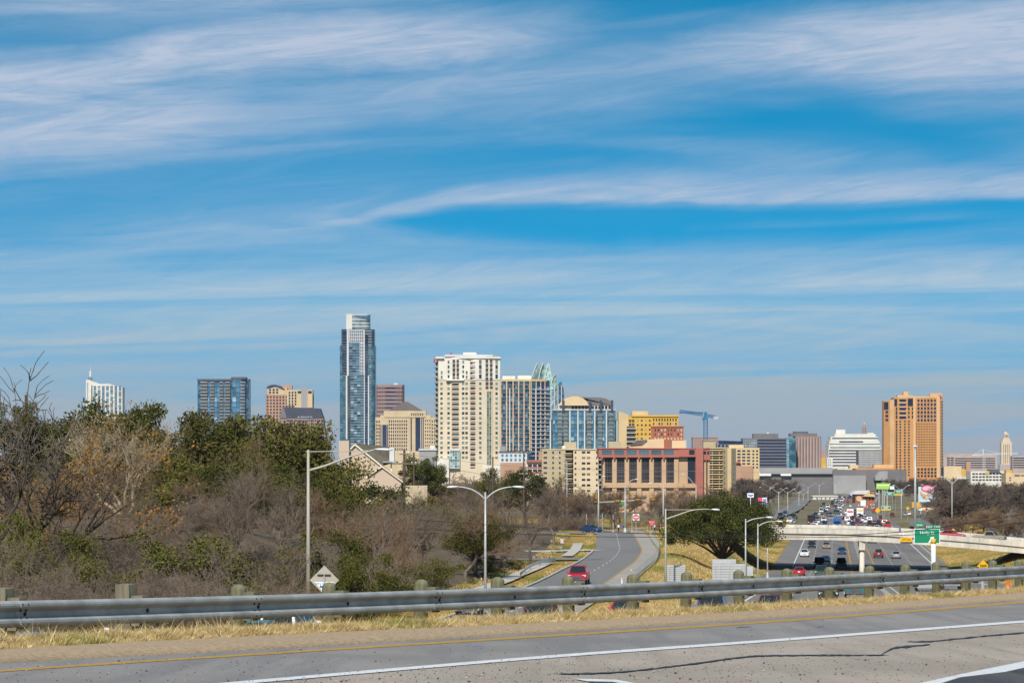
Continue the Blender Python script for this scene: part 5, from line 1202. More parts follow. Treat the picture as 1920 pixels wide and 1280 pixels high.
M['hazymauve'] = wall('dusty_pink_panel', (0.42, 0.33, 0.29)); M['siding'] = wall('beige_siding', (0.52, 0.41, 0.30)); M['trim'] = wall('cream_trim', (0.75, 0.66, 0.50)); M['shingle'] = wall('brown_shingle', (0.20, 0.165, 0.11), 0.25, 1.5); M['stone_w'] = wall('pale_stone_wall', (0.52, 0.42, 0.27), 0.3, 1.2)
M['gl_blue'] = glass('blue_glass', (0.03, 0.10, 0.18), col2=(0.085, 0.20, 0.30)); M['gl_teal'] = glass('teal_glass', (0.03, 0.085, 0.12), col2=(0.075, 0.165, 0.205)); M['gl_dark'] = glass('dark_window_glass', (0.022, 0.028, 0.042), 0.15)
M['gl_navy'] = glass('navy_glass', (0.018, 0.028, 0.065), 0.12); M['gl_green'] = glass('green_window_glass', (0.05, 0.10, 0.085), col2=(0.13, 0.21, 0.18)); M['gl_pale'] = glass('pale_blue_glass', (0.16, 0.25, 0.31), col2=(0.27, 0.37, 0.42)); M['gl_mint'] = glass('mint_glass', (0.24, 0.42, 0.40), col2=(0.36, 0.54, 0.50))
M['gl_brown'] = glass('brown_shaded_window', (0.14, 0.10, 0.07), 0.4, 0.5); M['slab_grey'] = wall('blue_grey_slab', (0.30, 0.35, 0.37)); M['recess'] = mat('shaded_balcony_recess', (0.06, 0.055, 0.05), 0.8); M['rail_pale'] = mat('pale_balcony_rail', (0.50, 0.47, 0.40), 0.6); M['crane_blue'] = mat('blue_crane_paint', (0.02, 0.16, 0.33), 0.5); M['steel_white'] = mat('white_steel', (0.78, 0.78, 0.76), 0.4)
CUBES = {}
def cube_of(m):
    if m not in CUBES: CUBES[m] = MB().box((0, 0, 0), (1, 1, 1), m).mesh('unit_'+m.name)
    return CUBES[m]
class Bld:
    def __init__(s, name, label, px, d, cat='building', z0=None, group=None):
        s.px, s.d = px, d; x = WX(px, d); s.z0 = (gz(x, d)-0.5) if z0 is None else z0; s.q = d/F
        s.t = thing(name, label, cat, (x, d, s.z0), 0, group)
    def x(s, px): return (px-s.px)*s.q
    def z(s, y): return WZ(y, s.d)-s.z0
    def prism(s, part, poly, y0, m, y1=None, top=None, parent=None):
        P = [(s.x(a), b) for a, b in poly]
        if sum(P[i][0]*P[(i+1) % len(P)][1]-P[(i+1) % len(P)][0]*P[i][1] for i in range(len(P))) < 0: P = P[::-1]
        return MB().prism(P, s.z(y1) if y1 is not None else 0.0, s.z(y0), m, top).build(part, parent or s.t)
    def box(s, part, a, b, y0, y1, o0, o1, m, parent=None):
        z1 = s.z(y1) if y1 is not None else 0.0
        return MB().box(((s.x(a)+s.x(b))/2, (o0+o1)/2, (s.z(y0)+z1)/2), (abs(s.x(b)-s.x(a)), abs(o1-o0), abs(s.z(y0)-z1)), m).build(part, parent or s.t)
    def prof(s, part, pts, o0, o1, m, parent=None):
        return MB().extrude([(s.x(a), o0, s.z(b) if b is not None else 0.0) for a, b in pts], (0, o1-o0, 0), m).build(part, parent or s.t)
    def grid(s, part, A, B, y0, y1, rows, cols, fw, fh, m, proud=0.10, skip=None, parent=None, single=None, thick=0.3):
        ax, ay, bx, by = s.x(A[0]), A[1], s.x(B[0]), B[1]; L_ = math.hypot(bx-ax, by-ay); an = math.atan2(by-ay, bx-ax); nx_, ny_ = math.sin(an), -math.cos(an)
        z0, z1 = s.z(y0), s.z(y1); ch = (z0-z1)/rows; cw = L_/cols; n = rows*cols
        if single is None: single = n <= 130
        mb = MB(); k = 0
        for r in range(rows):
            for c in range(cols):
                if skip and skip(r, c): continue
                mm = m[(r*7+c*3+r*c) % len(m)] if isinstance(m, (list, tuple)) else m
                t = (c+0.5)*cw; o = proud-thick/2
                C = (ax+math.cos(an)*t+nx_*o, ay+math.sin(an)*t+ny_*o, z0-(r+0.5)*ch)
                if single:
                    w = link(part, cube_of(mm), parent or s.t, C, an, (cw*fw, thick, ch*fh))
                else: mb.box(C, (cw*fw, thick, ch*fh), mm, an)
        if not single: tag(mb.build(part, parent or s.t), kind='stuff')
    def cols(s, part, A, B, y0, y1, cols, fw, m, proud=0.15, **kw): s.grid(part, A, B, y0, y1, 1, cols, fw, 1.0, m, proud, **kw)
    def rows(s, part, A, B, y0, y1, rows, fh, m, proud=0.15, **kw): s.grid(part, A, B, y0, y1, rows, 1, 1.0, fh, m, proud, **kw)

# --- white tower with spire, far left
b = Bld('spired_tower', 'white tower with curved roof and thin spire above the left trees', 196, 4400)
b.prof('wall', [(161, 712), (167, 711.5), (173, 714.5), (180, 717), (186, 719.5), (206, 719), (208, 721), (229.5, 725.5), (229.5, None), (161, None)], 0, 26, M['cream_white'])
b.grid('window_bay', (174, -0.0), (229, 0), 723, 775, 13, 7, 0.62, 0.8, [M['gl_blue'], M['gl_teal'], M['gl_pale']], 0.4)
b.cols('glass_strip', (162.5, 0), (165.5, 0), 717, 775, 1, 0.8, M['gl_pale'], 0.4); b.cols('balcony_strip', (171, 0), (173.5, 0), 722, 775, 1, 0.8, M['recess'], 0.4)
b.box('spire_base', 164, 171, 706, 712, 6, 12, M['gl_pale']); b.box('spire_shaft', 166, 169.6, 695, 706, 8, 11, M['greylight']); MB().tube([(b.x(168), 9, b.z(695)), (b.x(168), 9, b.z(684))], [0.5, 0.1], M['greylight'], 6).build('spire', b.t)
# --- blue glass slab
b = Bld('glass_tower', 'blue glass apartment slab behind the domed live oak', 418, 3900)
b.prism('wall', [(370, 2), (371, 0), (466, 4), (467, 26), (370, 24)], 711.5, M['gl_blue'])
b.prism('raised_bay', [(434, -2), (454, -2), (461, 2), (461, 20), (434, 20)], 707.5, M['gl_blue'], top=M['dgrey'])
b.box('cornice', 369.5, 434, 710, 713.5, -0.8, 20, M['dgrey']); b.box('cornice', 454, 467, 710, 713.5, 3, 20, M['dgrey']); b.box('bay_cornice', 433.5, 461.5, 706.5, 710, -2.6, 20, M['dgrey'])
for a, c in ((376, 389), (395, 401.5), (412, 418.5), (422, 431.5), (450.5, 459.5)):
    o = -0.1 if a < 440 else -1.4
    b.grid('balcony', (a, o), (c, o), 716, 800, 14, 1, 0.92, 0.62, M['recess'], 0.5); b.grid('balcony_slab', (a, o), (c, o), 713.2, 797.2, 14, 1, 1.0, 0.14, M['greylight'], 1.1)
for a, c in ((390, 395), (402, 412), (419, 422), (436, 450)): b.grid('glass_panel', (a, -2.05 if a == 436 else 0.6), (c, -2.05 if a == 436 else 0.6), 716, 800, 9, 2, 0.94, 0.93, [M['gl_blue'], M['gl_pale'], M['gl_teal'], M['gl_blue']], 0.25)
# --- peach tower with arched roof
b = Bld('peach_tower', 'peach apartment tower with dark arched roof left of the slate-roofed office', 542, 3700)
b.prism('wall', [(498, 3), (500, 0), (586, 0), (586, 24), (498, 24)], 739, M['peach_d']); b.box('upper_wall', 501.5, 538, 726, 739, 0.2, 20, M['buff']); b.box('crown_wall', 538, 586, 730.5, 760, -0.8, 20, M['buff']); b.box('right_wall', 553, 586, 739, 764, -0.9, 0, M['buff'])
b.prof('arched_roof', [(499, 727), (503, 723), (509, 721.2), (517, 721), (525, 723), (534, 729), (530, 729), (521, 725), (512, 724), (505, 726)], -1.5, 20, M['slate']); b.box('roof_block', 528, 547, 721.5, 729, 6, 18, M['peach_d'])
b.grid('window', (499, 0), (552, 0), 741, 800, 10, 9, 0.5, 0.55, M['gl_dark'], 0.3); b.grid('tall_window', (503, 0.2), (523, 0.2), 728, 738, 2, 3, 0.6, 0.7, M['gl_navy'], 0.3); b.grid('crown_window', (540, -0.8), (557, -0.8), 733, 760, 5, 3, 0.5, 0.7, M['gl_navy'], 0.3)
b.cols('grey_strip', (565, -1), (576, -1), 725, 765, 1, 1.0, M['grey_c'], 0.4); b.grid('top_window', (557, -0.9), (586, -0.9), 732.5, 737.5, 1, 3, 0.7, 0.9, M['gl_navy'], 0.3, skip=lambda r, c: c == 1)
# --- pink office with slate roof
b = Bld('slate_roof_office', 'pink office with steep dark slate roof behind the hilltop oaks', 570, 3500)
b.prof('wall', [(525, 783), (606, 783.5), (608, 800), (611, 818), (613, 828), (613, None), (519, None), (521, 800)], 0, 26, M['pinkstone'])
b.prof('roof', [(529.5, 762.5), (600, 765.5), (606, 784), (524.5, 783.5)], -0.6, 26, M['slate']); b.prof('roof_hip', [(529.5, 762.5), (532, 762.7), (538, 783.8), (524.5, 783.5)], -1.4, -0.6, M['mgrey'])
b.grid('window', (551, 0), (605, 0), 785, 829, 7, 14, 0.55, 0.5, M['gl_navy'], 0.3); b.grid('band_window', (537, 0), (550, 0), 785, 798, 2, 1, 0.9, 0.5, M['gl_navy'], 0.3); b.grid('corner_window', (604, -0.05), (608, -0.05), 786, 822, 6, 1, 0.9, 0.6, M['gl_navy'], 0.3); b.grid('dormer', (558, -0.6), (586, -0.6), 780, 783, 1, 9, 0.7, 0.8, M['gl_pale'], 0.3)
# --- tallest tower
b = Bld('tallest_tower', 'tallest blue-green glass tower with white rounded crown', 670, 3950)
def rounded(a, c, o, dep): 
    pts = [(a, o+dep), (a, o+4), (a+1.2, o)]
    for k in range(8):
        t = k/7*math.pi/2; pts.append((c-9+9*math.sin(t), o+9-9*math.cos(t)))
    return pts+[(c, o+dep)]
b.prism('lower_shaft', rounded(636.8, 703.4, 0, 30), 647, M['gl_teal']); b.prism('upper_shaft', rounded(639.5, 701.6, 1.5, 28), 617, M['gl_teal'], 648)
for y in np.linspace(650, 850, 42): b.prism('floor_slab', rounded(640 if y < 704 else 651, 701.5, -0.9, 10), y-0.5, M['slab_grey'], y+0.3)
for y in np.linspace(620.5, 646, 6): b.prism('floor_slab', rounded(640, 700, 0.4, 10), y-0.55, M['greylight'], y+0.35)
b.cols('white_pier', (650.5, -1.0), (654, -1.0), 616, 704, 1, 1, M['greylight'], 0.6); b.cols('white_pier', (648.5, -1.0), (651.5, -1.0), 704, 850, 1, 1, M['greylight'], 0.6); b.cols('white_pier', (682.5, -1), (684, -1), 618, 850, 1, 1, M['greylight'], 0.6); b.cols('white_pier', (690, -1), (692.2, -1), 704, 850, 1, 1, M['greylight'], 0.6)
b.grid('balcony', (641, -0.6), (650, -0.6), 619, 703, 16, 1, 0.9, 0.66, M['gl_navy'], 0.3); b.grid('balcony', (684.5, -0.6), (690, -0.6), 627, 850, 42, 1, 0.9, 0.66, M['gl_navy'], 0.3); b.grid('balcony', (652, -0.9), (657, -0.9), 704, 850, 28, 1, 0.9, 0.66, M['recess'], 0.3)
b.box('window_wall', 655, 682.5, 618, 642.5, -0.3, 1.2, M['greylight']); b.grid('window', (656, -0.35), (682, -0.35), 619, 642, 4, 7, 0.55, 0.72, M['gl_navy'], 0.25)
b.box('window_wall', 674.5, 682.5, 642.5, 701.5, -0.8, 0, M['greylight']); b.grid('window', (675, -0.85), (682, -0.85), 643, 701, 10, 2, 0.5, 0.7, M['gl_navy'], 0.25)
b.grid('glass_panel', (654.5, -0.45), (674, -0.45), 643, 703, 10, 3, 0.96, 0.86, [M['gl_blue'], M['gl_navy'], M['gl_teal']], 0.25); b.grid('glass_panel', (657.5, -0.65), (682, -0.65), 704, 850, 28, 4, 0.95, 0.78, [M['gl_blue'], M['gl_teal'], M['gl_navy'], M['gl_pale'], M['gl_teal']], 0.2); b.grid('glass_panel', (637.4, -0.2), (648, -0.2), 704, 850, 28, 2, 0.92, 0.8, [M['gl_blue'], M['gl_teal']], 0.2); b.grid('glass_panel', (692.3, 0.3), (698.5, 2.0), 650, 850, 40, 2, 0.9, 0.75, [M['gl_blue'], M['gl_pale'], M['gl_blue']], 0.9)
b.prism('crown_glass', rounded(651, 693.2, 3, 20), 590, M['gl_pale'], 617.5); b.box('crown_wall', 649, 660, 588.4, 617.5, 2, 14, M['whitew'])
for y in (590, 598.5, 605.5, 611.5): b.prism('crown_ring', rounded(655, 693.8, 2.4, 12), y-0.9, M['whitew'], y+0.9)
b.prof('crown_scoop', [(664, 590.5), (671, 594), (680, 597.2), (688, 597.6), (692.6, 595), (693.6, 590.5)], 1.7, 2.4, M['gl_blue'])
# --- mauve office
b = Bld('mauve_office', 'mauve granite office tower right of the tallest tower', 731, 3800)
b.prism('wall', [(705, 8), (706.5, 3), (722, 0), (742, 0), (754, 3), (757, 10), (757, 26), (705, 26)], 721, M['mauve'])
b.rows('window_band', (722.3, 0), (741.7, 0), 723.5, 790, 9, 0.42, M['gl_navy'], 0.3); b.grid('window', (706.5, 3), (722, 0), 723.5, 790, 9, 5, 0.62, 0.42, M['gl_navy'], 0.3); b.grid('window', (742, 0), (754, 3), 723.5, 790, 9, 4, 0.62, 0.42, M['gl_navy'], 0.3); b.box('roof_dish', 738, 745, 717.5, 721, 8, 14, M['greylight'])
# --- limestone bank with hip roof
b = Bld('hip_roof_office', 'warm limestone office with brown hipped roof left of the cream tower', 761, 3300)
b.prism('wall', [(703, 8), (704, 0), (818, 0), (818, 30), (703, 30)], 782, M['bank']); b.prism('middle_wall', [(713, -1), (808, -1), (808, 20), (713, 20)], 778, M['bank']); b.prism('attic', [(720, -1.6), (726, -2), (794, -2), (799, -1.4), (799, 20), (720, 20)], 770, M['bank'], 782)
mb = MB(); R_ = [(b.x(727), -1.8, b.z(770)), (b.x(793), -1.8, b.z(770)), (b.x(793), 22, b.z(770)), (b.x(727), 22, b.z(770))]; mb.add(R_+[(b.x(757), 8, b.z(752.5)), (b.x(764), 8, b.z(752.5))], [(0, 1, 5, 4), (1, 2, 5), (2, 3, 4, 5), (3, 0, 4), (3, 2, 1, 0)], M['brownroof']); mb.build('roof', b.t)
b.grid('window', (704.5, 0), (713, 0), 787, 845, 9, 2, 0.55, 0.6, M['gl_dark'], 0.3); b.grid('window', (728, -1), (764, -1), 786, 845, 9, 9, 0.52, 0.6, M['gl_dark'], 0.3); b.grid('window', (796, -1), (808, -1), 785, 845, 9, 3, 0.42, 0.5, M['gl_dark'], 0.3); b.grid('window', (808.5, -0.1), (817, -0.1), 786, 845, 9, 2, 0.42, 0.5, M['gl_dark'], 0.3); b.grid('attic_window', (770, -2), (794, -2), 774, 779, 1, 7, 0.45, 0.9, M['gl_dark'], 0.3)
for a, c in ((713.5, 715), (717, 725), (726, 727.5), (770, 772), (779, 788), (790, 791.5), (793, 794.5)): b.cols('glass_strip', (a, -1.05), (c, -1.05), 783 if a > 760 else 796, 845, 1, 1, M['gl_navy'], 0.3)
# --- cream apartment tower
b = Bld('cream_tower', 'tall cream apartment tower with white top floors in the middle of the skyline', 878, 1900)
b.prism('wall', [(816.8, 14), (821.5, 2.5), (822, 2), (880, 0), (892, -0.6), (937.5, 2.2), (937.5, 24), (816.8, 24)], 712, M['cream']); b.prism('upper_wall', [(817, 14), (821.5, 2.1), (822, 1.6), (880, -0.4), (892, -1.0), (937.8, 1.8), (937.8, 24), (817, 24)], 671, M['cream_white'], 712)
b.prism('cornice', [(815.5, 12), (817, 0), (832, -0.8), (832, 3), (880, -2.2), (938.6, 0.5), (938.6, 24), (815.5, 24)], 668.5, M['cream_white'], 672); b.prism('roof_slab', [(834, 1), (876, -0.5), (924, 0.8), (933, 6), (933, 20), (830, 20)], 664.5, M['greylight'], 668.3); b.box('roof_plant', 868, 893, 659.8, 664.5, 6, 16, M['cream_white'])
def frontal(px): return float(np.interp(px, [821.5, 822, 880, 892, 937.5], [2.5, 2.0, 0, -0.6, 2.2]))
for c in (827.7, 841, 868.4, 874.8, 900.3, 930.8):
    f0 = frontal(c); b.grid('window', (c-2.6, f0), (c+2.6, f0), 714.5, 862, 16, 1, 0.88, 0.52, [M['gl_green'], M['gl_green'], M['gl_dark'], M['gl_green']], 0.12)
for a, c, y0, y1, n in ((846.5, 860, 716, 838, 13), (881, 891, 676, 876, 21)):
    f0 = frontal((a+c)/2); b.cols('balcony_recess', (a, f0), (c, f0), y0, y1, 1, 1, M['tan'], 0.25)
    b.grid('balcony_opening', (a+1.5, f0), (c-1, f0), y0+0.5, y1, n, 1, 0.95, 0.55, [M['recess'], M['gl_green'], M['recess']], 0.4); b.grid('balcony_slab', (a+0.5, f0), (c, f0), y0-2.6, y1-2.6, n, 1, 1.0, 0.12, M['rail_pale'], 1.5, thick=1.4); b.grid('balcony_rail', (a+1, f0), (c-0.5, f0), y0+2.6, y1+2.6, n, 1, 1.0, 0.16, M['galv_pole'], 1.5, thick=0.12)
f0 = frontal(916); b.cols('glass_recess', (910, f0), (923.5, f0), 729, 878, 1, 1, M['peach'], 0.2); b.grid('stair_glass', (912.5, f0), (921.5, f0), 733, 876, 24, 2, 0.8, 0.86, [M['gl_green'], M['gl_teal'], M['gl_green']], 0.4)
for c in (841, 868.5, 900.5, 931): f0 = frontal(c)-0.4; b.grid('upper_window', (c-1.8 if c < 890 else c-2.6, f0), (c+1.8 if c < 890 else c+2.6, f0), 674, 710, 4, 1, 0.9, 0.85 if c > 890 else 0.62, [M['gl_green'], M['gl_dark']], 0.15)
for c in (828, 875): f0 = frontal(c)-0.4; b.grid('upper_window', (c-1.8, f0), (c+1.8, f0), 694, 711, 2, 1, 0.9, 0.7, M['gl_green'], 0.15)
for a, c in ((848.5, 853.5), (856, 860.5), (910.5, 915), (918.5, 923)):
    f0 = frontal(a)-0.4; b.cols('slot', (a, f0), (c, f0), 674, 728 if a > 900 else 711, 1, 1, M['recess'], 0.2); n = 6 if a > 900 else 4; b.grid('slot_balcony', (a-0.3, f0), (c+0.2, f0), 677, 728 if a > 900 else 711, n, 1, 1, 0.16, M['rail_pale'], 0.9, thick=0.8)
b.grid('side_balcony', (817.0, 13), (821.3, 3.2), 676, 870, 20, 1, 0.95, 0.45, M['recess'], 0.5); b.grid('side_slab', (816.6, 13), (821.3, 3.0), 673, 867, 20, 1, 1.0, 0.14, M['rail_pale'], 1.5, thick=1.2)
b.box('ledge', 836, 870, 710.6, 713.4, -1.2, 1, M['cream_white']); b.box('lobby_glass', 843, 862, 842, 878, -2.0, 1.0, M['greylight']); b.grid('lobby_pane', (844, -2.0), (861.5, -2.0), 844, 877, 6, 4, 0.86, 0.86, [M['gl_green'], M['gl_mint'], M['gl_pale']], 0.1); b.box('podium', 815, 842, 858, None, -2.5, 6, M['cream_white']); b.box('podium', 905, 938, 872, None, -2.5, 6, M['cream_white'])
MB().tube([(b.x(846), 8, b.z(668)), (b.x(845), 8, b.z(659.5))], 0.5, M['sign_red'], 6).build('red_mast', b.t); MB().box((b.x(814), 3, b.z(675.5)), (1.0, 1.0, 2.6), M['sign_red']).build('red_box', b.t)
# --- blue tower with orange piers
b = Bld('blue_grid_tower', 'blue glass tower with orange-buff piers right of the cream tower', 985, 2250)
b.prism('wall', [(937.5, 3), (938, 0), (994, 0), (1024, 6), (1031, 14), (1031, 26), (937.5, 26)], 712, M['gl_blue']); b.prism('parapet', [(937, -0.5), (995, -0.6), (1025, 5.6), (1025, 20), (937, 20)], 710.5, M['buff'], 714.5); b.box('roof_plant', 942, 966, 704, 711, 6, 16, M['cream_white']); b.box('roof_plant', 970.5, 996, 703.3, 711, 6, 16, M['cream_white'])
for c in (939, 950, 962, 972.5, 982.5, 993.5): b.cols('pier', (c-0.9, 0), (c+0.9, 0), 713, 845, 1, 1, M['peach'], 0.5)
for c in (996, 1005, 1013.5, 1021.5): b.cols('pier', (c-0.7, (c-994)/30*6), (c+0.7, (c+1.4-994)/30*6), 713, 845 if c != 1005 else 728, 1, 1, M['peach'], 0.5)
b.rows('spandrel', (938, 0), (994, 0), 717, 845, 17, 0.10, M['peach_d'], 0.25); b.grid('pane', (938, 0), (994, 0), 714, 845, 17, 12, 0.84, 0.8, [M['gl_blue'], M['gl_pale'], M['gl_navy'], M['gl_blue'], M['gl_teal']], 0.12); b.cols('white_pier', (954.5, 0), (957, 0), 728, 845, 1, 0.7, M['whitew'], 0.7)
b.grid('balcony', (995, 0.4), (1012.5, 3.8), 730, 862, 17, 2, 0.8, 0.6, M['gl_navy'], 0.3); b.grid('balcony_slab', (994.5, 0.4), (1031, 7.2), 726, 858, 17, 1, 1, 0.12, M['greylight'], 1.3, thick=1.2); b.cols('white_pier', (1002, 1.5), (1006, 2.3), 728, 862, 1, 0.5, M['whitew'], 0.9); b.grid('pane', (1006, 2.6), (1030, 7), 716, 862, 18, 5, 0.8, 0.8, [M['gl_navy'], M['gl_blue'], M['gl_pale']], 0.15)
b.box('podium', 1010, 1031, 846, 870, 0, 10, M['peach_d'])
# --- glass tower with owl-like crown
b = Bld('crowned_tower', 'pale glass tower with pointed folded crown behind the blue grid tower', 1030, 3900)
b.prism('wall', [(1000, 6), (1004, 0), (1036, 0), (1056, 4), (1058, 24), (1000, 24)], 726, M['gl_pale']); b.prof('side_shoulder', [(1047, 718), (1053, 714.5), (1057.5, 736), (1058, 760), (1047, 760)], -0.5, 20, M['gl_blue'])
for c in (1033, 1039.5, 1046, 1052.5): b.cols('mullion', (c-0.6, -0.3), (c+0.6, -0.1), 722, 860, 1, 1, M['whitew'], 1.0)
b.prof('crown_glass', [(994, 716), (997, 706), (1001, 698), (1005, 686), (1008, 680), (1010.5, 690), (1012, 694), (1019, 730), (994, 730)], -1, 3, M['gl_mint'])
b.prof('crown_glass', [(1006, 720), (1009.5, 694), (1013.5, 686), (1018.5, 679.5), (1021.5, 692), (1027, 730), (1009, 730)], 1.5, 8, M['gl_mint']); b.prof('crown_glass', [(1016, 720), (1020, 693), (1024, 686), (1028.5, 680), (1030.5, 690), (1034, 705), (1037, 730), (1019, 730)], -1.5, 4, M['gl_mint'])
b.prof('crown_glass', [(1032, 730), (1036, 708), (1041, 701), (1044, 709), (1049, 730)], 0.5, 6, M['gl_mint'])
for P_ in (((1009.5, 718), (1011, 704), (1014, 692), (1018.3, 679.6)), ((1020.5, 716), (1023, 700), (1025.5, 690), (1028.4, 680.2)), ((994.5, 714), (999, 702), (1004, 688), (1007.8, 680.2)), ((1033, 722), (1036.5, 708), (1041, 701.3)), ((1029, 682), (1032, 697), (1035, 712))): MB().tube([(b.x(a), -1.8, b.z(y)) for a, y in P_], 0.7, M['whitew'], 5).build('crown_edge', b.t)
for c, y in ((1013.5, 704), (1024.5, 702), (1012.5, 709), (1025.5, 708)): MB().box((b.x(c), -2.2, b.z(y)), (0.9, 0.4, 2.0), M['recess']).build('crown_vent', b.t)
b.grid('pane', (1030, -0.05), (1056, 3.8), 730, 850, 28, 6, 0.8, 0.8, [M['gl_blue'], M['gl_pale'], M['gl_teal']], 0.2)
# --- barrel-roofed lakeside block
b = Bld('barrel_roof_block', 'blue glass apartment block with arched barrel roof behind the ivory apartments', 1098, 1800)
b.prism('wall', [(1031, 3), (1032, 0), (1160, 0), (1160, 24), (1031, 24)], 787, M['gl_teal']); b.prism('middle_wall', [(1036, -0.8), (1154, -0.8), (1154, 20), (1036, 20)], 769, M['gl_teal']); b.prism('top_floor', [(1047, 1.0), (1148, 1.0), (1148, 18), (1047, 18)], 757, M['cream_white'], 769)
arc = [(1048, 760), (1050, 755), (1056, 749), (1064, 744.5), (1074, 742.2), (1084, 742.5), (1093, 746), (1100, 752), (1104, 760)]
b.prof('barrel_gable', arc, -1.2, 0.5, M['peach']); b.prof('barrel_roof', [(a, y-0.8) for a, y in arc[3:]]+[(1150, 760)] + [(1146, 752), (1137, 747), (1126, 744.5)][::1], 0.6, 16, M['mgrey'])
for c in (1056, 1106, 1126.5, 1147.5): b.cols('dark_fin', (c-2.2, -1.2), (c+2.2, -1.2), 750, 772, 1, 1, M['slate'], 0.6)
for c in (1032, 1068.5, 1083.5, 1096, 1115, 1137, 1157): b.cols('pier', (c-1.2, -0.8), (c+1.2, -0.8), 770 if 1040 < c < 1150 else 788, 850, 1, 1, M['greylight'], 0.5)
for a, c in ((1046, 1053.5), (1057, 1064), (1100.5, 1108.5), (1121, 1129), (1141.5, 1149)):
    b.cols('balcony_bay', (a, -0.8), (c, -0.8), 771, 850, 1, 1, M['recess'], 0.2); b.grid('balcony_slab', (a-0.6, -0.8), (c+0.6, -0.8), 775, 850, 10, 1, 1, 0.15, M['rail_pale'], 1.4, thick=1.2); b.grid('balcony_rail', (a, -0.8), (c, -0.8), 771.5, 846.5, 10, 1, 1, 0.25, M['gl_pale'], 1.3, thick=0.1)
for a, c in ((1036.5, 1045), (1070.5, 1082), (1085.5, 1094.5), (1109, 1114), (1130, 1136)): b.grid('pane', (a, -0.82), (c, -0.82), 771, 850, 10, 2, 0.9, 0.86, [M['gl_blue'], M['gl_teal'], M['gl_pale'], M['gl_blue']], 0.15)
b.grid('loft_window', (1071, 0.9), (1146, 0.9), 760, 768, 1, 12, 0.72, 0.8, M['gl_navy'], 0.2); b.rows('balustrade', (1036, -0.85), (1154, -0.85), 766.5, 769.5, 1, 0.8, M['rail_pale'], 0.3)
# --- yellow and brick block
b = Bld('yellow_block', 'yellow stucco block with red brick lower wing left of the blue crane', 1222, 1700)
b.prof('pale_wing', [(1160, 770), (1178, 777), (1178, None), (1160, None)], 2, 20, M['buff']); b.prism('wall', [(1178, 0), (1272, 0), (1272, 22), (1178, 22)], 780, M['yellow_w']); b.box('penthouse', 1186, 1216, 770, 780, 5, 16, M['buff']); b.box('parapet', 1184, 1273, 777.8, 781, -0.8, 18, M['yellow_w'])
b.grid('window', (1192, 0), (1222, 0), 784, 826, 5, 4, 0.42, 0.4, [M['gl_pale'], M['gl_dark']], 0.12); b.grid('window', (1223, 0), (1270, 0), 783, 798, 2, 9, 0.5, 0.62, [M['gl_dark'], M['recess'], M['gl_pale']], 0.12); b.cols('balcony_bay', (1175, -0.05), (1191, -0.05), 799, 840, 1, 1, M['recess'], 0.15); b.grid('balcony_slab', (1174, -0.1), (1192, -0.1), 799, 840, 5, 1, 1, 0.2, M['rail_pale'], 1.3, thick=1.1); b.grid('balcony_window', (1178.5, 0), (1190, 0), 785, 799, 2, 2, 0.8, 0.7, M['recess'], 0.15)
w = b.prism('brick_wing', [(1221, -3), (1281, -3), (1281, 10), (1221, 10)], 800, M['brick']); b.grid('wing_window', (1225, -3), (1280, -3), 802, 826, 3, 9, 0.42, 0.5, [M['gl_dark'], M['gl_pale'], M['recess'], M['gl_dark'], M['buff']], 0.12); b.box('wing_cornice', 1220.5, 1281.5, 798.8, 800.6, -3.5, 8, M['brick'])
# --- ivory and olive apartments
b = Bld('ivory_apartments', 'ivory and olive apartment block with small square windows above the junction', 1075, 1150)
b.prism('olive_wall', [(1016.5, 9), (1060.5, 2), (1060.5, 20), (1016.5, 20)], 843, M['olive_w']); b.prism('stair_core', [(1060.5, 4), (1075, 2.4), (1075, 18), (1060.5, 18)], 843, M['recess']); b.prism('ivory_wall', [(1075, 0), (1122, 0), (1122, 18), (1075, 18)], 842, M['ivory']); b.box('corner_core', 1122, 1130, 842, None, 3, 16, M['recess'])
b.prism('roof_edge', [(1016, 9), (1060.5, 1.6), (1075, -0.4), (1130, -0.4), (1130, 19), (1016, 19)], 841, M['ivory'], 843)
for c, w in ((1023, 6.5), (1036.5, 3.2), (1049, 3.2)):
    t_ = (c-1016.5)/44; f0 = 9-7*t_; b.grid('window', (c-w/2, f0+0.5), (c+w/2, f0-0.5), 843, 920, 8, 1, 1, 0.42, [M['gl_dark'], M['gl_brown'], M['gl_dark']], 0.06)
for c, w in ((1079, 3.2), (1094.2, 6.5), (1103.5, 6.5), (1119, 3.2)): b.grid('window', (c-w/2, 0), (c+w/2, 0), 842.5, 935, 9, 1, 1, 0.40, [M['gl_dark'], M['gl_brown'], M['gl_dark']], 0.06)
b.grid('walkway_slab', (1060.5, 3.2), (1075, 1.6), 845, 930, 9, 1, 1, 0.2, M['olive_w'], 1.4, thick=1.4); b.grid('walkway_slab', (1121.5, 2.4), (1130, 2.4), 847, 932, 9, 1, 1, 0.2, M['olive_w'], 1.0, thick=1.0); b.grid('walkway_rail', (1060.5, 3.2), (1075, 1.6), 849, 934, 9, 1, 1, 0.10, M['olive_w'], 1.4, thick=0.15)
b.box('roof_box', 1058.5, 1081, 828, 842, 6, 12, M['olive_w']); b.box('roof_box', 1142, 1166, 827, 842, 6, 12, M['olive_w']); MB().lathe([(0.9, 0), (1.1, 0.7), (0.7, 1.4), (0.1, 1.6)], (b.x(1058), 5, b.z(842)), M['whitew'], 10).build('roof_fan', b.t)
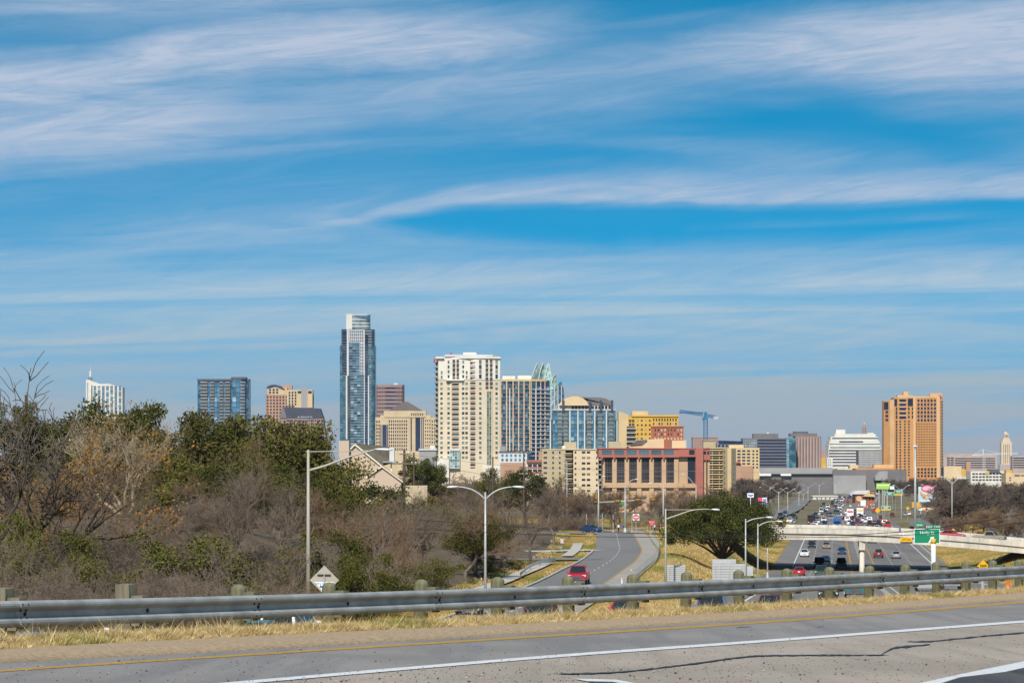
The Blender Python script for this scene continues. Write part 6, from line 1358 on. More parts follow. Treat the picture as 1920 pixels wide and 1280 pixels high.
# --- tan office with red band
b = Bld('red_band_office', 'tan concrete office with red upper band and tall dark window bays', 1225, 1080)
b.prism('wall', [(1130.5, 2), (1318, 2), (1318, 22), (1130.5, 22)], 856, M['tan']); b.prism('red_band', [(1122.5, 0), (1273, 0), (1273, 20), (1122.5, 20)], 841, M['redband'], 857)
for k in range(6):
    a = 1134.5+k*23.2; b.cols('window_bay', (a, 2.0), (a+13.5, 2.0), 857, 904, 1, 1, M['gl_dark'], 0.1); b.grid('mullion', (a, 2.0), (a+13.5, 2.0), 858, 904, 1, 4, 0.12, 1, M['gl_brown'], 0.25); b.rows('spandrel', (a, 2.0), (a+13.5, 2.0), 857, 904, 6, 0.09, M['gl_brown'], 0.22)
    b.cols('upper_window', (a-6.2, 0), (a+12.5, 0), 843.5, 852, 1, 1, M['gl_teal'], 0.08); b.cols('upper_mullion', (a-6.2, 0), (a+12.5, 0), 843.5, 852, 5, 0.08, M['gl_brown'], 0.2); b.prof('corbel', [(a-8.5, 855.5), (a-4.5, 855.5), (a-4.5, 859), (a-7, 861.5)], -0.4, 2.2, M['redband'])
    b.prism('pier', [(a+13.6, 0.9), (a+22.0, 0.9), (a+22.0, 2.1), (a+13.6, 2.1)], 860, M['tan'])
b.box('ground_gap', 1132, 1172, 915, 920.5, 1.6, 3, M['recess']); b.box('base_beam', 1130, 1318, 906, 914, 0.6, 2.0, M['tan'])
b.prism('red_tower', [(1304, -1.5), (1318, -1.5), (1318, 12), (1304, 12)], 840.5, M['redband']); b.box('red_wing', 1318, 1331.5, 842, 862, 0, 10, M['redband']); b.grid('wing_window', (1318.5, 0), (1331, 0), 845, 852, 1, 2, 0.7, 0.9, M['gl_dark'], 0.08); b.box('link_band', 1273, 1304, 841, 856, -0.2, 10, M['redband']); b.cols('link_window', (1292, -0.2), (1302, -0.2), 843, 852, 1, 1, M['gl_dark'], 0.1); b.cols('dark_slot', (1290, 2), (1303.5, 2), 857, 905, 1, 1, M['gl_dark'], 0.3); b.box('column', 1319, 1324, 862, None, 1, 5, M['tan']); b.box('column', 1327, 1331, 862, None, 1, 5, M['tan'])
b.prof('roof_house', [(1181, 839), (1181, 834), (1205, 832), (1216, 823), (1246, 822), (1246, 840)], 4, 14, M['peach']); b.prof('roof_slope', [(1182, 833.6), (1204, 832), (1214, 824), (1195, 825)], 3.2, 4, M['dgrey']); b.box('roof_house', 1261, 1288, 825, 840, 4, 14, M['peach'])
b.prism('roof_edge', [(1122, -0.4), (1331.5, -0.4), (1331.5, 20), (1122, 20)], 839.6, M['redband'], 841.2)
# --- balcony wing and stair tower
b = Bld('balcony_apartments', 'apartment wing with long balconies and tall buff stair tower left of the pine-green oak', 1355, 1120)
b.prism('wall', [(1330, 4), (1356, 4), (1356, 18), (1330, 18)], 840, M['recess']); b.prism('stair_tower', [(1355, 4), (1363.5, 0), (1371, -0.4), (1381.5, 4), (1381.5, 16), (1355, 16)], 840, M['buff']); b.prism('tower_side', [(1355, 3.7), (1363.5, -0.3), (1363.5, 3)], 841, M['olive_w']); b.prism('tower_side', [(1371, -0.7), (1381.4, 3.7), (1381.4, 8), (1371, 3)], 841, M['olive_w'])
b.grid('balcony_slab', (1330, 4), (1356, 4), 839, 920, 9, 1, 1, 0.22, M['buff'], 2.2, thick=2.0); b.grid('balcony_divider', (1330, 4), (1356, 4), 841, 920, 1, 2, 0.10, 1, M['buff'], 1.6, thick=1.6); b.grid('balcony_window', (1331, 4), (1355, 4), 840, 921, 9, 4, 0.5, 0.5, [M['gl_dark'], M['gl_brown']], 0.1); b.grid('balcony_rail', (1330, 4), (1356, 4), 843.5, 924.5, 9, 1, 1, 0.10, M['olive_w'], 2.2, thick=0.15)
for c, f0 in ((1359, 1.6), (1375, 1.2)): b.grid('slit_window', (c-0.9, f0), (c+0.9, f0), 841, 930, 9, 1, 1, 0.35, M['gl_brown'], 0.35)
b.box('roof_edge', 1330, 1356, 838.6, 840.5, 1.5, 17, M['buff'])
# --- tower crane
d = 2000; z0 = -14.0; O = W(1323, 0, d); O.z = z0; t = thing('tower_crane', 'blue tower crane beside the yellow block', 'crane', O); q = d/F
def lattice(name, A, B, w, n, m):
    A, B = Vector(A), Vector(B); u = (B-A); L_ = u.length; u.normalize(); v = Vector((0, 1, 0)); s = u.cross(v).normalized(); mb = MB(); C = [(1, 1), (1, -1), (-1, -1), (-1, 1)]
    for a, c in C: mb.tube([A+s*a*w/2+v*c*w/2, B+s*a*w/2+v*c*w/2], 0.2, m, 4)
    for k in range(n):
        p, r = A+u*(L_*k/n), A+u*(L_*(k+1)/n)
        for i in range(4):
            a, c = C[i], C[(i+1) % 4]; mb.tube([p+s*a[0]*w/2+v*a[1]*w/2, r+s*c[0]*w/2+v*c[1]*w/2], 0.13, m, 3)
            mb.tube([r+s*a[0]*w/2+v*a[1]*w/2, r+s*c[0]*w/2+v*c[1]*w/2], 0.13, m, 3)
    return mb.build(name, t)
L3 = lambda px, y: W(px, y, d)-O
lattice('mast', L3(1323, 892), L3(1323, 786), 2.6, 16, M['crane_blue']); lattice('jib', L3(1318, 777), L3(1275, 770.5), 1.7, 12, M['crane_blue']); lattice('counter_jib', L3(1320, 777.5), L3(1343, 782), 1.7, 5, M['crane_blue'])
MB().box(L3(1323, 783.5), (3.0, 3.0, 2.0), M['crane_blue']).build('slewing_ring', t); MB().box(L3(1319, 785), (1.6, 1.8, 1.8), M['crane_blue']).build('cab', t); MB().box(L3(1323, 776), (1.8, 1.8, 3.2), M['crane_blue']).build('tower_head', t); MB().box(L3(1342, 783), (3.2, 2.0, 2.0), M['sign_back']).build('counterweight', t)
MB().box(L3(1296, 773.2), (17, 1.0, 0.9), M['crane_blue']).build('jib_walkway', t)
# --- low blocks by the crane
b = Bld('brown_slab_office', 'brown office slab behind the crane mast', 1323, 2700); b.prism('wall', [(1299, 0), (1346, 0), (1346, 20), (1299, 20)], 820, M['pinkstone']); b.cols('rib', (1300, 0), (1345, 0), 823, 860, 16, 0.4, M['mauve'], 0.4); b.box('parapet', 1298.5, 1346.5, 819, 821, -0.5, 18, M['pinkstone'])
b = Bld('roof_block', 'olive plant box on the roofs right of the crane', 1333, 1130); b.box('wall', 1322, 1345, 825.5, None, 10, 16, M['olive_w']); b.box('cap', 1321.5, 1345.5, 824.6, 825.6, 9.6, 16.4, M['buff'])
b = Bld('navy_office', 'low dark blue glass office with white frame behind the balcony wing', 1370, 2500); b.prism('wall', [(1345, 0), (1394, 0), (1394, 20), (1345, 20)], 830, M['grey_c']); b.prof('roof_screen', [(1347, 825.5), (1393, 827), (1393, 831), (1347, 831)], -1, 16, M['gl_navy']); b.grid('window', (1345, 0), (1394, 0), 832, 846, 2, 7, 0.7, 0.6, M['gl_navy'], 0.2)
b = Bld('buff_office', 'buff office with square blue windows right of the stair tower', 1400, 1900); b.prism('wall', [(1366, 0), (1424, 0), (1424, 20), (1366, 20)], 839, M['buff']); b.box('penthouse', 1367.5, 1395, 833.5, 839, 3, 14, M['peach']); b.grid('window', (1381, 0), (1408, 0), 842, 872, 5, 3, 0.66, 0.5, M['gl_navy'], 0.12); b.grid('window', (1409, 0), (1423, 0), 842, 879, 6, 2, 0.5, 0.5, M['gl_dark'], 0.12); b.box('brick_base', 1378, 1411, 873, None, -2, 5, M['peach_d']); b.prof('red_awning', [(1379, 868), (1384, 863), (1389, 868)], -2.5, 0, M['redband'])
# --- dark striped office and hotel grid
b = Bld('striped_office', 'wide dark office with navy window stripes right of the buff office', 1440, 2500)
b.prism('wall', [(1393, 3), (1420, 0), (1476, 0), (1476, 24), (1393, 24)], 821, M['mgrey']); b.rows('window_stripe', (1420, 0), (1474, 0), 822, 880, 10, 0.55, M['gl_navy'], 0.25); b.grid('window', (1393, 3), (1420, 0), 823, 842, 4, 7, 0.6, 0.6, M['gl_pale'], 0.2); b.box('roof_plant', 1413.5, 1460.5, 812.5, 821, 5, 18, M['mgrey']); b.box('roof_dish', 1439, 1443, 810, 812.5, 8, 10, M['whitew']); b.prism('glass_link', [(1474, -0.5), (1492, -0.5), (1492, 16), (1474, 16)], 820.5, M['gl_teal']); b.grid('link_pane', (1474.5, -0.5), (1479.5, -0.5), 823, 878, 12, 1, 0.9, 0.7, M['gl_pale'], 0.2)
b = Bld('grid_hotel', 'grey-brown hotel block with narrow white window columns left of the white stepped building', 1518, 2520)
b.prism('wall', [(1492, 0), (1539, 0), (1541, 6), (1541, 26), (1492, 26)], 817.5, M['mauve']); b.box('roof_plant', 1482, 1533, 812, 818, 4, 18, M['mgrey']); b.box('roof_hat', 1490, 1517, 808.5, 812, 6, 16, M['dgrey']); b.grid('window', (1493, 0), (1539, 0), 821, 880, 18, 8, 0.42, 0.62, M['gl_navy'], 0.2); b.grid('white_pier', (1493.6, 0), (1539.6, 0), 821, 880, 18, 8, 0.16, 0.8, M['whitew'], 0.35)
b = Bld('convention_hall', 'long low grey convention hall behind the highway', 1540, 2250)
b.prism('wall', [(1381, 0), (1700, 0), (1700, 40), (1381, 40)], 880, M['mgrey']); b.prism('roof_step', [(1420, -3), (1560, -3), (1560, 20), (1420, 20)], 876.5, M['grey_c'], 888); b.box('white_sign', 1399, 1445, 888, 891.6, -3.8, -3.1, M['sign_white']); b.box('white_sign', 1417, 1424, 883.5, 888, -3.8, -3.1, M['sign_white']); b.box('white_sign', 1463, 1482.5, 888, 891.5, -3.8, -3.1, M['sign_white']); b.prism('front_step', [(1561, -6), (1622, -6), (1622, 10), (1561, 10)], 891, M['grey_c']); b.grid('dark_opening', (1381, -0.1), (1400, -0.1), 883, 890, 1, 8, 0.8, 0.9, M['dgrey'], 0.3); b.prism('grey_block', [(1650, -10), (1684, -10), (1684, 6), (1650, 6)], 884, M['mgrey']); b.prof('grey_gable', [(1638, 894), (1646, 883.5), (1661, 882.5), (1661, 900), (1638, 900)], -11, 4, M['grey_c'])
b = Bld('orange_hall', 'low orange-brown hall left of the foot of the hotel tower', 1635, 2350); b.prism('wall', [(1604, 0), (1677, 0), (1677, 22), (1604, 22)], 877, M['orange_w']); b.box('upper_hall', 1640, 1676, 870.5, 877, 5, 18, M['orange_l']); b.box('buff_wing', 1594, 1610, 871, 878, 2, 16, M['peach']); b.box('lower_wing', 1586, 1622, 884, None, -3, 6, M['tan']); b.grid('window', (1588, -3), (1620, -3), 887, 890.5, 1, 3, 0.5, 0.8, M['gl_dark'], 0.2)
b = Bld('cream_garage', 'cream garage with dark openings below the white stepped building', 1560, 2600); b.prism('wall', [(1543, 0), (1585, 0), (1585, 18), (1543, 18)], 876, M['cream']); b.grid('opening', (1545, 0), (1571, 0), 877.5, 888, 2, 3, 0.85, 0.5, M['gl_dark'], 0.2); b.box('ochre_wing', 1540.5, 1549, 858, 878, 4, 14, M['yellow_w']); b.box('red_wing', 1541, 1551, 844, 858, 8, 16, M['pinkstone'])
# --- white stepped building, dome
b = Bld('stepped_building', 'white stepped building with dark window stripes left of the hotel tower', 1598, 3500)
for k, (a, c, y) in enumerate(((1565, 1642, 813), (1557, 1646, 818), (1554.5, 1648.5, 826), (1553, 1650, 833), (1552, 1650.5, 842), (1549, 1651, 858))): b.prism('tier', [(a, -k*1.6), (c, -k*1.6), (c, 30), (a, 30)], y, M['whitew'])
b.box('penthouse', 1568.5, 1586, 804.8, 813, 6, 18, M['whitew']); b.box('penthouse', 1628, 1639, 811, 815, 6, 18, M['whitew'])
for k, (a, c, y) in enumerate(((1560, 1646, 820.5), (1573, 1618, 827), (1555, 1649, 832), (1556, 1649, 838), (1553, 1650, 843.5), (1553, 1650, 849), (1553, 1650, 854.5), (1560, 1650, 860), (1560, 1650, 865.5), (1560, 1650, 871.5))):
    f0 = -1.6*[1, 2, 2, 3, 4, 4, 4, 5, 5, 5][k]; b.rows('window_stripe', (a, f0), (c, f0), y-0.4, y+2.0, 1, 1, M['gl_navy'] if k not in (0, 3) else M['gl_green'], 0.3)
b.grid('square_window', (1550, -8), (1557, -8), 859, 874, 3, 2, 0.4, 0.4, M['gl_dark'], 0.3)
b = Bld('capitol_dome', 'small pinkish dome lantern with statue above the white stepped building', 1622, 4300)
MB().lathe([(4.2, b.z(822)), (4.2, b.z(812)), (3.2, b.z(811)), (2.9, b.z(803)), (3.3, b.z(802.5)), (2.2, b.z(799)), (1.4, b.z(797.5)), (1.2, b.z(795.5))], (0, 10, 0), M['domes'], 16).build('lantern', b.t, smooth=False)
MB().lathe([(8.5, b.z(850)), (8.5, b.z(832)), (7.5, b.z(826)), (4.4, b.z(821))], (0, 10, 0), M['domes'], 20).build('dome', b.t); MB().lathe([(0.7, b.z(796)), (0.9, b.z(794)), (0.5, b.z(792.5)), (0.1, b.z(791.3))], (0, 10, 0), M['whitew'], 8).build('statue', b.t)
b = Bld('grey_grid_office', 'grey gridded office in front of the white stepped building', 1634, 2900); b.prism('wall', [(1609.5, 0), (1661, 0), (1661, 20), (1609.5, 20)], 843.5, M['mgrey']); b.grid('pale_panel', (1610, 0), (1660, 0), 845, 876, 9, 22, 0.6, 0.62, M['greylight'], 0.2)
# --- orange hotel tower
b = Bld('hotel_tower', 'tall orange hotel tower at the right of the skyline', 1714, 2800)
b.prism('side_wall', [(1659.8, 12), (1676.5, 3), (1676.5, 24), (1659.8, 24)], 750.5, M['orange_w']); b.prism('wall', [(1676.5, 2), (1684, 0), (1714, 0), (1760, 0), (1769, 4), (1769, 26), (1676.5, 26)], 744.5, M['orange_w']); b.prism('light_pier', [(1670, 5), (1677, 1.5), (1677, 6)], 749, M['orange_l']); b.cols('light_pier', (1712.2, 0), (1716.6, 0), 744, 895, 1, 1, M['orange_l'], 0.8); b.cols('light_pier', (1756, 0), (1762, 0), 742, 895, 1, 1, M['orange_l'], 0.8); b.cols('light_pier', (1762.5, 0.9), (1768.8, 3.9), 748, 895, 1, 1, M['orange_l'], 0.2)
b.box('roof_plant', 1695.5, 1704.5, 733.5, 745, 6, 14, M['orange_l']); b.box('roof_sign_wall', 1744, 1766, 737, 745, 2, 8, M['orange_l']); b.box('roof_parapet', 1683, 1712, 740.5, 745, 1, 10, M['orange_l']); b.box('roof_rail', 1712, 1744, 743, 745, 1, 10, M['peach'])
MB().lathe([(1.9, 0), (1.9, 0.4)], (0, 0, 0), M['sign_red'], 14).build('red_emblem', b.t, loc=(b.x(1762), 1.8, b.z(743.8))).rotation_euler = (math.pi/2, 0, 0)
b.grid('top_glass', (1677, 1.9), (1683, 0.4), 747.5, 761, 1, 1, 0.8, 1, M['gl_navy'], 0.4); b.cols('top_glass', (1702, 0), (1712, 0), 747, 761, 1, 0.95, M['gl_navy'], 0.3); b.grid('top_glass', (1660.5, 11.6), (1668, 7.6), 753, 767, 1, 1, 0.95, 1, M['gl_navy'], 0.4); b.grid('corner_window', (1662.5, 10.5), (1668, 7.6), 768, 790, 3, 1, 0.8, 0.6, M['gl_navy'], 0.4)
b.grid('balcony', (1686, 0), (1699, 0), 746, 786, 5, 1, 0.95, 0.66, M['gl_navy'], 0.25); b.grid('balcony_slab', (1685.5, 0), (1699.5, 0), 743.2, 783.2, 5, 1, 1, 0.14, M['peach'], 0.9, thick=0.8)
for c in (1681, 1688, 1696.5, 1704): b.grid('window', (c-1.8, 0.3 if c < 1684 else 0), (c+1.8, 0.3 if c < 1684 else 0), 787, 893, 20, 1, 0.9, 0.5, M['gl_dark'], 0.55 if c < 1684 else 0.3)
for c in (1681, 1704, 1711): b.grid('window', (c-1.6, 0.3 if c < 1684 else 0), (c+1.6, 0.3 if c < 1684 else 0), 762, 785, 3, 1, 0.9, 0.7, M['gl_dark'], 0.55 if c < 1684 else 0.3)
b.grid('large_window', (1719, 0), (1756, 0), 747, 791, 6, 6, 0.62, 0.66, M['gl_navy'], 0.3); b.grid('window', (1717, 0), (1756, 0), 792, 874, 17, 13, 0.42, 0.5, M['gl_dark'], 0.3); b.grid('window', (1762.8, 1.2), (1768.4, 3.7), 750, 880, 24, 2, 0.4, 0.6, M['gl_dark'], 0.75); b.grid('base_window', (1719, 0), (1757, 0), 876, 895, 3, 6, 0.62, 0.66, M['gl_dark'], 0.3); b.prism('podium', [(1678, -4), (1760, -4), (1760, 12), (1678, 12)], 896, M['orange_w']); b.grid('podium_window', (1705, -4), (1758, -4), 902, 907, 1, 8, 0.5, 0.8, M['gl_dark'], 0.2)
# --- right-hand far blocks, clock tower
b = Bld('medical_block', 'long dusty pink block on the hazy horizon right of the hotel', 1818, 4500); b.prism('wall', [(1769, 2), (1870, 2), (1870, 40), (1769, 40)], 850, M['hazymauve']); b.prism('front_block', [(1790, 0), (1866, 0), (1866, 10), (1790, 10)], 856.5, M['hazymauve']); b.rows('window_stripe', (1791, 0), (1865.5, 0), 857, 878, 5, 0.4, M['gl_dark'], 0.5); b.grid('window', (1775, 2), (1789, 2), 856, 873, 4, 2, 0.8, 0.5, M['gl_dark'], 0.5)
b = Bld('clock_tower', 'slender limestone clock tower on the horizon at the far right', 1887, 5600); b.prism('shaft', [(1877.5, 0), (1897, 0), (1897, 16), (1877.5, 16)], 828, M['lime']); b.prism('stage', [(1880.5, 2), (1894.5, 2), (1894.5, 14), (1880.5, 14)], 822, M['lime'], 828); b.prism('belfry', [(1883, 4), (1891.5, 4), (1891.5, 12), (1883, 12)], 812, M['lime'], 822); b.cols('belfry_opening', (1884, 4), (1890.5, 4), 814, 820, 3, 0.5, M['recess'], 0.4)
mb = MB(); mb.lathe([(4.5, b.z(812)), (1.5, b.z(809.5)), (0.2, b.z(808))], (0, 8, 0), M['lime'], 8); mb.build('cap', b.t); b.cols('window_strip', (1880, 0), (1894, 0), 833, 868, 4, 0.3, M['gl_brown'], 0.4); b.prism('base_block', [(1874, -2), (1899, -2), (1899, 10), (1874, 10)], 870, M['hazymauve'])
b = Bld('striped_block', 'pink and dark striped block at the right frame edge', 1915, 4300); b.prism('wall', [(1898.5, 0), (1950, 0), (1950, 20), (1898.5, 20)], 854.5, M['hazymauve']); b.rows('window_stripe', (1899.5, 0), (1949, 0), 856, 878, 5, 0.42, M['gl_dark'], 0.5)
b = Bld('tan_hall', 'tan windowless hall right of the hotel tower', 1805, 2700); b.prism('wall', [(1770, 0), (1803, 0), (1803, 20), (1770, 20)], 874, M['peach']); b.cols('window_strip', (1764, -0.1), (1769, -0.1), 876, 893, 1, 0.8, M['gl_navy'], 0.2); b.prism('right_wing', [(1803, 2), (1812, 2), (1812, 18), (1803, 18)], 880, M['yellow_w']); b.box('brick_tower', 1811.5, 1820, 865, None, 0, 8, M['peach_d']); b.box('white_canopy', 1792, 1811, 893.5, 897.5, -5, 0, M['whitew'])
b = Bld('white_garage', 'pale parking garage with dark openings near the right frame edge', 1850, 2400); b.prism('wall', [(1820, 0), (1887, 0), (1887, 24), (1820, 24)], 883, M['cream_white']); b.grid('opening', (1822, 0), (1886, 0), 885, 902, 3, 5, 0.85, 0.5, M['gl_dark'], 0.2); b.grid('pier', (1822, 0), (1886, 0), 884, 903, 1, 5, 0.1, 1, M['whitew'], 0.5); b.prof('dark_roof', [(1855, 886), (1856, 879), (1871, 879), (1876, 886)], -1, 14, M['dgrey']); b.box('yellow_wall', 1847, 1855, 884, 889, -0.6, 4, M['yellow_w'])
b = Bld('buff_house_block', 'buff block with two dark windows at the right frame edge', 1905, 2200); b.prism('wall', [(1886, 0), (1960, 0), (1960, 20), (1886, 20)], 887, M['peach']); b.grid('window', (1892, 0), (1896, 0), 893, 902, 2, 1, 0.8, 0.5, M['gl_dark'], 0.15); b.box('orange_wall', 1888, 1899, 881, 888, 3, 12, M['yellow_w']); b.grid('garage_opening', (1901, 0), (1950, 0), 889, 893, 1, 4, 0.85, 0.8, M['gl_brown'], 0.15)
d = 4200; O = W(1845, 0, d); O.z = -12; t = thing('far_crane', 'pale hazy tower crane on the horizon left of the clock tower', 'crane', O); L3 = lambda px, y: W(px, y, d)-O
lattice('mast', L3(1845, 890), L3(1845, 852), 3.0, 8, M['greylight']); lattice('jib', L3(1845, 851.5), L3(1908, 849.5), 1.8, 14, M['steel_white']); lattice('counter_jib', L3(1845, 852), L3(1823, 853), 1.8, 5, M['steel_white']); MB().tube([L3(1844, 852), L3(1843, 842)], 0.6, M['steel_white'], 5).build('tower_head', t)
MB().tube([L3(1843, 842), L3(1825, 852.5)], 0.2, M['steel_white'], 4).build('stay', t); MB().tube([L3(1843, 842), L3(1875, 850)], 0.2, M['steel_white'], 4).build('stay', t)
# --- low blocks left of the junction
b = Bld('grey_apartments', 'low light grey apartments between the cream tower and the red-roofed building', 962, 1500); b.prism('wall', [(936, 0), (988, 0), (988, 16), (936, 16)], 848, M['greylight']); b.grid('window', (938, 0), (987, 0), 849.5, 866, 2, 6, 0.5, 0.6, M['gl_blue'], 0.1); b.box('parapet', 935, 989, 845.5, 848, -0.4, 15, M['dgrey']); b.box('stair_block', 937.5, 948, 836, 848, 3, 10, M['grey_c']); b.box('brick_base', 938, 985, 867, None, -0.5, 5, M['peach_d'])
b = Bld('red_roof_block', 'low building with red-brown roof edge left of the ivory apartments', 1003, 1300); b.prism('wall', [(988, 0), (1018, 0), (1018, 16), (988, 16)], 865, M['cream']); b.prism('roof', [(987, -1.2), (1019, -1.2), (1019, 17), (987, 17)], 862, M['redband'], 866); b.grid('window', (989, 0), (1017, 0), 868, 886, 2, 3, 0.8, 0.5, M['gl_dark'], 0.1); b.rows('brick_band', (988, 0), (1018, 0), 872, 890, 2, 0.3, M['redband'], 0.15)
b = Bld('flat_roof_block', 'low flat-roofed grey building left of the cream tower podium', 812, 1350); b.prism('wall', [(786, 0), (818, 0), (818, 14), (786, 14)], 844, M['grey_c']); b.box('roof_slab', 785, 819, 841, 844, -0.6, 14, M['greylight']); b.box('roof_unit', 806, 815, 834.5, 841, 3, 8, M['whitew'])
# --- gabled house on the hill
b = Bld('gabled_house', 'beige gabled house with chimney above the wooded bank', 715, 430, 'house', z0=-6.0)
b.prof('rear_wall', [(653, 858), (666, 846), (712, 885), (712, None), (640, None), (640, 858)], 3, 12, M['siding']); 
def slab(name, A, B, o0, o1, th, m, par=None):      # sloping roof sheet from A down to B (px,row)
    return MB().extrude([(b.x(A[0]), o0, b.z(A[1])), (b.x(B[0]), o0, b.z(B[1])), (b.x(B[0]), o0, b.z(B[1])-th), (b.x(A[0]), o0, b.z(A[1])-th)], (0, o1-o0, 0), m).build(name, par or b.t)
RF = MB().add([(b.x(664), 2.2, b.z(831)), (b.x(716), 2.2, b.z(873)), (b.x(736), 11, b.z(866)), (b.x(724), 11, b.z(836))], [(0, 1, 2, 3)], M['shingle']).build('roof', b.t)
MB().extrude([(b.x(652), 2.0, b.z(843)), (b.x(664), 2.0, b.z(831)), (b.x(716), 2.0, b.z(873)), (b.x(716), 2.0, b.z(876)), (b.x(664), 2.0, b.z(834.5)), (b.x(652), 2.0, b.z(846.5))], (0, 0.3, 0), M['trim']).build('barge_board', RF)
MB().add([(b.x(652), 3.2, b.z(843)), (b.x(664), 3.2, b.z(831)), (b.x(664), 11, b.z(833)), (b.x(630), 11, b.z(843))], [(0, 1, 2, 3)], M['shingle']).build('roof', b.t)
b.prof('gable_wall', [(654, 845), (664, 835.5), (712, 874), (712, None), (654, None)], 2.4, 4, M['siding']); b.box('chimney', 634.5, 653.5, 825.5, None, 1.2, 3.4, M['siding']); b.box('chimney_cap', 636, 652, 822.5, 825.3, 1.5, 3.1, M['gl_teal'])
b.prof('front_gable', [(690, 893), (716, 875.5), (752, 903), (752, None), (690, None)], 0.2, 3, M['siding'])
R2 = MB().extrude([(b.x(686), -0.2, b.z(893.5)), (b.x(716), -0.2, b.z(872.5)), (b.x(755.5), -0.2, b.z(902)), (b.x(755.5), -0.2, b.z(904.5)), (b.x(716), -0.2, b.z(875.5)), (b.x(686), -0.2, b.z(896.5))], (0, 0.3, 0), M['trim']).build('barge_board', b.t)
MB().add([(b.x(684), 0.1, b.z(894)), (b.x(716), 0.1, b.z(872.8)), (b.x(716), 4, b.z(872.8)), (b.x(687), 4, b.z(872.8))], [(0, 1, 2, 3)], M['shingle']).build('roof', b.t); MB().add([(b.x(716), 0.1, b.z(872.8)), (b.x(755.5), 0.1, b.z(902.2)), (b.x(755.5), 4, b.z(902.2)), (b.x(716), 4, b.z(872.8))], [(0, 1, 2, 3)], M['shingle']).build('roof', b.t)
b.box('porch_roof', 716, 742, 864, 867, 3, 8, M['grey_c']); b.box('porch_post', 730, 732.5, 867, 886, 4, 4.4, M['trim']); b.box('rear_pipe', 727, 736, 838, 866, 6, 8, M['greylight'])
b = Bld('hillside_house', 'house with brown hip roof and pale stone wall behind the rusty trees', 118, 330, 'house', z0=-3.0)
b.box('wall', 92, 136, 812, None, 0, 6, M['stone_w']); mb = MB(); mb.add([(b.x(84), -0.6, b.z(812)), (b.x(140), -0.6, b.z(812)), (b.x(140), 7, b.z(812)), (b.x(84), 7, b.z(812)), (b.x(98), 3, b.z(795)), (b.x(112), 3, b.z(795))], [(0, 1, 5, 4), (1, 2, 5), (2, 3, 4, 5), (3, 0, 4), (3, 2, 1, 0)], M['shingle']); mb.build('roof', b.t); b.box('vent_pipe', 116.5, 119.5, 796, 806, 2, 2.2, M['greylight']); b.grid('window', (98, 0), (130, 0), 818, 836, 1, 2, 0.3, 0.8, M['gl_dark'], 0.06)
b = Bld('stone_garden_wall', 'pale stone garden wall below the utility pole and house', 795, 400, 'wall', z0=gz(WX(795, 400), 400)-0.3); b.box('wall', 760, 801, 911, None, 0, 0.5, M['stone_w']); b.box('coping', 759.5, 801.5, 910, 911.2, -0.06, 0.56, M['trim'])
# --- low buildings beside the far highway
b = Bld('white_warehouse', 'long low white building beyond the far traffic', 1545, 1750); b.prism('wall', [(1524, 0), (1570, 0), (1570, 16), (1524, 16)], 930, M['whitew'], None); b.box('roof', 1523, 1571, 928.5, 930.5, -0.5, 16, M['greylight']); b.box('dark_door', 1562.5, 1567, 934, 941, -0.2, 0.4, M['recess']); b.grid('window', (1528, 0), (1560, 0), 932, 936, 1, 4, 0.3, 0.7, M['gl_dark'], 0.1)
b = Bld('gabled_restaurant', 'brick restaurant with grey metal roof and cream gable beside the far highway', 1620, 1450); b.prism('wall', [(1604, 0), (1640, 0), (1640, 14), (1604, 14)], 926, M['brick']); b.prof('roof', [(1597, 926), (1605, 919.5), (1631, 919), (1622, 926)], -1, 12, M['greylight']); b.prof('gable', [(1617, 930), (1630, 920), (1640, 928), (1640, 931)], -1.6, 0, M['buff']); MB().lathe([(1.4, 0), (1.4, 0.3)], (0, 0, 0), M['buff'], 16).build('round_emblem', b.t, loc=(b.x(1610.5), -0.1, b.z(934.5))).rotation_euler = (math.pi/2, 0, 0); b.grid('window', (1622, 0), (1639, 0), 931, 938, 1, 3, 0.6, 0.8, M['gl_dark'], 0.1); b.box('dark_sign', 1630.5, 1639, 920, 923.5, -2.2, -1.7, M['black']); b.box('sign_lettering', 1631.5, 1638, 921.6, 923, -2.3, -2.21, M['sign_yellow'])
# --- petrol station and hoardings
def hoarding(px0, px1, y0, y1, d, m, label, legs, z0=None):
    b = Bld('billboard', label, (px0+px1)/2, d, 'billboard', z0); b.box('panel', px0, px1, y0, y1, 0, 0.5, m)
    for l in legs: b.box('leg', l-0.7, l+0.7, (y0+y1)/2, None, 0.55, 1.2, M['galv_pole'])
    return b
M['lime_green'] = mat('lime_print', (0.32, 0.60, 0.05), 0.6); M['sky_print'] = mat('sky_print', (0.42, 0.62, 0.70), 0.6, col2=(0.55, 0.72, 0.76), scale=0.4); M['pink_print'] = mat('pink_print', (0.72, 0.07, 0.17), 0.6); M['pale_pink'] = mat('pale_pink_print', (0.80, 0.48, 0.52), 0.6); M['food_print'] = mat('orange_food_print', (0.60, 0.27, 0.08), 0.7, var=0.5, scale=1.2, col2=(0.75, 0.45, 0.2)); M['maroon'] = mat('maroon_back', (0.10, 0.025, 0.04), 0.7)
b = hoarding(1643, 1667, 905.6, 916.6, 1300, M['lime_green'], 'lime green billboard with white line of lettering beyond the far traffic', (1648.5, 1655.5, 1664)); b.prof('cut_corner', [(1667, 905.6), (1670, 905.6), (1667, 913)], 0, 0.4, M['lime_green'])
for k in range(9): b.box('letter_mark', 1644.6+k*2.5, 1646.4+k*2.5, 908.4, 910.6, -0.08, -0.02, M['sign_white'])
b.box('white_panel', 1668.5, 1677, 911, 917, 0.2, 0.5, M['sign_white']); b.box('navy_panel', 1670, 1675, 907, 911, 0.2, 0.5, M['gl_navy'])
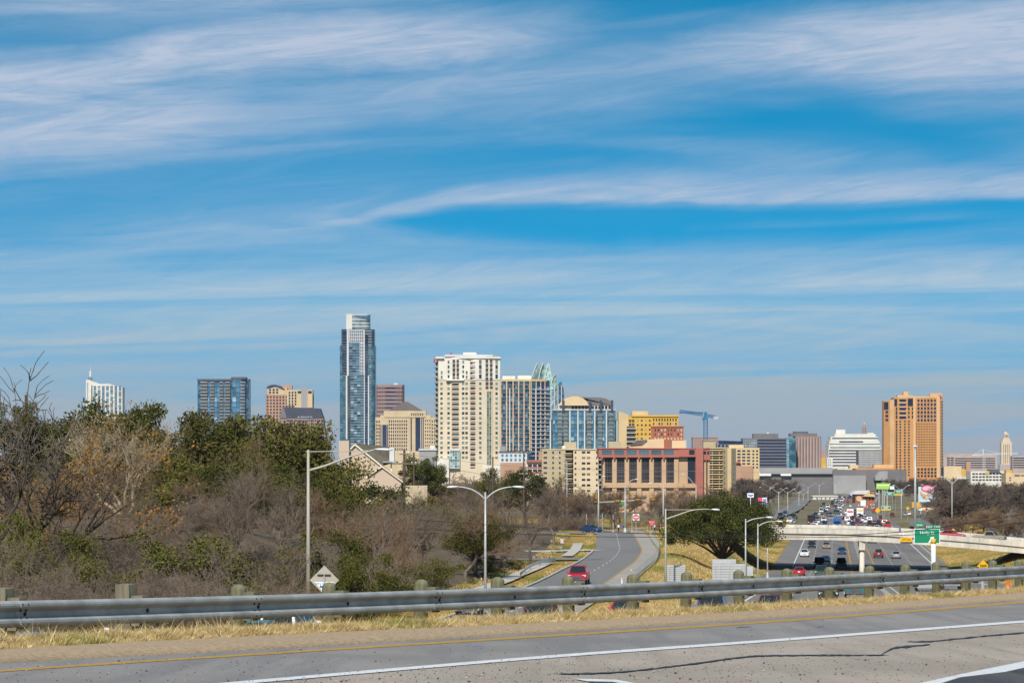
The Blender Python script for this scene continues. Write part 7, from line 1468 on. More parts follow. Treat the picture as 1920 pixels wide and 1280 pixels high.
b = hoarding(1722, 1750, 912, 940.5, 1050, M['sky_print'], 'food billboard with pink oval logo beside the petrol station sign', (1727, 1744))
def ellipse(a, c, rx, ry, n=20, lob=0.0): return [(a+rx*math.cos(2*math.pi*k/n)*(1+lob*math.cos(5*2*math.pi*k/n)), c+ry*math.sin(2*math.pi*k/n)*(1+lob*math.cos(4*2*math.pi*k/n))) for k in range(n)]
b.prof('logo_rim', ellipse(1738.6, 915.8, 11.8, 6.6, 22, 0.06), -0.12, -0.02, M['pink_print']); b.prof('logo_face', ellipse(1738.6, 915.3, 9.2, 4.3, 22, 0.05), -0.2, -0.13, M['pale_pink'])
for a, c, rx, ry in ((1726.5, 925, 2.4, 4.2), (1732, 929, 4.6, 3.6), (1740, 927.5, 4.2, 2.2), (1735, 933.5, 5, 2.2)): b.prof('food_shape', ellipse(a, c, rx, ry, 12, 0.1), -0.1, -0.02, M['food_print'])
b.box('white_caption', 1741, 1749, 931.5, 934.5, -0.1, -0.02, M['pale_pink'])
b = hoarding(1750.5, 1764.5, 911, 929, 1060, M['maroon'], 'dark maroon back of a hoarding right of the food billboard', (1753, 1762))
b = Bld('petrol_sign', 'tall white petrol station price sign with orange shell emblem', 1770, 1000, 'sign'); b.box('panel', 1765, 1775.4, 926.5, 950, 0, 0.8, M['sign_white']); b.box('leg', 1765.4, 1767, 949.9, None, 0.1, 0.7, M['sign_white']); b.box('leg', 1773.4, 1775, 949.9, None, 0.1, 0.7, M['sign_white'])
M['shell'] = mat('orange_shell', (0.62, 0.28, 0.01), 0.5); shell = lambda a, c, r: [(a+r*1.05*math.cos(t)*(1+0.05*math.cos(9*t)), c-r*math.sin(t)*(1+0.05*math.cos(9*t))) for t in np.linspace(-0.45, math.pi+0.45, 18)]+[(a-r*0.4, c+r*0.95), (a+r*0.4, c+r*0.95)]
b.prof('shell_emblem', shell(1770, 931.5, 3.3), -0.12, -0.02, M['shell']); b.box('price_panel', 1766.6, 1773.6, 938, 940.6, -0.1, -0.02, M['maroon']); b.box('price_panel', 1770.5, 1773.6, 941.5, 943.2, -0.1, -0.02, M['black']); b.box('price_panel', 1766.6, 1773.6, 944.4, 946.4, -0.1, -0.02, M['sign_red'])
b = Bld('petrol_station', 'petrol station with yellow and white canopy under the billboards', 1740, 1010); b.box('canopy', 1722, 1756, 952.3, 956.3, -1, 8, M['sign_white']); b.box('canopy_stripe', 1728, 1755, 953.2, 955.5, -1.12, -1.02, M['sign_yellow']); b.prof('shell_emblem', shell(1723.8, 950, 2.6), -1.3, -1.1, M['shell']); b.prof('shell_emblem', shell(1736, 953.2, 1.6), -1.4, -1.2, M['sign_red'])
for c in (1726, 1733, 1745, 1752.5): b.box('canopy_post', c-0.5, c+0.5, 956, None, 3, 3.3, M['sign_white'])
b.box('shop', 1747, 1764, 957, None, 10, 20, M['buff']); b.box('shop_fascia', 1745, 1765, 954.5, 958.5, 9.4, 10, M['peach']); b.grid('shop_window', (1748, 10), (1758, 10), 962, 971, 1, 3, 0.8, 0.9, M['gl_dark'], 0.1); b.box('red_vending', 1767, 1770, 961, 966, 6, 7, M['sign_red']); b.box('ochre_shop', 1722, 1737, 942, 952, 16, 24, M['yellow_w'])
for c in (1729, 1734.5, 1740.5): b.box('pump', c-1, c+1, 963.5, None, 3.6, 4.4, M['sign_white'] if c != 1734.5 else M['blue'])
def pole_sign(px, y0, y1, w, d, label, chev):
    b = Bld('chevron_sign', label, px, d, 'sign'); b.box('panel', px-w/2, px+w/2, y0, y1, 0, 0.5, M['sign_white']); b.box('leg', px-0.5, px+0.5, y1-0.5, None, 0.1, 0.4, M['sign_white'])
    for k, (yy, m) in enumerate(chev): b.prof('chevron', [(px-w*0.38, yy), (px, yy+1.6), (px+w*0.38, yy), (px+w*0.38, yy+2.4), (px, yy+4.2), (px-w*0.38, yy+2.4)], -0.1, -0.02, m)
    return b
pole_sign(1407.3, 924, 932, 12, 900, 'white sign with blue chevron above the live oak', [(926, M['blue'])])
b = pole_sign(1433.5, 932.5, 946, 8.5, 880, 'tall white sign with red and blue chevrons right of the live oak', [(934, M['blue']), (937.8, M['sign_red'])]); b.box('blue_base', 1430, 1437.6, 941.5, 946, -0.12, -0.03, M['blue']); b.box('red_side', 1421.5, 1428.5, 932.5, 939, 0.2, 0.5, M['pink_print'])
# ------------------------------------------------------------------ vehicles
def paint(name, c, metal=0.0): return mat('paint_'+name, c, 0.28, metal, var=0.04, scale=1.0, spec=0.6)
PAINT = {'white': paint('white', (0.74, 0.74, 0.72)), 'silver': paint('silver', (0.42, 0.43, 0.44), 0.4), 'grey': paint('grey', (0.17, 0.18, 0.19), 0.3), 'black': paint('black', (0.012, 0.012, 0.014)), 'dark blue': paint('dark_blue', (0.015, 0.035, 0.11)),
         'blue': paint('blue', (0.03, 0.12, 0.36)), 'red': paint('red', (0.42, 0.012, 0.025)), 'maroon': paint('maroon', (0.12, 0.012, 0.022)), 'tan': paint('tan', (0.36, 0.29, 0.20), 0.3), 'teal': paint('teal', (0.03, 0.16, 0.19), 0.2), 'brown': paint('brown', (0.16, 0.05, 0.03), 0.2), 'yellow': paint('yellow', (0.75, 0.42, 0.02)), 'green': paint('dark_green', (0.02, 0.07, 0.05))}
M['carglass'] = mat('car_glass', (0.012, 0.018, 0.02), 0.06, spec=0.7); M['tyre'] = mat('tyre_rubber', (0.018, 0.018, 0.018), 0.8); M['rim'] = mat('alloy_rim', (0.45, 0.46, 0.47), 0.35, 0.6); M['headlamp'] = mat('headlamp', (0.8, 0.8, 0.76), 0.15, spec=0.8); M['tail'] = mat('tail_lamp', (0.55, 0.012, 0.012), 0.25); M['chrome'] = mat('chrome', (0.55, 0.56, 0.57), 0.2, 0.8); M['bumper'] = mat('grey_bumper', (0.08, 0.08, 0.085), 0.6)
SHAPES = {  # body stations: y, half width, low, high ; cabin: front base y, front roof y, rear roof y, rear base y, belt z, roof z, half widths
 'sedan': dict(st=[(-2.36, .70, .38, .60), (-2.26, .84, .24, .70), (-1.6, .89, .20, .84), (-.95, .90, .20, .94), (1.3, .90, .20, .97), (1.95, .88, .24, .96), (2.30, .82, .30, .90), (2.38, .70, .40, .80)], cab=(-.98, -.20, .85, 1.62, .93, 1.43, .80, .60), wy=(-1.42, 1.38)),
 'hatchback': dict(st=[(-2.0, .70, .38, .62), (-1.92, .82, .24, .74), (-1.35, .86, .20, .90), (-.85, .87, .20, .98), (1.6, .87, .20, 1.0), (1.92, .84, .28, .98), (2.0, .72, .38, .9)], cab=(-.9, -.2, 1.35, 1.9, .97, 1.5, .78, .62), wy=(-1.25, 1.25)),
 'SUV': dict(st=[(-2.38, .78, .45, .82), (-2.28, .90, .32, .95), (-1.5, .95, .28, 1.04), (-1.0, .96, .28, 1.10), (2.0, .96, .28, 1.12), (2.28, .94, .34, 1.12), (2.36, .86, .44, 1.05)], cab=(-1.05, -.42, 1.95, 2.30, 1.09, 1.76, .86, .70), wy=(-1.45, 1.42)),
 'van': dict(st=[(-2.5, .80, .42, .85), (-2.4, .94, .30, 1.0), (-1.7, .98, .26, 1.10), (-1.4, .98, .26, 1.15), (2.3, .98, .26, 1.15), (2.5, .94, .32, 1.12)], cab=(-1.75, -1.0, 2.3, 2.48, 1.12, 1.95, .92, .82), wy=(-1.6, 1.5)),
 'pickup': dict(st=[(-2.75, .80, .48, .88), (-2.65, .94, .36, 1.0), (-1.9, .98, .32, 1.06), (-1.35, .98, .32, 1.10), (2.5, .98, .36, 1.08), (2.7, .94, .42, 1.06)], cab=(-1.4, -.75, .35, .62, 1.08, 1.78, .88, .72), wy=(-1.8, 1.7), bed=(.7, 2.62)),
}
def loft(mb, st, m):
    vs = []; K = 8
    for y, w, lo, hi in st:
        vs += [(-w*.9, y, lo), (-w, y, lo+.16*(hi-lo)+.05), (-w, y, hi-.14), (-w*.90, y, hi), (w*.90, y, hi), (w, y, hi-.14), (w, y, lo+.16*(hi-lo)+.05), (w*.9, y, lo)]
    n = len(st); fs = [(i*K+k, (i+1)*K+k, (i+1)*K+(k+1) % K, i*K+(k+1) % K) for i in range(n-1) for k in range(K)]+[tuple(range(K)), tuple(range((n-1)*K, n*K))[::-1]]
    mb.add(vs, fs, m)
def shrink(P, k, off): 
    P = [Vector(p) for p in P]; c = sum(P, Vector())/len(P); return [c+(p-c)*k+Vector(off) for p in P]
def car_parts(kind):
    S = SHAPES[kind]; out = []; BODY = 'BODY'
    def part(name, fn, sub=None): 
        mb = MB(); fn(mb); out.append((name, mb, sub))
    part('body', lambda mb: loft(mb, S['st'], BODY))
    fb, fr, rr, rb, zb, zr, wb, wr = S['cab']
    A = [(-wb, fb, zb), (wb, fb, zb), (wr, fr, zr), (-wr, fr, zr)]; B = [(wb, rb, zb), (-wb, rb, zb), (-wr, rr, zr), (wr, rr, zr)]
    Lf = [(-wb, rb, zb), (-wb, fb, zb), (-wr, fr, zr), (-wr, rr, zr)]; Rt = [(wb, fb, zb), (wb, rb, zb), (wr, rr, zr), (wr, fr, zr)]
    def cab(mb):
        V = [A[0], A[1], B[0], B[1], A[3], A[2], B[3], B[2]]; zt = .035
        mb.add(V+[(x*.9, y+(.12 if y < 0 else -.12), z+zt) for x, y, z in V[4:]], [(0, 1, 5, 4), (1, 2, 6, 5), (2, 3, 7, 6), (3, 0, 4, 7), (4, 5, 9, 8), (5, 6, 10, 9), (6, 7, 11, 10), (7, 4, 8, 11), (8, 9, 10, 11)], BODY)
    part('roof', cab)
    g = 0.012
    part('windscreen', lambda mb: mb.add(shrink(A, .90, (0, -g, g)), [(0, 1, 2, 3)], M['carglass']))
    part('rear_window', lambda mb: mb.add(shrink(B, .86, (0, g, g)), [(0, 1, 2, 3)], M['carglass']))
    def side(P, s):
        a, b_, c, d_ = [Vector(p) for p in (P if s < 0 else [P[1], P[0], P[3], P[2]])]     # rear base, front base, front roof, rear roof
        def f(mb):
            for t0, t1 in ((0.04, 0.47), (0.52, 0.93)) if kind != 'pickup' else ((0.06, 0.92),):
                q = [a.lerp(b_, t0), a.lerp(b_, t1), d_.lerp(c, t1), d_.lerp(c, t0)]; m1 = [q[0].lerp(q[3], .08), q[1].lerp(q[2], .08), q[1].lerp(q[2], .9), q[0].lerp(q[3], .9)]
                mb.add([v+Vector((s*g, 0, 0)) for v in m1], [(0, 1, 2, 3)], M['carglass'])
        return f
    part('side_window', side(Lf, -1)); part('side_window', side(Rt, 1))
    st = S['st']; y0, w0 = st[0][0], st[1][1]; y1, w1 = st[-1][0], st[-2][1]; zh = st[1][3]; zt = st[-2][3]
    for s in (-1, 1):
        part('headlight', lambda mb, s=s: mb.box((s*w0*.76, st[1][0]+.0, zh-.13), (.34*w0, .16, .15), M['headlamp']))
        part('tail_light', lambda mb, s=s: mb.box((s*w1*.80, st[-2][0]+.06, zt-.18), (.28*w1, .14, .2 if kind in ('sedan', 'hatchback') else .42), M['tail']))
        part('mirror', lambda mb, s=s: mb.box((s*(wb+.14), fb+.28, zb+.06), (.2, .1, .13), BODY))
        for wy in S['wy']:
            R = .33 if kind in ('sedan', 'hatchback') else .38
            def wh(mb, s=s, wy=wy, R=R):
                k = len(mb.v); mb.lathe([(R*.8, -.11), (R, -.09), (R, .09), (R*.8, .11)], (0, 0, 0), M['tyre'], 14)
                mb.v = [(s*(w0-.07)+z*1.0, wy+x, R+y) for x, y, z in mb.v]
            def rm(mb, s=s, wy=wy, R=R):
                mb.lathe([(R*.62, -.118), (R*.62, .118)], (0, 0, 0), M['rim'], 12); mb.v = [(s*(w0-.07)+z*1.0, wy+x, R+y) for x, y, z in mb.v]
            mbw = MB(); wh(mbw); mbr = MB(); rm(mbr); out.append(('wheel', mbw, ('rim', mbr)))
    part('grille', lambda mb: mb.box((0, y0-.005, (st[0][2]+st[0][3])/2+.04), (st[0][1]*1.1, .08, (st[0][3]-st[0][2])*.55), M['bumper']))
    part('front_bumper', lambda mb: mb.box((0, y0-.02, st[0][2]+.02), (w0*1.75, .14, .16), M['bumper'] if kind in ('SUV', 'pickup', 'van') else BODY))
    part('rear_bumper', lambda mb: mb.box((0, y1+.02, st[-1][2]+.06), (w1*1.75, .14, .2), M['chrome'] if kind == 'pickup' else BODY))
    part('number_plate', lambda mb: mb.box((0, y1+.03, (st[-1][2]+st[-1][3])/2+.1), (.32, .03, .16), M['sign_white']))
    if 'bed' in S:
        a, c = S['bed']; w = st[4][1]; z = st[4][3]
        part('load_bed', lambda mb: mb.box((0, (a+c)/2, z+.004), (w*1.6, c-a, .01), M['bumper']))
    return out
CAR_CACHE = {}
def car_mesh(kind, colour):
    k = (kind, colour)
    if k not in CAR_CACHE:
        P = car_parts(kind); res = []
        for name, mb, sub in P:
            mb.mats = [PAINT[colour] if m == 'BODY' else m for m in mb.mats]; s2 = None
            if sub: s2 = (sub[0], sub[1].mesh(sub[0]))
            res.append((name, mb.mesh(name), s2))
        CAR_CACHE[k] = res
    return CAR_CACHE[k]
FAR_CACHE = {}
def far_mesh(kind, colour):
    k = (kind, colour)
    if k not in FAR_CACHE:
        J = MB()
        for name, mb, sub in car_parts(kind):
            if name in ('number_plate', 'mirror', 'load_bed'): continue
            base = len(J.v); J.v += [tuple(v) for v in mb.v]
            mp = [J.slot(PAINT[colour] if m == 'BODY' else m) for m in mb.mats]
            for f, mi_ in zip(mb.f, mb.m): J.f.append(tuple(base+i for i in f)); J.m.append(mp[mi_])
        FAR_CACHE[k] = J.mesh(kind+'_'+colour.replace(' ', '_'))
    return FAR_CACHE[k]
NAMES = {'sedan': 'sedan_car', 'hatchback': 'hatchback_car', 'SUV': 'suv', 'van': 'van', 'pickup': 'pickup_truck'}
CATS = {'sedan': 'car', 'hatchback': 'car', 'SUV': 'SUV', 'van': 'van', 'pickup': 'pickup truck'}
def car(kind, colour, x, y, z, rz, label, group=None, far=False):
    if far:
        o = link(NAMES[kind], far_mesh(kind, colour), None, (x, y, z), rz); return tag(o, label, CATS[kind], group)
    t = thing(NAMES[kind], label, CATS[kind], (x, y, z), rz, group)
    for name, me_, sub in car_mesh(kind, colour):
        o = link(name, me_, t)
        if sub: link(sub[0], sub[1], o)
    return t
_YY = np.arange(100, 3000, 0.5); _PY = HZ-F*hwy_z(_YY)/_YY
def on_hwy(px, py):
    Y = float(np.interp(-py, -_PY, _YY)); return WX(px, Y), Y, float(hwy_z(np.array(Y)))
def hcar(kind, colour, px, py, away, label, far=False, group=None, dz=0.0):
    x, y, z = on_hwy(px, py); s = math.atan(float((hwy_x(np.array(y+5.0))-hwy_x(np.array(y-5.0)))/10)); g = math.atan(float((hwy_z(np.array(y+5.0))-hwy_z(np.array(y-5.0)))/10))
    t = car(kind, colour, x, y, z+0.02, (math.pi if away else 0)-s, label, group, far)
    t.rotation_euler = (-g if away else g, 0, t.rotation_euler[2]); return t
# below and in front of the overpass
hcar('sedan', 'white', 1508.5, 1043, False, 'white sedan in the outer lane just beyond the overpass shadow')
hcar('sedan', 'black', 1522, 1026.5, False, 'dark sedan left of the tan sedan under the overpass')
hcar('sedan', 'tan', 1549.5, 1028, False, 'tan sedan in the middle lane under the overpass')
hcar('sedan', 'blue', 1551, 1013.5, False, 'blue car half hidden behind the tan sedan under the overpass')
hcar('sedan', 'grey', 1523, 1014, False, 'dark grey car half hidden under the overpass edge in the outer lane')
hcar('sedan', 'dark blue', 1578.5, 1038.5, False, 'dark sedan with lit headlights in the inner lane below the overpass')
hcar('sedan', 'dark blue', 1548, 1056, False, 'dark blue sedan at the edge of the overpass shadow')
hcar('SUV', 'black', 1577.5, 1064, False, 'black SUV in the overpass shadow by the median')
hcar('van', 'black', 1536.5, 1065, False, 'black van in the overpass shadow in the middle lanes')
hcar('pickup', 'green', 1540, 1083, False, 'dark green pickup nearest in front of the black van')
hcar('sedan', 'red', 1498.5, 1080, True, 'red sedan with tail lights by the left shoulder below the overpass')
hcar('SUV', 'brown', 1647, 1045, True, 'brown SUV driving away right of the overpass pier')
hcar('sedan', 'silver', 1680, 1046.5, True, 'silver sedan driving away in the right lanes below the overpass')
hcar('sedan', 'black', 1700, 1080, True, 'black sedan in the overpass shadow in the right lanes')
hcar('SUV', 'black', 1635, 1017.5, True, 'dark SUV seen under the overpass beside the clearance plate')
hcar('sedan', 'grey', 1690, 1016, True, 'dark grey car tucked under the overpass above the silver sedan')
hcar('pickup', 'teal', 1604, 1121, False, 'teal pickup seen under the guardrail right of the broken post')
hcar('sedan', 'black', 1553, 1124, False, 'black car half hidden behind a guardrail post')
hcar('SUV', 'grey', 1464, 1121, False, 'grey SUV half hidden behind the guardrail post left of the teal pickup')
hcar('sedan', 'maroon', 1444, 1158, False, 'maroon car roof seen under the guardrail above the grass')
hcar('SUV', 'blue', 1334, 1173, False, 'dark blue SUV seen under the guardrail below the large sign back')
hcar('van', 'silver', 1734, 1107, True, 'silver van seen under the guardrail at the right')
hcar('pickup', 'black', 1783, 1104.5, True, 'black pickup seen under the guardrail right of the silver van')
hcar('sedan', 'red', 1172, 1172, True, 'red car roof seen under the guardrail in the middle')
# far traffic: (px, row, kind, colour)
SB = [(1544.5, 948.5, 'SUV', 'black'), (1552, 952.5, 'van', 'white'), (1560.5, 946.5, 'sedan', 'black'), (1568.5, 947.5, 'SUV', 'silver'), (1566, 953, 'sedan', 'maroon'), (1574.5, 954, 'SUV', 'white'), (1566, 962, 'sedan', 'black'), (1583, 946.5, 'sedan', 'silver'), (1589.5, 944.5, 'sedan', 'red'), (1549, 957.5, 'sedan', 'white'), (1544, 960, 'sedan', 'black'), (1547.5, 963.5, 'SUV', 'dark blue'),
      (1541, 969.5, 'sedan', 'tan'), (1529.5, 967.5, 'hatchback', 'black'), (1534.5, 966, 'sedan', 'white'), (1525.5, 970.5, 'sedan', 'dark blue'), (1557, 968.5, 'pickup', 'grey'), (1552.5, 967, 'sedan', 'maroon'), (1558, 974, 'sedan', 'silver'), (1544.5, 978.5, 'SUV', 'white'), (1546.5, 986.5, 'pickup', 'dark blue'), (1570, 940.5, 'van', 'white'), (1578, 940.5, 'van', 'white'), (1561, 942.5, 'sedan', 'black'), (1540, 953, 'sedan', 'tan'), (1577.5, 966, 'sedan', 'grey')]
NB = [(1579.5, 967.5, 'sedan', 'white'), (1582, 971, 'SUV', 'silver'), (1587, 963, 'sedan', 'white'), (1588.5, 978, 'pickup', 'white'), (1594, 970.5, 'sedan', 'white'), (1592.5, 984.5, 'SUV', 'white'), (1600, 975.5, 'SUV', 'black'), (1605, 978, 'sedan', 'silver'), (1613, 986, 'sedan', 'grey'), (1597.5, 986, 'sedan', 'dark blue'), (1614.5, 973, 'SUV', 'black'), (1618.5, 977.5, 'sedan', 'white'), (1623, 980, 'sedan', 'white'), (1630, 979.5, 'pickup', 'silver'), (1630.5, 985, 'SUV', 'black'), (1640.5, 988, 'sedan', 'black'), (1643.5, 993.5, 'sedan', 'white'),
      (1626, 992, 'sedan', 'silver'), (1599, 991, 'sedan', 'dark blue'), (1595.5, 950.5, 'sedan', 'white'), (1607.5, 982, 'SUV', 'maroon'), (1583.5, 974.5, 'sedan', 'black'), (1601, 966, 'sedan', 'maroon'), (1620, 968, 'sedan', 'silver'), (1576, 960, 'SUV', 'silver'), (1608, 968.5, 'sedan', 'black'), (1640, 983, 'sedan', 'tan')]
_r = random.Random(77)
for L_, offs, n_ in ((SB, (-10.8, -7.3, -3.9), 26), (NB, (4.0, 7.5, 11.2), 30)):
    have = [on_hwy(c[0], c[1])[:2] for c in L_]
    tries = 0
    while n_ and tries < 900:
        tries += 1; Y = 820*(2.6**_r.random()); X = float(hwy_x(np.array(Y)))+_r.choice(offs)+_r.uniform(-0.3, 0.3)
        if any(abs(X-a) < 2.4 and abs(Y-b_) < 11 for a, b_ in have): continue
        have.append((X, Y)); n_ -= 1
        L_.append((960+F*X/Y, HZ+F*17.0/Y, _r.choice(['sedan', 'sedan', 'SUV', 'pickup', 'hatchback', 'van']), _r.choice(['white', 'white', 'silver', 'black', 'grey', 'dark blue', 'red', 'tan', 'maroon', 'green'])))
ORD = ['nearest', 'second nearest', 'third nearest', 'fourth nearest', 'fifth nearest', 'sixth nearest', 'seventh nearest', 'eighth nearest', 'ninth nearest', 'tenth nearest', 'eleventh nearest', 'twelfth nearest', 'thirteenth nearest', 'fourteenth nearest']
for L_, away, where, grp in ((SB, False, 'coming towards us in the left lanes beyond the overpass', 'oncoming traffic beyond the overpass'), (NB, True, 'in the packed right lanes beyond the overpass', 'traffic jam beyond the overpass')):
    cnt = {}
    tot = {}
    for c in L_: tot[c[2:]] = tot.get(c[2:], 0)+1
    for px, py, kd, co in sorted(L_, key=lambda c: -c[1]):
        k = cnt.get((kd, co), 0); cnt[(kd, co)] = k+1
        hcar(kd, co, px, py, away, (f'{ORD[k]} {co} {kd} ' if tot[(kd, co)] > 1 else f'{co} {kd} ')+where, True, grp)
def truck(px, py, away, w, h, ln, body, cabc, label, name='box_truck', stripe=None, cab=True, group=None, place=None):
    x, y, z = place or on_hwy(px, py); s = math.atan(0.115); t = thing(name, label, 'truck' if name != 'bus' else 'bus', (x, y, z+0.02), (math.pi if away else 0)-s, group)
    b = MB().box((0, ln*0.08 if cab else 0, 1.0+h/2), (w, ln*(0.84 if cab else 1.0), h), body).build('cargo_box', t)
    if cab:
        MB().box((0, -ln*0.43, 1.35), (w*0.92, ln*0.17, 1.9), cabc).build('cab', t); MB().box((0, -ln*0.517, 1.8), (w*0.8, 0.05, 0.75), M['carglass']).build('windscreen', t); MB().box((0, -ln*0.517, 0.85), (w*0.86, 0.08, 0.35), M['bumper']).build('grille', t)
        for sx_ in (-1, 1): MB().box((sx_*w*0.36, -ln*0.52, 1.1), (0.35, 0.06, 0.2), M['headlamp']).build('headlight', t)
    MB().box((0, 0, 0.8), (w*0.5, ln*0.9, 0.3), M['bumper']).build('chassis', t)
    for sx_ in (-1, 1):
        MB().box((sx_*w*0.42, ln*0.5, 0.95), (0.25, 0.08, 0.18), M['tail']).build('tail_light', t)
        for yy in (-ln*0.36, ln*0.30):
            mb = MB(); mb.lathe([(0.38, -.14), (0.47, -.12), (0.47, .12), (0.38, .14)], (0, 0, 0), M['tyre'], 14); mb.v = [(sx_*(w/2-.16)+q[2], yy+q[0], .47+q[1]) for q in mb.v]; mb.build('wheel', t)
    if stripe: MB().box((0, ln*(0.5 if cab else 0.5)*1.004+0.0, 1.0+h*0.62), (w*0.8, 0.04, h*0.22), stripe).build('rear_lettering_panel', t)
    return t
truck(1594, 972, True, 2.45, 2.6, 7.5, PAINT['white'], PAINT['white'], 'white box truck with red lettering panel in the packed right lanes', stripe=M['sign_red'])
truck(1602, 959.5, True, 2.5, 2.8, 13, M['mgrey'], PAINT['grey'], 'grey trailer truck ahead of the white box truck')
truck(1612.5, 970, True, 2.5, 2.7, 8, PAINT['white'], PAINT['white'], 'white truck with yellow panel right of the grey trailer', stripe=M['sign_yellow'])
truck(1618.2, 952, True, 2.5, 2.8, 13, PAINT['white'], PAINT['white'], 'white trailer truck farthest up the right lanes')
truck(1521.5, 984.5, False, 2.5, 2.3, 8, PAINT['black'], PAINT['maroon'], 'dark box truck in the outer left lane just beyond the overpass')
truck(1569.5, 989.5, False, 2.5, 2.0, 10, PAINT['blue'], PAINT['blue'], 'blue bus by the median just beyond the overpass', 'bus')
# frontage road
def on_front(px, y, off=0.0):
    i = int(np.argmin(np.abs(FRONT[:, 1]-y))); j = min(i+1, len(FRONT)-1); t = FRONT[j]-FRONT[j-1]; return WX(px, y), y, float(np.interp(y, FRONT[:, 1], FRONT[:, 2])), math.atan2(t[0], t[1])
def fcar(kind, co, px, y, label, away=False, dz=0.0):
    x, y, z, a = on_front(px, y); return car(kind, co, x, y, z+0.02+dz, (math.pi if away else 0)-a, label)
fcar('pickup', 'red', 1085, 281, 'red pickup coming down the curving frontage road')
fcar('SUV', 'white', 880, 211, 'white SUV seen under the guardrail at the foot of the twin-arm lamp post')
fcar('SUV', 'maroon', 1011, 148, 'dark red SUV seen under the guardrail in the middle')
fcar('sedan', 'teal', 487, 119, 'teal car roof seen under the guardrail left of the tall lamp post', True)
fcar('SUV', 'white', 548, 128, 'white SUV seen under the guardrail beside the tall lamp post', True)
fcar('sedan', 'blue', 62, 99, 'blue car roof seen under the guardrail at the left frame edge')
car('sedan', 'dark blue', WX(1108, 527), 527, gz(WX(1108, 527), 527)+0.1, 0.75, 'dark blue sedan waiting at the left of the junction')
# on the overpass
def bcar(kind, co, px, s, label, flip=False):
    tt = t_at(px); p = bpt(tt, s, 0.02); a = math.atan2(BU[1], BU[0]); sl = math.atan((bridge_z(tt+1)-bridge_z(tt-1))/2)
    o = car(kind, co, p.x, p.y, p.z, a+math.pi/2 if not flip else a-math.pi/2, label); o.rotation_euler = (0, 0, o.rotation_euler[2]); 
    o.location.z = p.z; return o
bcar('sedan', 'red', 1784, 3.2, 'red sedan driving on the overpass right of the green exit sign')
bcar('pickup', 'tan', 1857, 3.4, 'tan pickup driving on the overpass near the right frame edge')
# far left frontage road and right side
for k, (px, y, kd, co, lb) in enumerate([(1464, 905, 'SUV', 'black', 'black SUV on the far frontage road left of the twin-arm lamps'), (1472, 940, 'SUV', 'grey', 'grey SUV on the far frontage road'), (1489, 930, 'SUV', 'black', 'dark SUV on the far frontage road nearer the highway'), (1481, 870, 'sedan', 'white', 'white sedan on the far frontage road'), (1473, 1000, 'sedan', 'dark blue', 'dark blue sedan farthest on the far frontage road'), (1487, 880, 'sedan', 'silver', 'silver sedan on the far frontage road behind the overpass')]):
    x = WX(px, y); car(kd, co, x, y, gz(x, y)+0.15, -0.2, lb, 'cars on the far frontage road', True)
for px, y, kd, co, lb in [(1647.5, 900, 'SUV', 'black', 'black SUV on the slip road right of the packed lanes'), (1777, 760, 'sedan', 'dark blue', 'dark blue car below the petrol station'), (1698, 1050, 'sedan', 'silver', 'silver car on the road above the far grass'), (1704, 1060, 'sedan', 'white', 'white car on the road above the far grass'), (1673, 1070, 'sedan', 'maroon', 'maroon car behind the far green sign')]:
    x = WX(px, y); car(kd, co, x, y, gz(x, y)+0.3, math.pi-0.15, lb, None, True)
# ------------------------------------------------------------------ barrier wall, people
b0_ = W(1295, 990, 500); t = thing('roadside_wall', 'white concrete barrier wall behind the live oak', 'barrier', (b0_.x, b0_.y, gz(b0_.x, b0_.y)))
for k in range(6):
    px = 1258+k*15; p = W(px, 990, 512-k*2.2); MB().box((0, 0, 0.5), (1.36, 0.3, 1.1), M['whitew'], -0.12).build('wall_section', t, loc=(p.x-b0_.x, p.y-b0_.y, gz(p.x, p.y)-t.location.z))
x = WX(1267, 520); car('van', 'yellow', x, 520, gz(x, 520)+0.1, -1.45, 'yellow van behind the white barrier wall at the junction')
M['skin'] = mat('skin', (0.42, 0.25, 0.17), 0.6); M['shirt_blue'] = mat('blue_shirt', (0.03, 0.12, 0.45), 0.9); M['shirt_red'] = mat('red_shirt', (0.75, 0.06, 0.04), 0.9); M['shirt_white'] = mat('white_shirt', (0.7, 0.7, 0.68), 0.9); M['khaki'] = mat('khaki_trousers', (0.33, 0.22, 0.12), 0.9); M['darkcloth'] = mat('dark_trousers', (0.02, 0.02, 0.03), 0.9); M['hivis'] = mat('yellow_trousers', (0.55, 0.55, 0.03), 0.9); M['hair'] = mat('dark_hair', (0.02, 0.015, 0.012), 0.8)
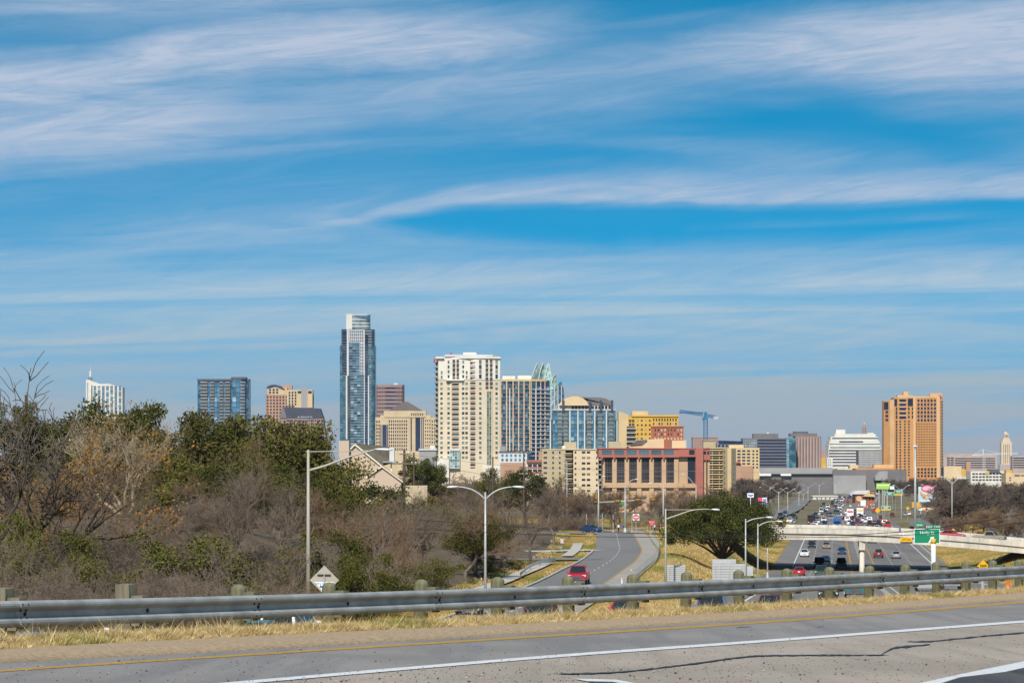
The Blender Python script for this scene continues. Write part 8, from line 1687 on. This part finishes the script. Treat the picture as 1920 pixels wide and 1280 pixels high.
def person(x, y, z, rz, shirt, pants, label, stride=0.25):
    J = {'pelvis': (0, 0, .95), 'chest': (0, -.02, 1.30), 'neck': (0, -.02, 1.48), 'head0': (0, -.03, 1.57), 'head1': (0, -.03, 1.72)}
    V = [J['pelvis'], (0, -.01, 1.12), J['chest'], J['neck'], J['head0'], J['head1']]; R_ = [.15, .135, .16, .055, .085, .085]; E = [(0, 1), (1, 2), (2, 3), (3, 4), (4, 5)]
    for s, f in ((-1, 1), (1, -1)):
        k = len(V); V += [(s*.11, 0, .88), (s*.12, f*stride*.45-.04, .48), (s*.12, f*stride, .09), (s*.13, f*stride-.16, .04)]; R_ += [.10, .065, .045, .04]; E += [(0, k), (k, k+1), (k+1, k+2), (k+2, k+3)]
        k = len(V); V += [(s*.20, -.01, 1.40), (s*.25, -f*stride*.5, 1.14), (s*.25, -f*stride-.10, .92), (s*.25, -f*stride-.14, .84)]; R_ += [.065, .05, .036, .035]; E += [(2, k), (k, k+1), (k+1, k+2), (k+2, k+3)]
    me_ = bpy.data.meshes.new('body'); me_.from_pydata(V, E, []); o = bpy.data.objects.new('body', me_); COL.objects.link(o)
    md = o.modifiers.new('skin', 'SKIN'); 
    for i, r in enumerate(R_): me_.skin_vertices[0].data[i].radius = (r, r*0.85)
    me_.skin_vertices[0].data[0].use_root = True
    o.modifiers.new('sub', 'SUBSURF').levels = 1
    dg = bpy.context.evaluated_depsgraph_get(); dg.update(); m2 = bpy.data.meshes.new_from_object(o.evaluated_get(dg)); bpy.data.objects.remove(o)
    m2.materials.clear()
    for m in (shirt, pants, M['skin'], M['hair']): m2.materials.append(m)
    for p in m2.polygons:
        c = p.center; p.material_index = 2 if c.z > 1.46 else (1 if c.z < .98 and abs(c.x) < .19 else (2 if (abs(c.x) > .19 and c.z < 1.16) else 0))
        if c.z > 1.66 or (c.z > 1.56 and c.y > 0): p.material_index = 3
        if c.z < .1: p.material_index = 3
        p.use_smooth = True
    t = thing('person', label, 'person', (x, y, z), rz); link('body', m2, t); return t
p = bpt(t_at(1687.5), 0.95, 0.0); person(p.x, p.y, p.z, 1.2, M['shirt_blue'], M['darkcloth'], 'person in blue shirt walking along the overpass pavement')
for px, d, sh, pa, rz, lb in ((1166.5, 519, 'shirt_blue', 'khaki', 0.6, 'person in blue shirt and khaki trousers waiting at the junction'), (1160, 520, 'shirt_white', 'darkcloth', -0.5, 'person in white top and dark trousers beside the one in blue at the junction'), (1239, 516, 'shirt_red', 'hivis', 0.9, 'person in red top and yellow trousers at the right of the junction'), (1227, 520, 'shirt_white', 'darkcloth', 2.0, 'person in white top below the wrong-way sign')):
    x = WX(px, d); person(x, d, gz(x, d)+0.13, rz, M[sh], M[pa], lb)

# ------------------------------------------------------------------ air
hz = MB().box((0, 4700, 105), (9600, 10600, 275), M['sign_white']).build('haze'); hz.data.materials.clear()
hm_ = bpy.data.materials.new('haze_air'); hm_.use_nodes = True; nt = hm_.node_tree; nt.nodes.clear()
o_ = node(nt, 'ShaderNodeOutputMaterial'); v_ = node(nt, 'ShaderNodeVolumePrincipled'); v_.inputs['Color'].default_value = (0.80, 0.85, 0.93, 1); v_.inputs['Density'].default_value = 2.6e-5; v_.inputs['Anisotropy'].default_value = 0.2
nt.links.new(v_.outputs[0], o_.inputs['Volume']); hz.data.materials.append(hm_); hz['kind'] = 'stuff'
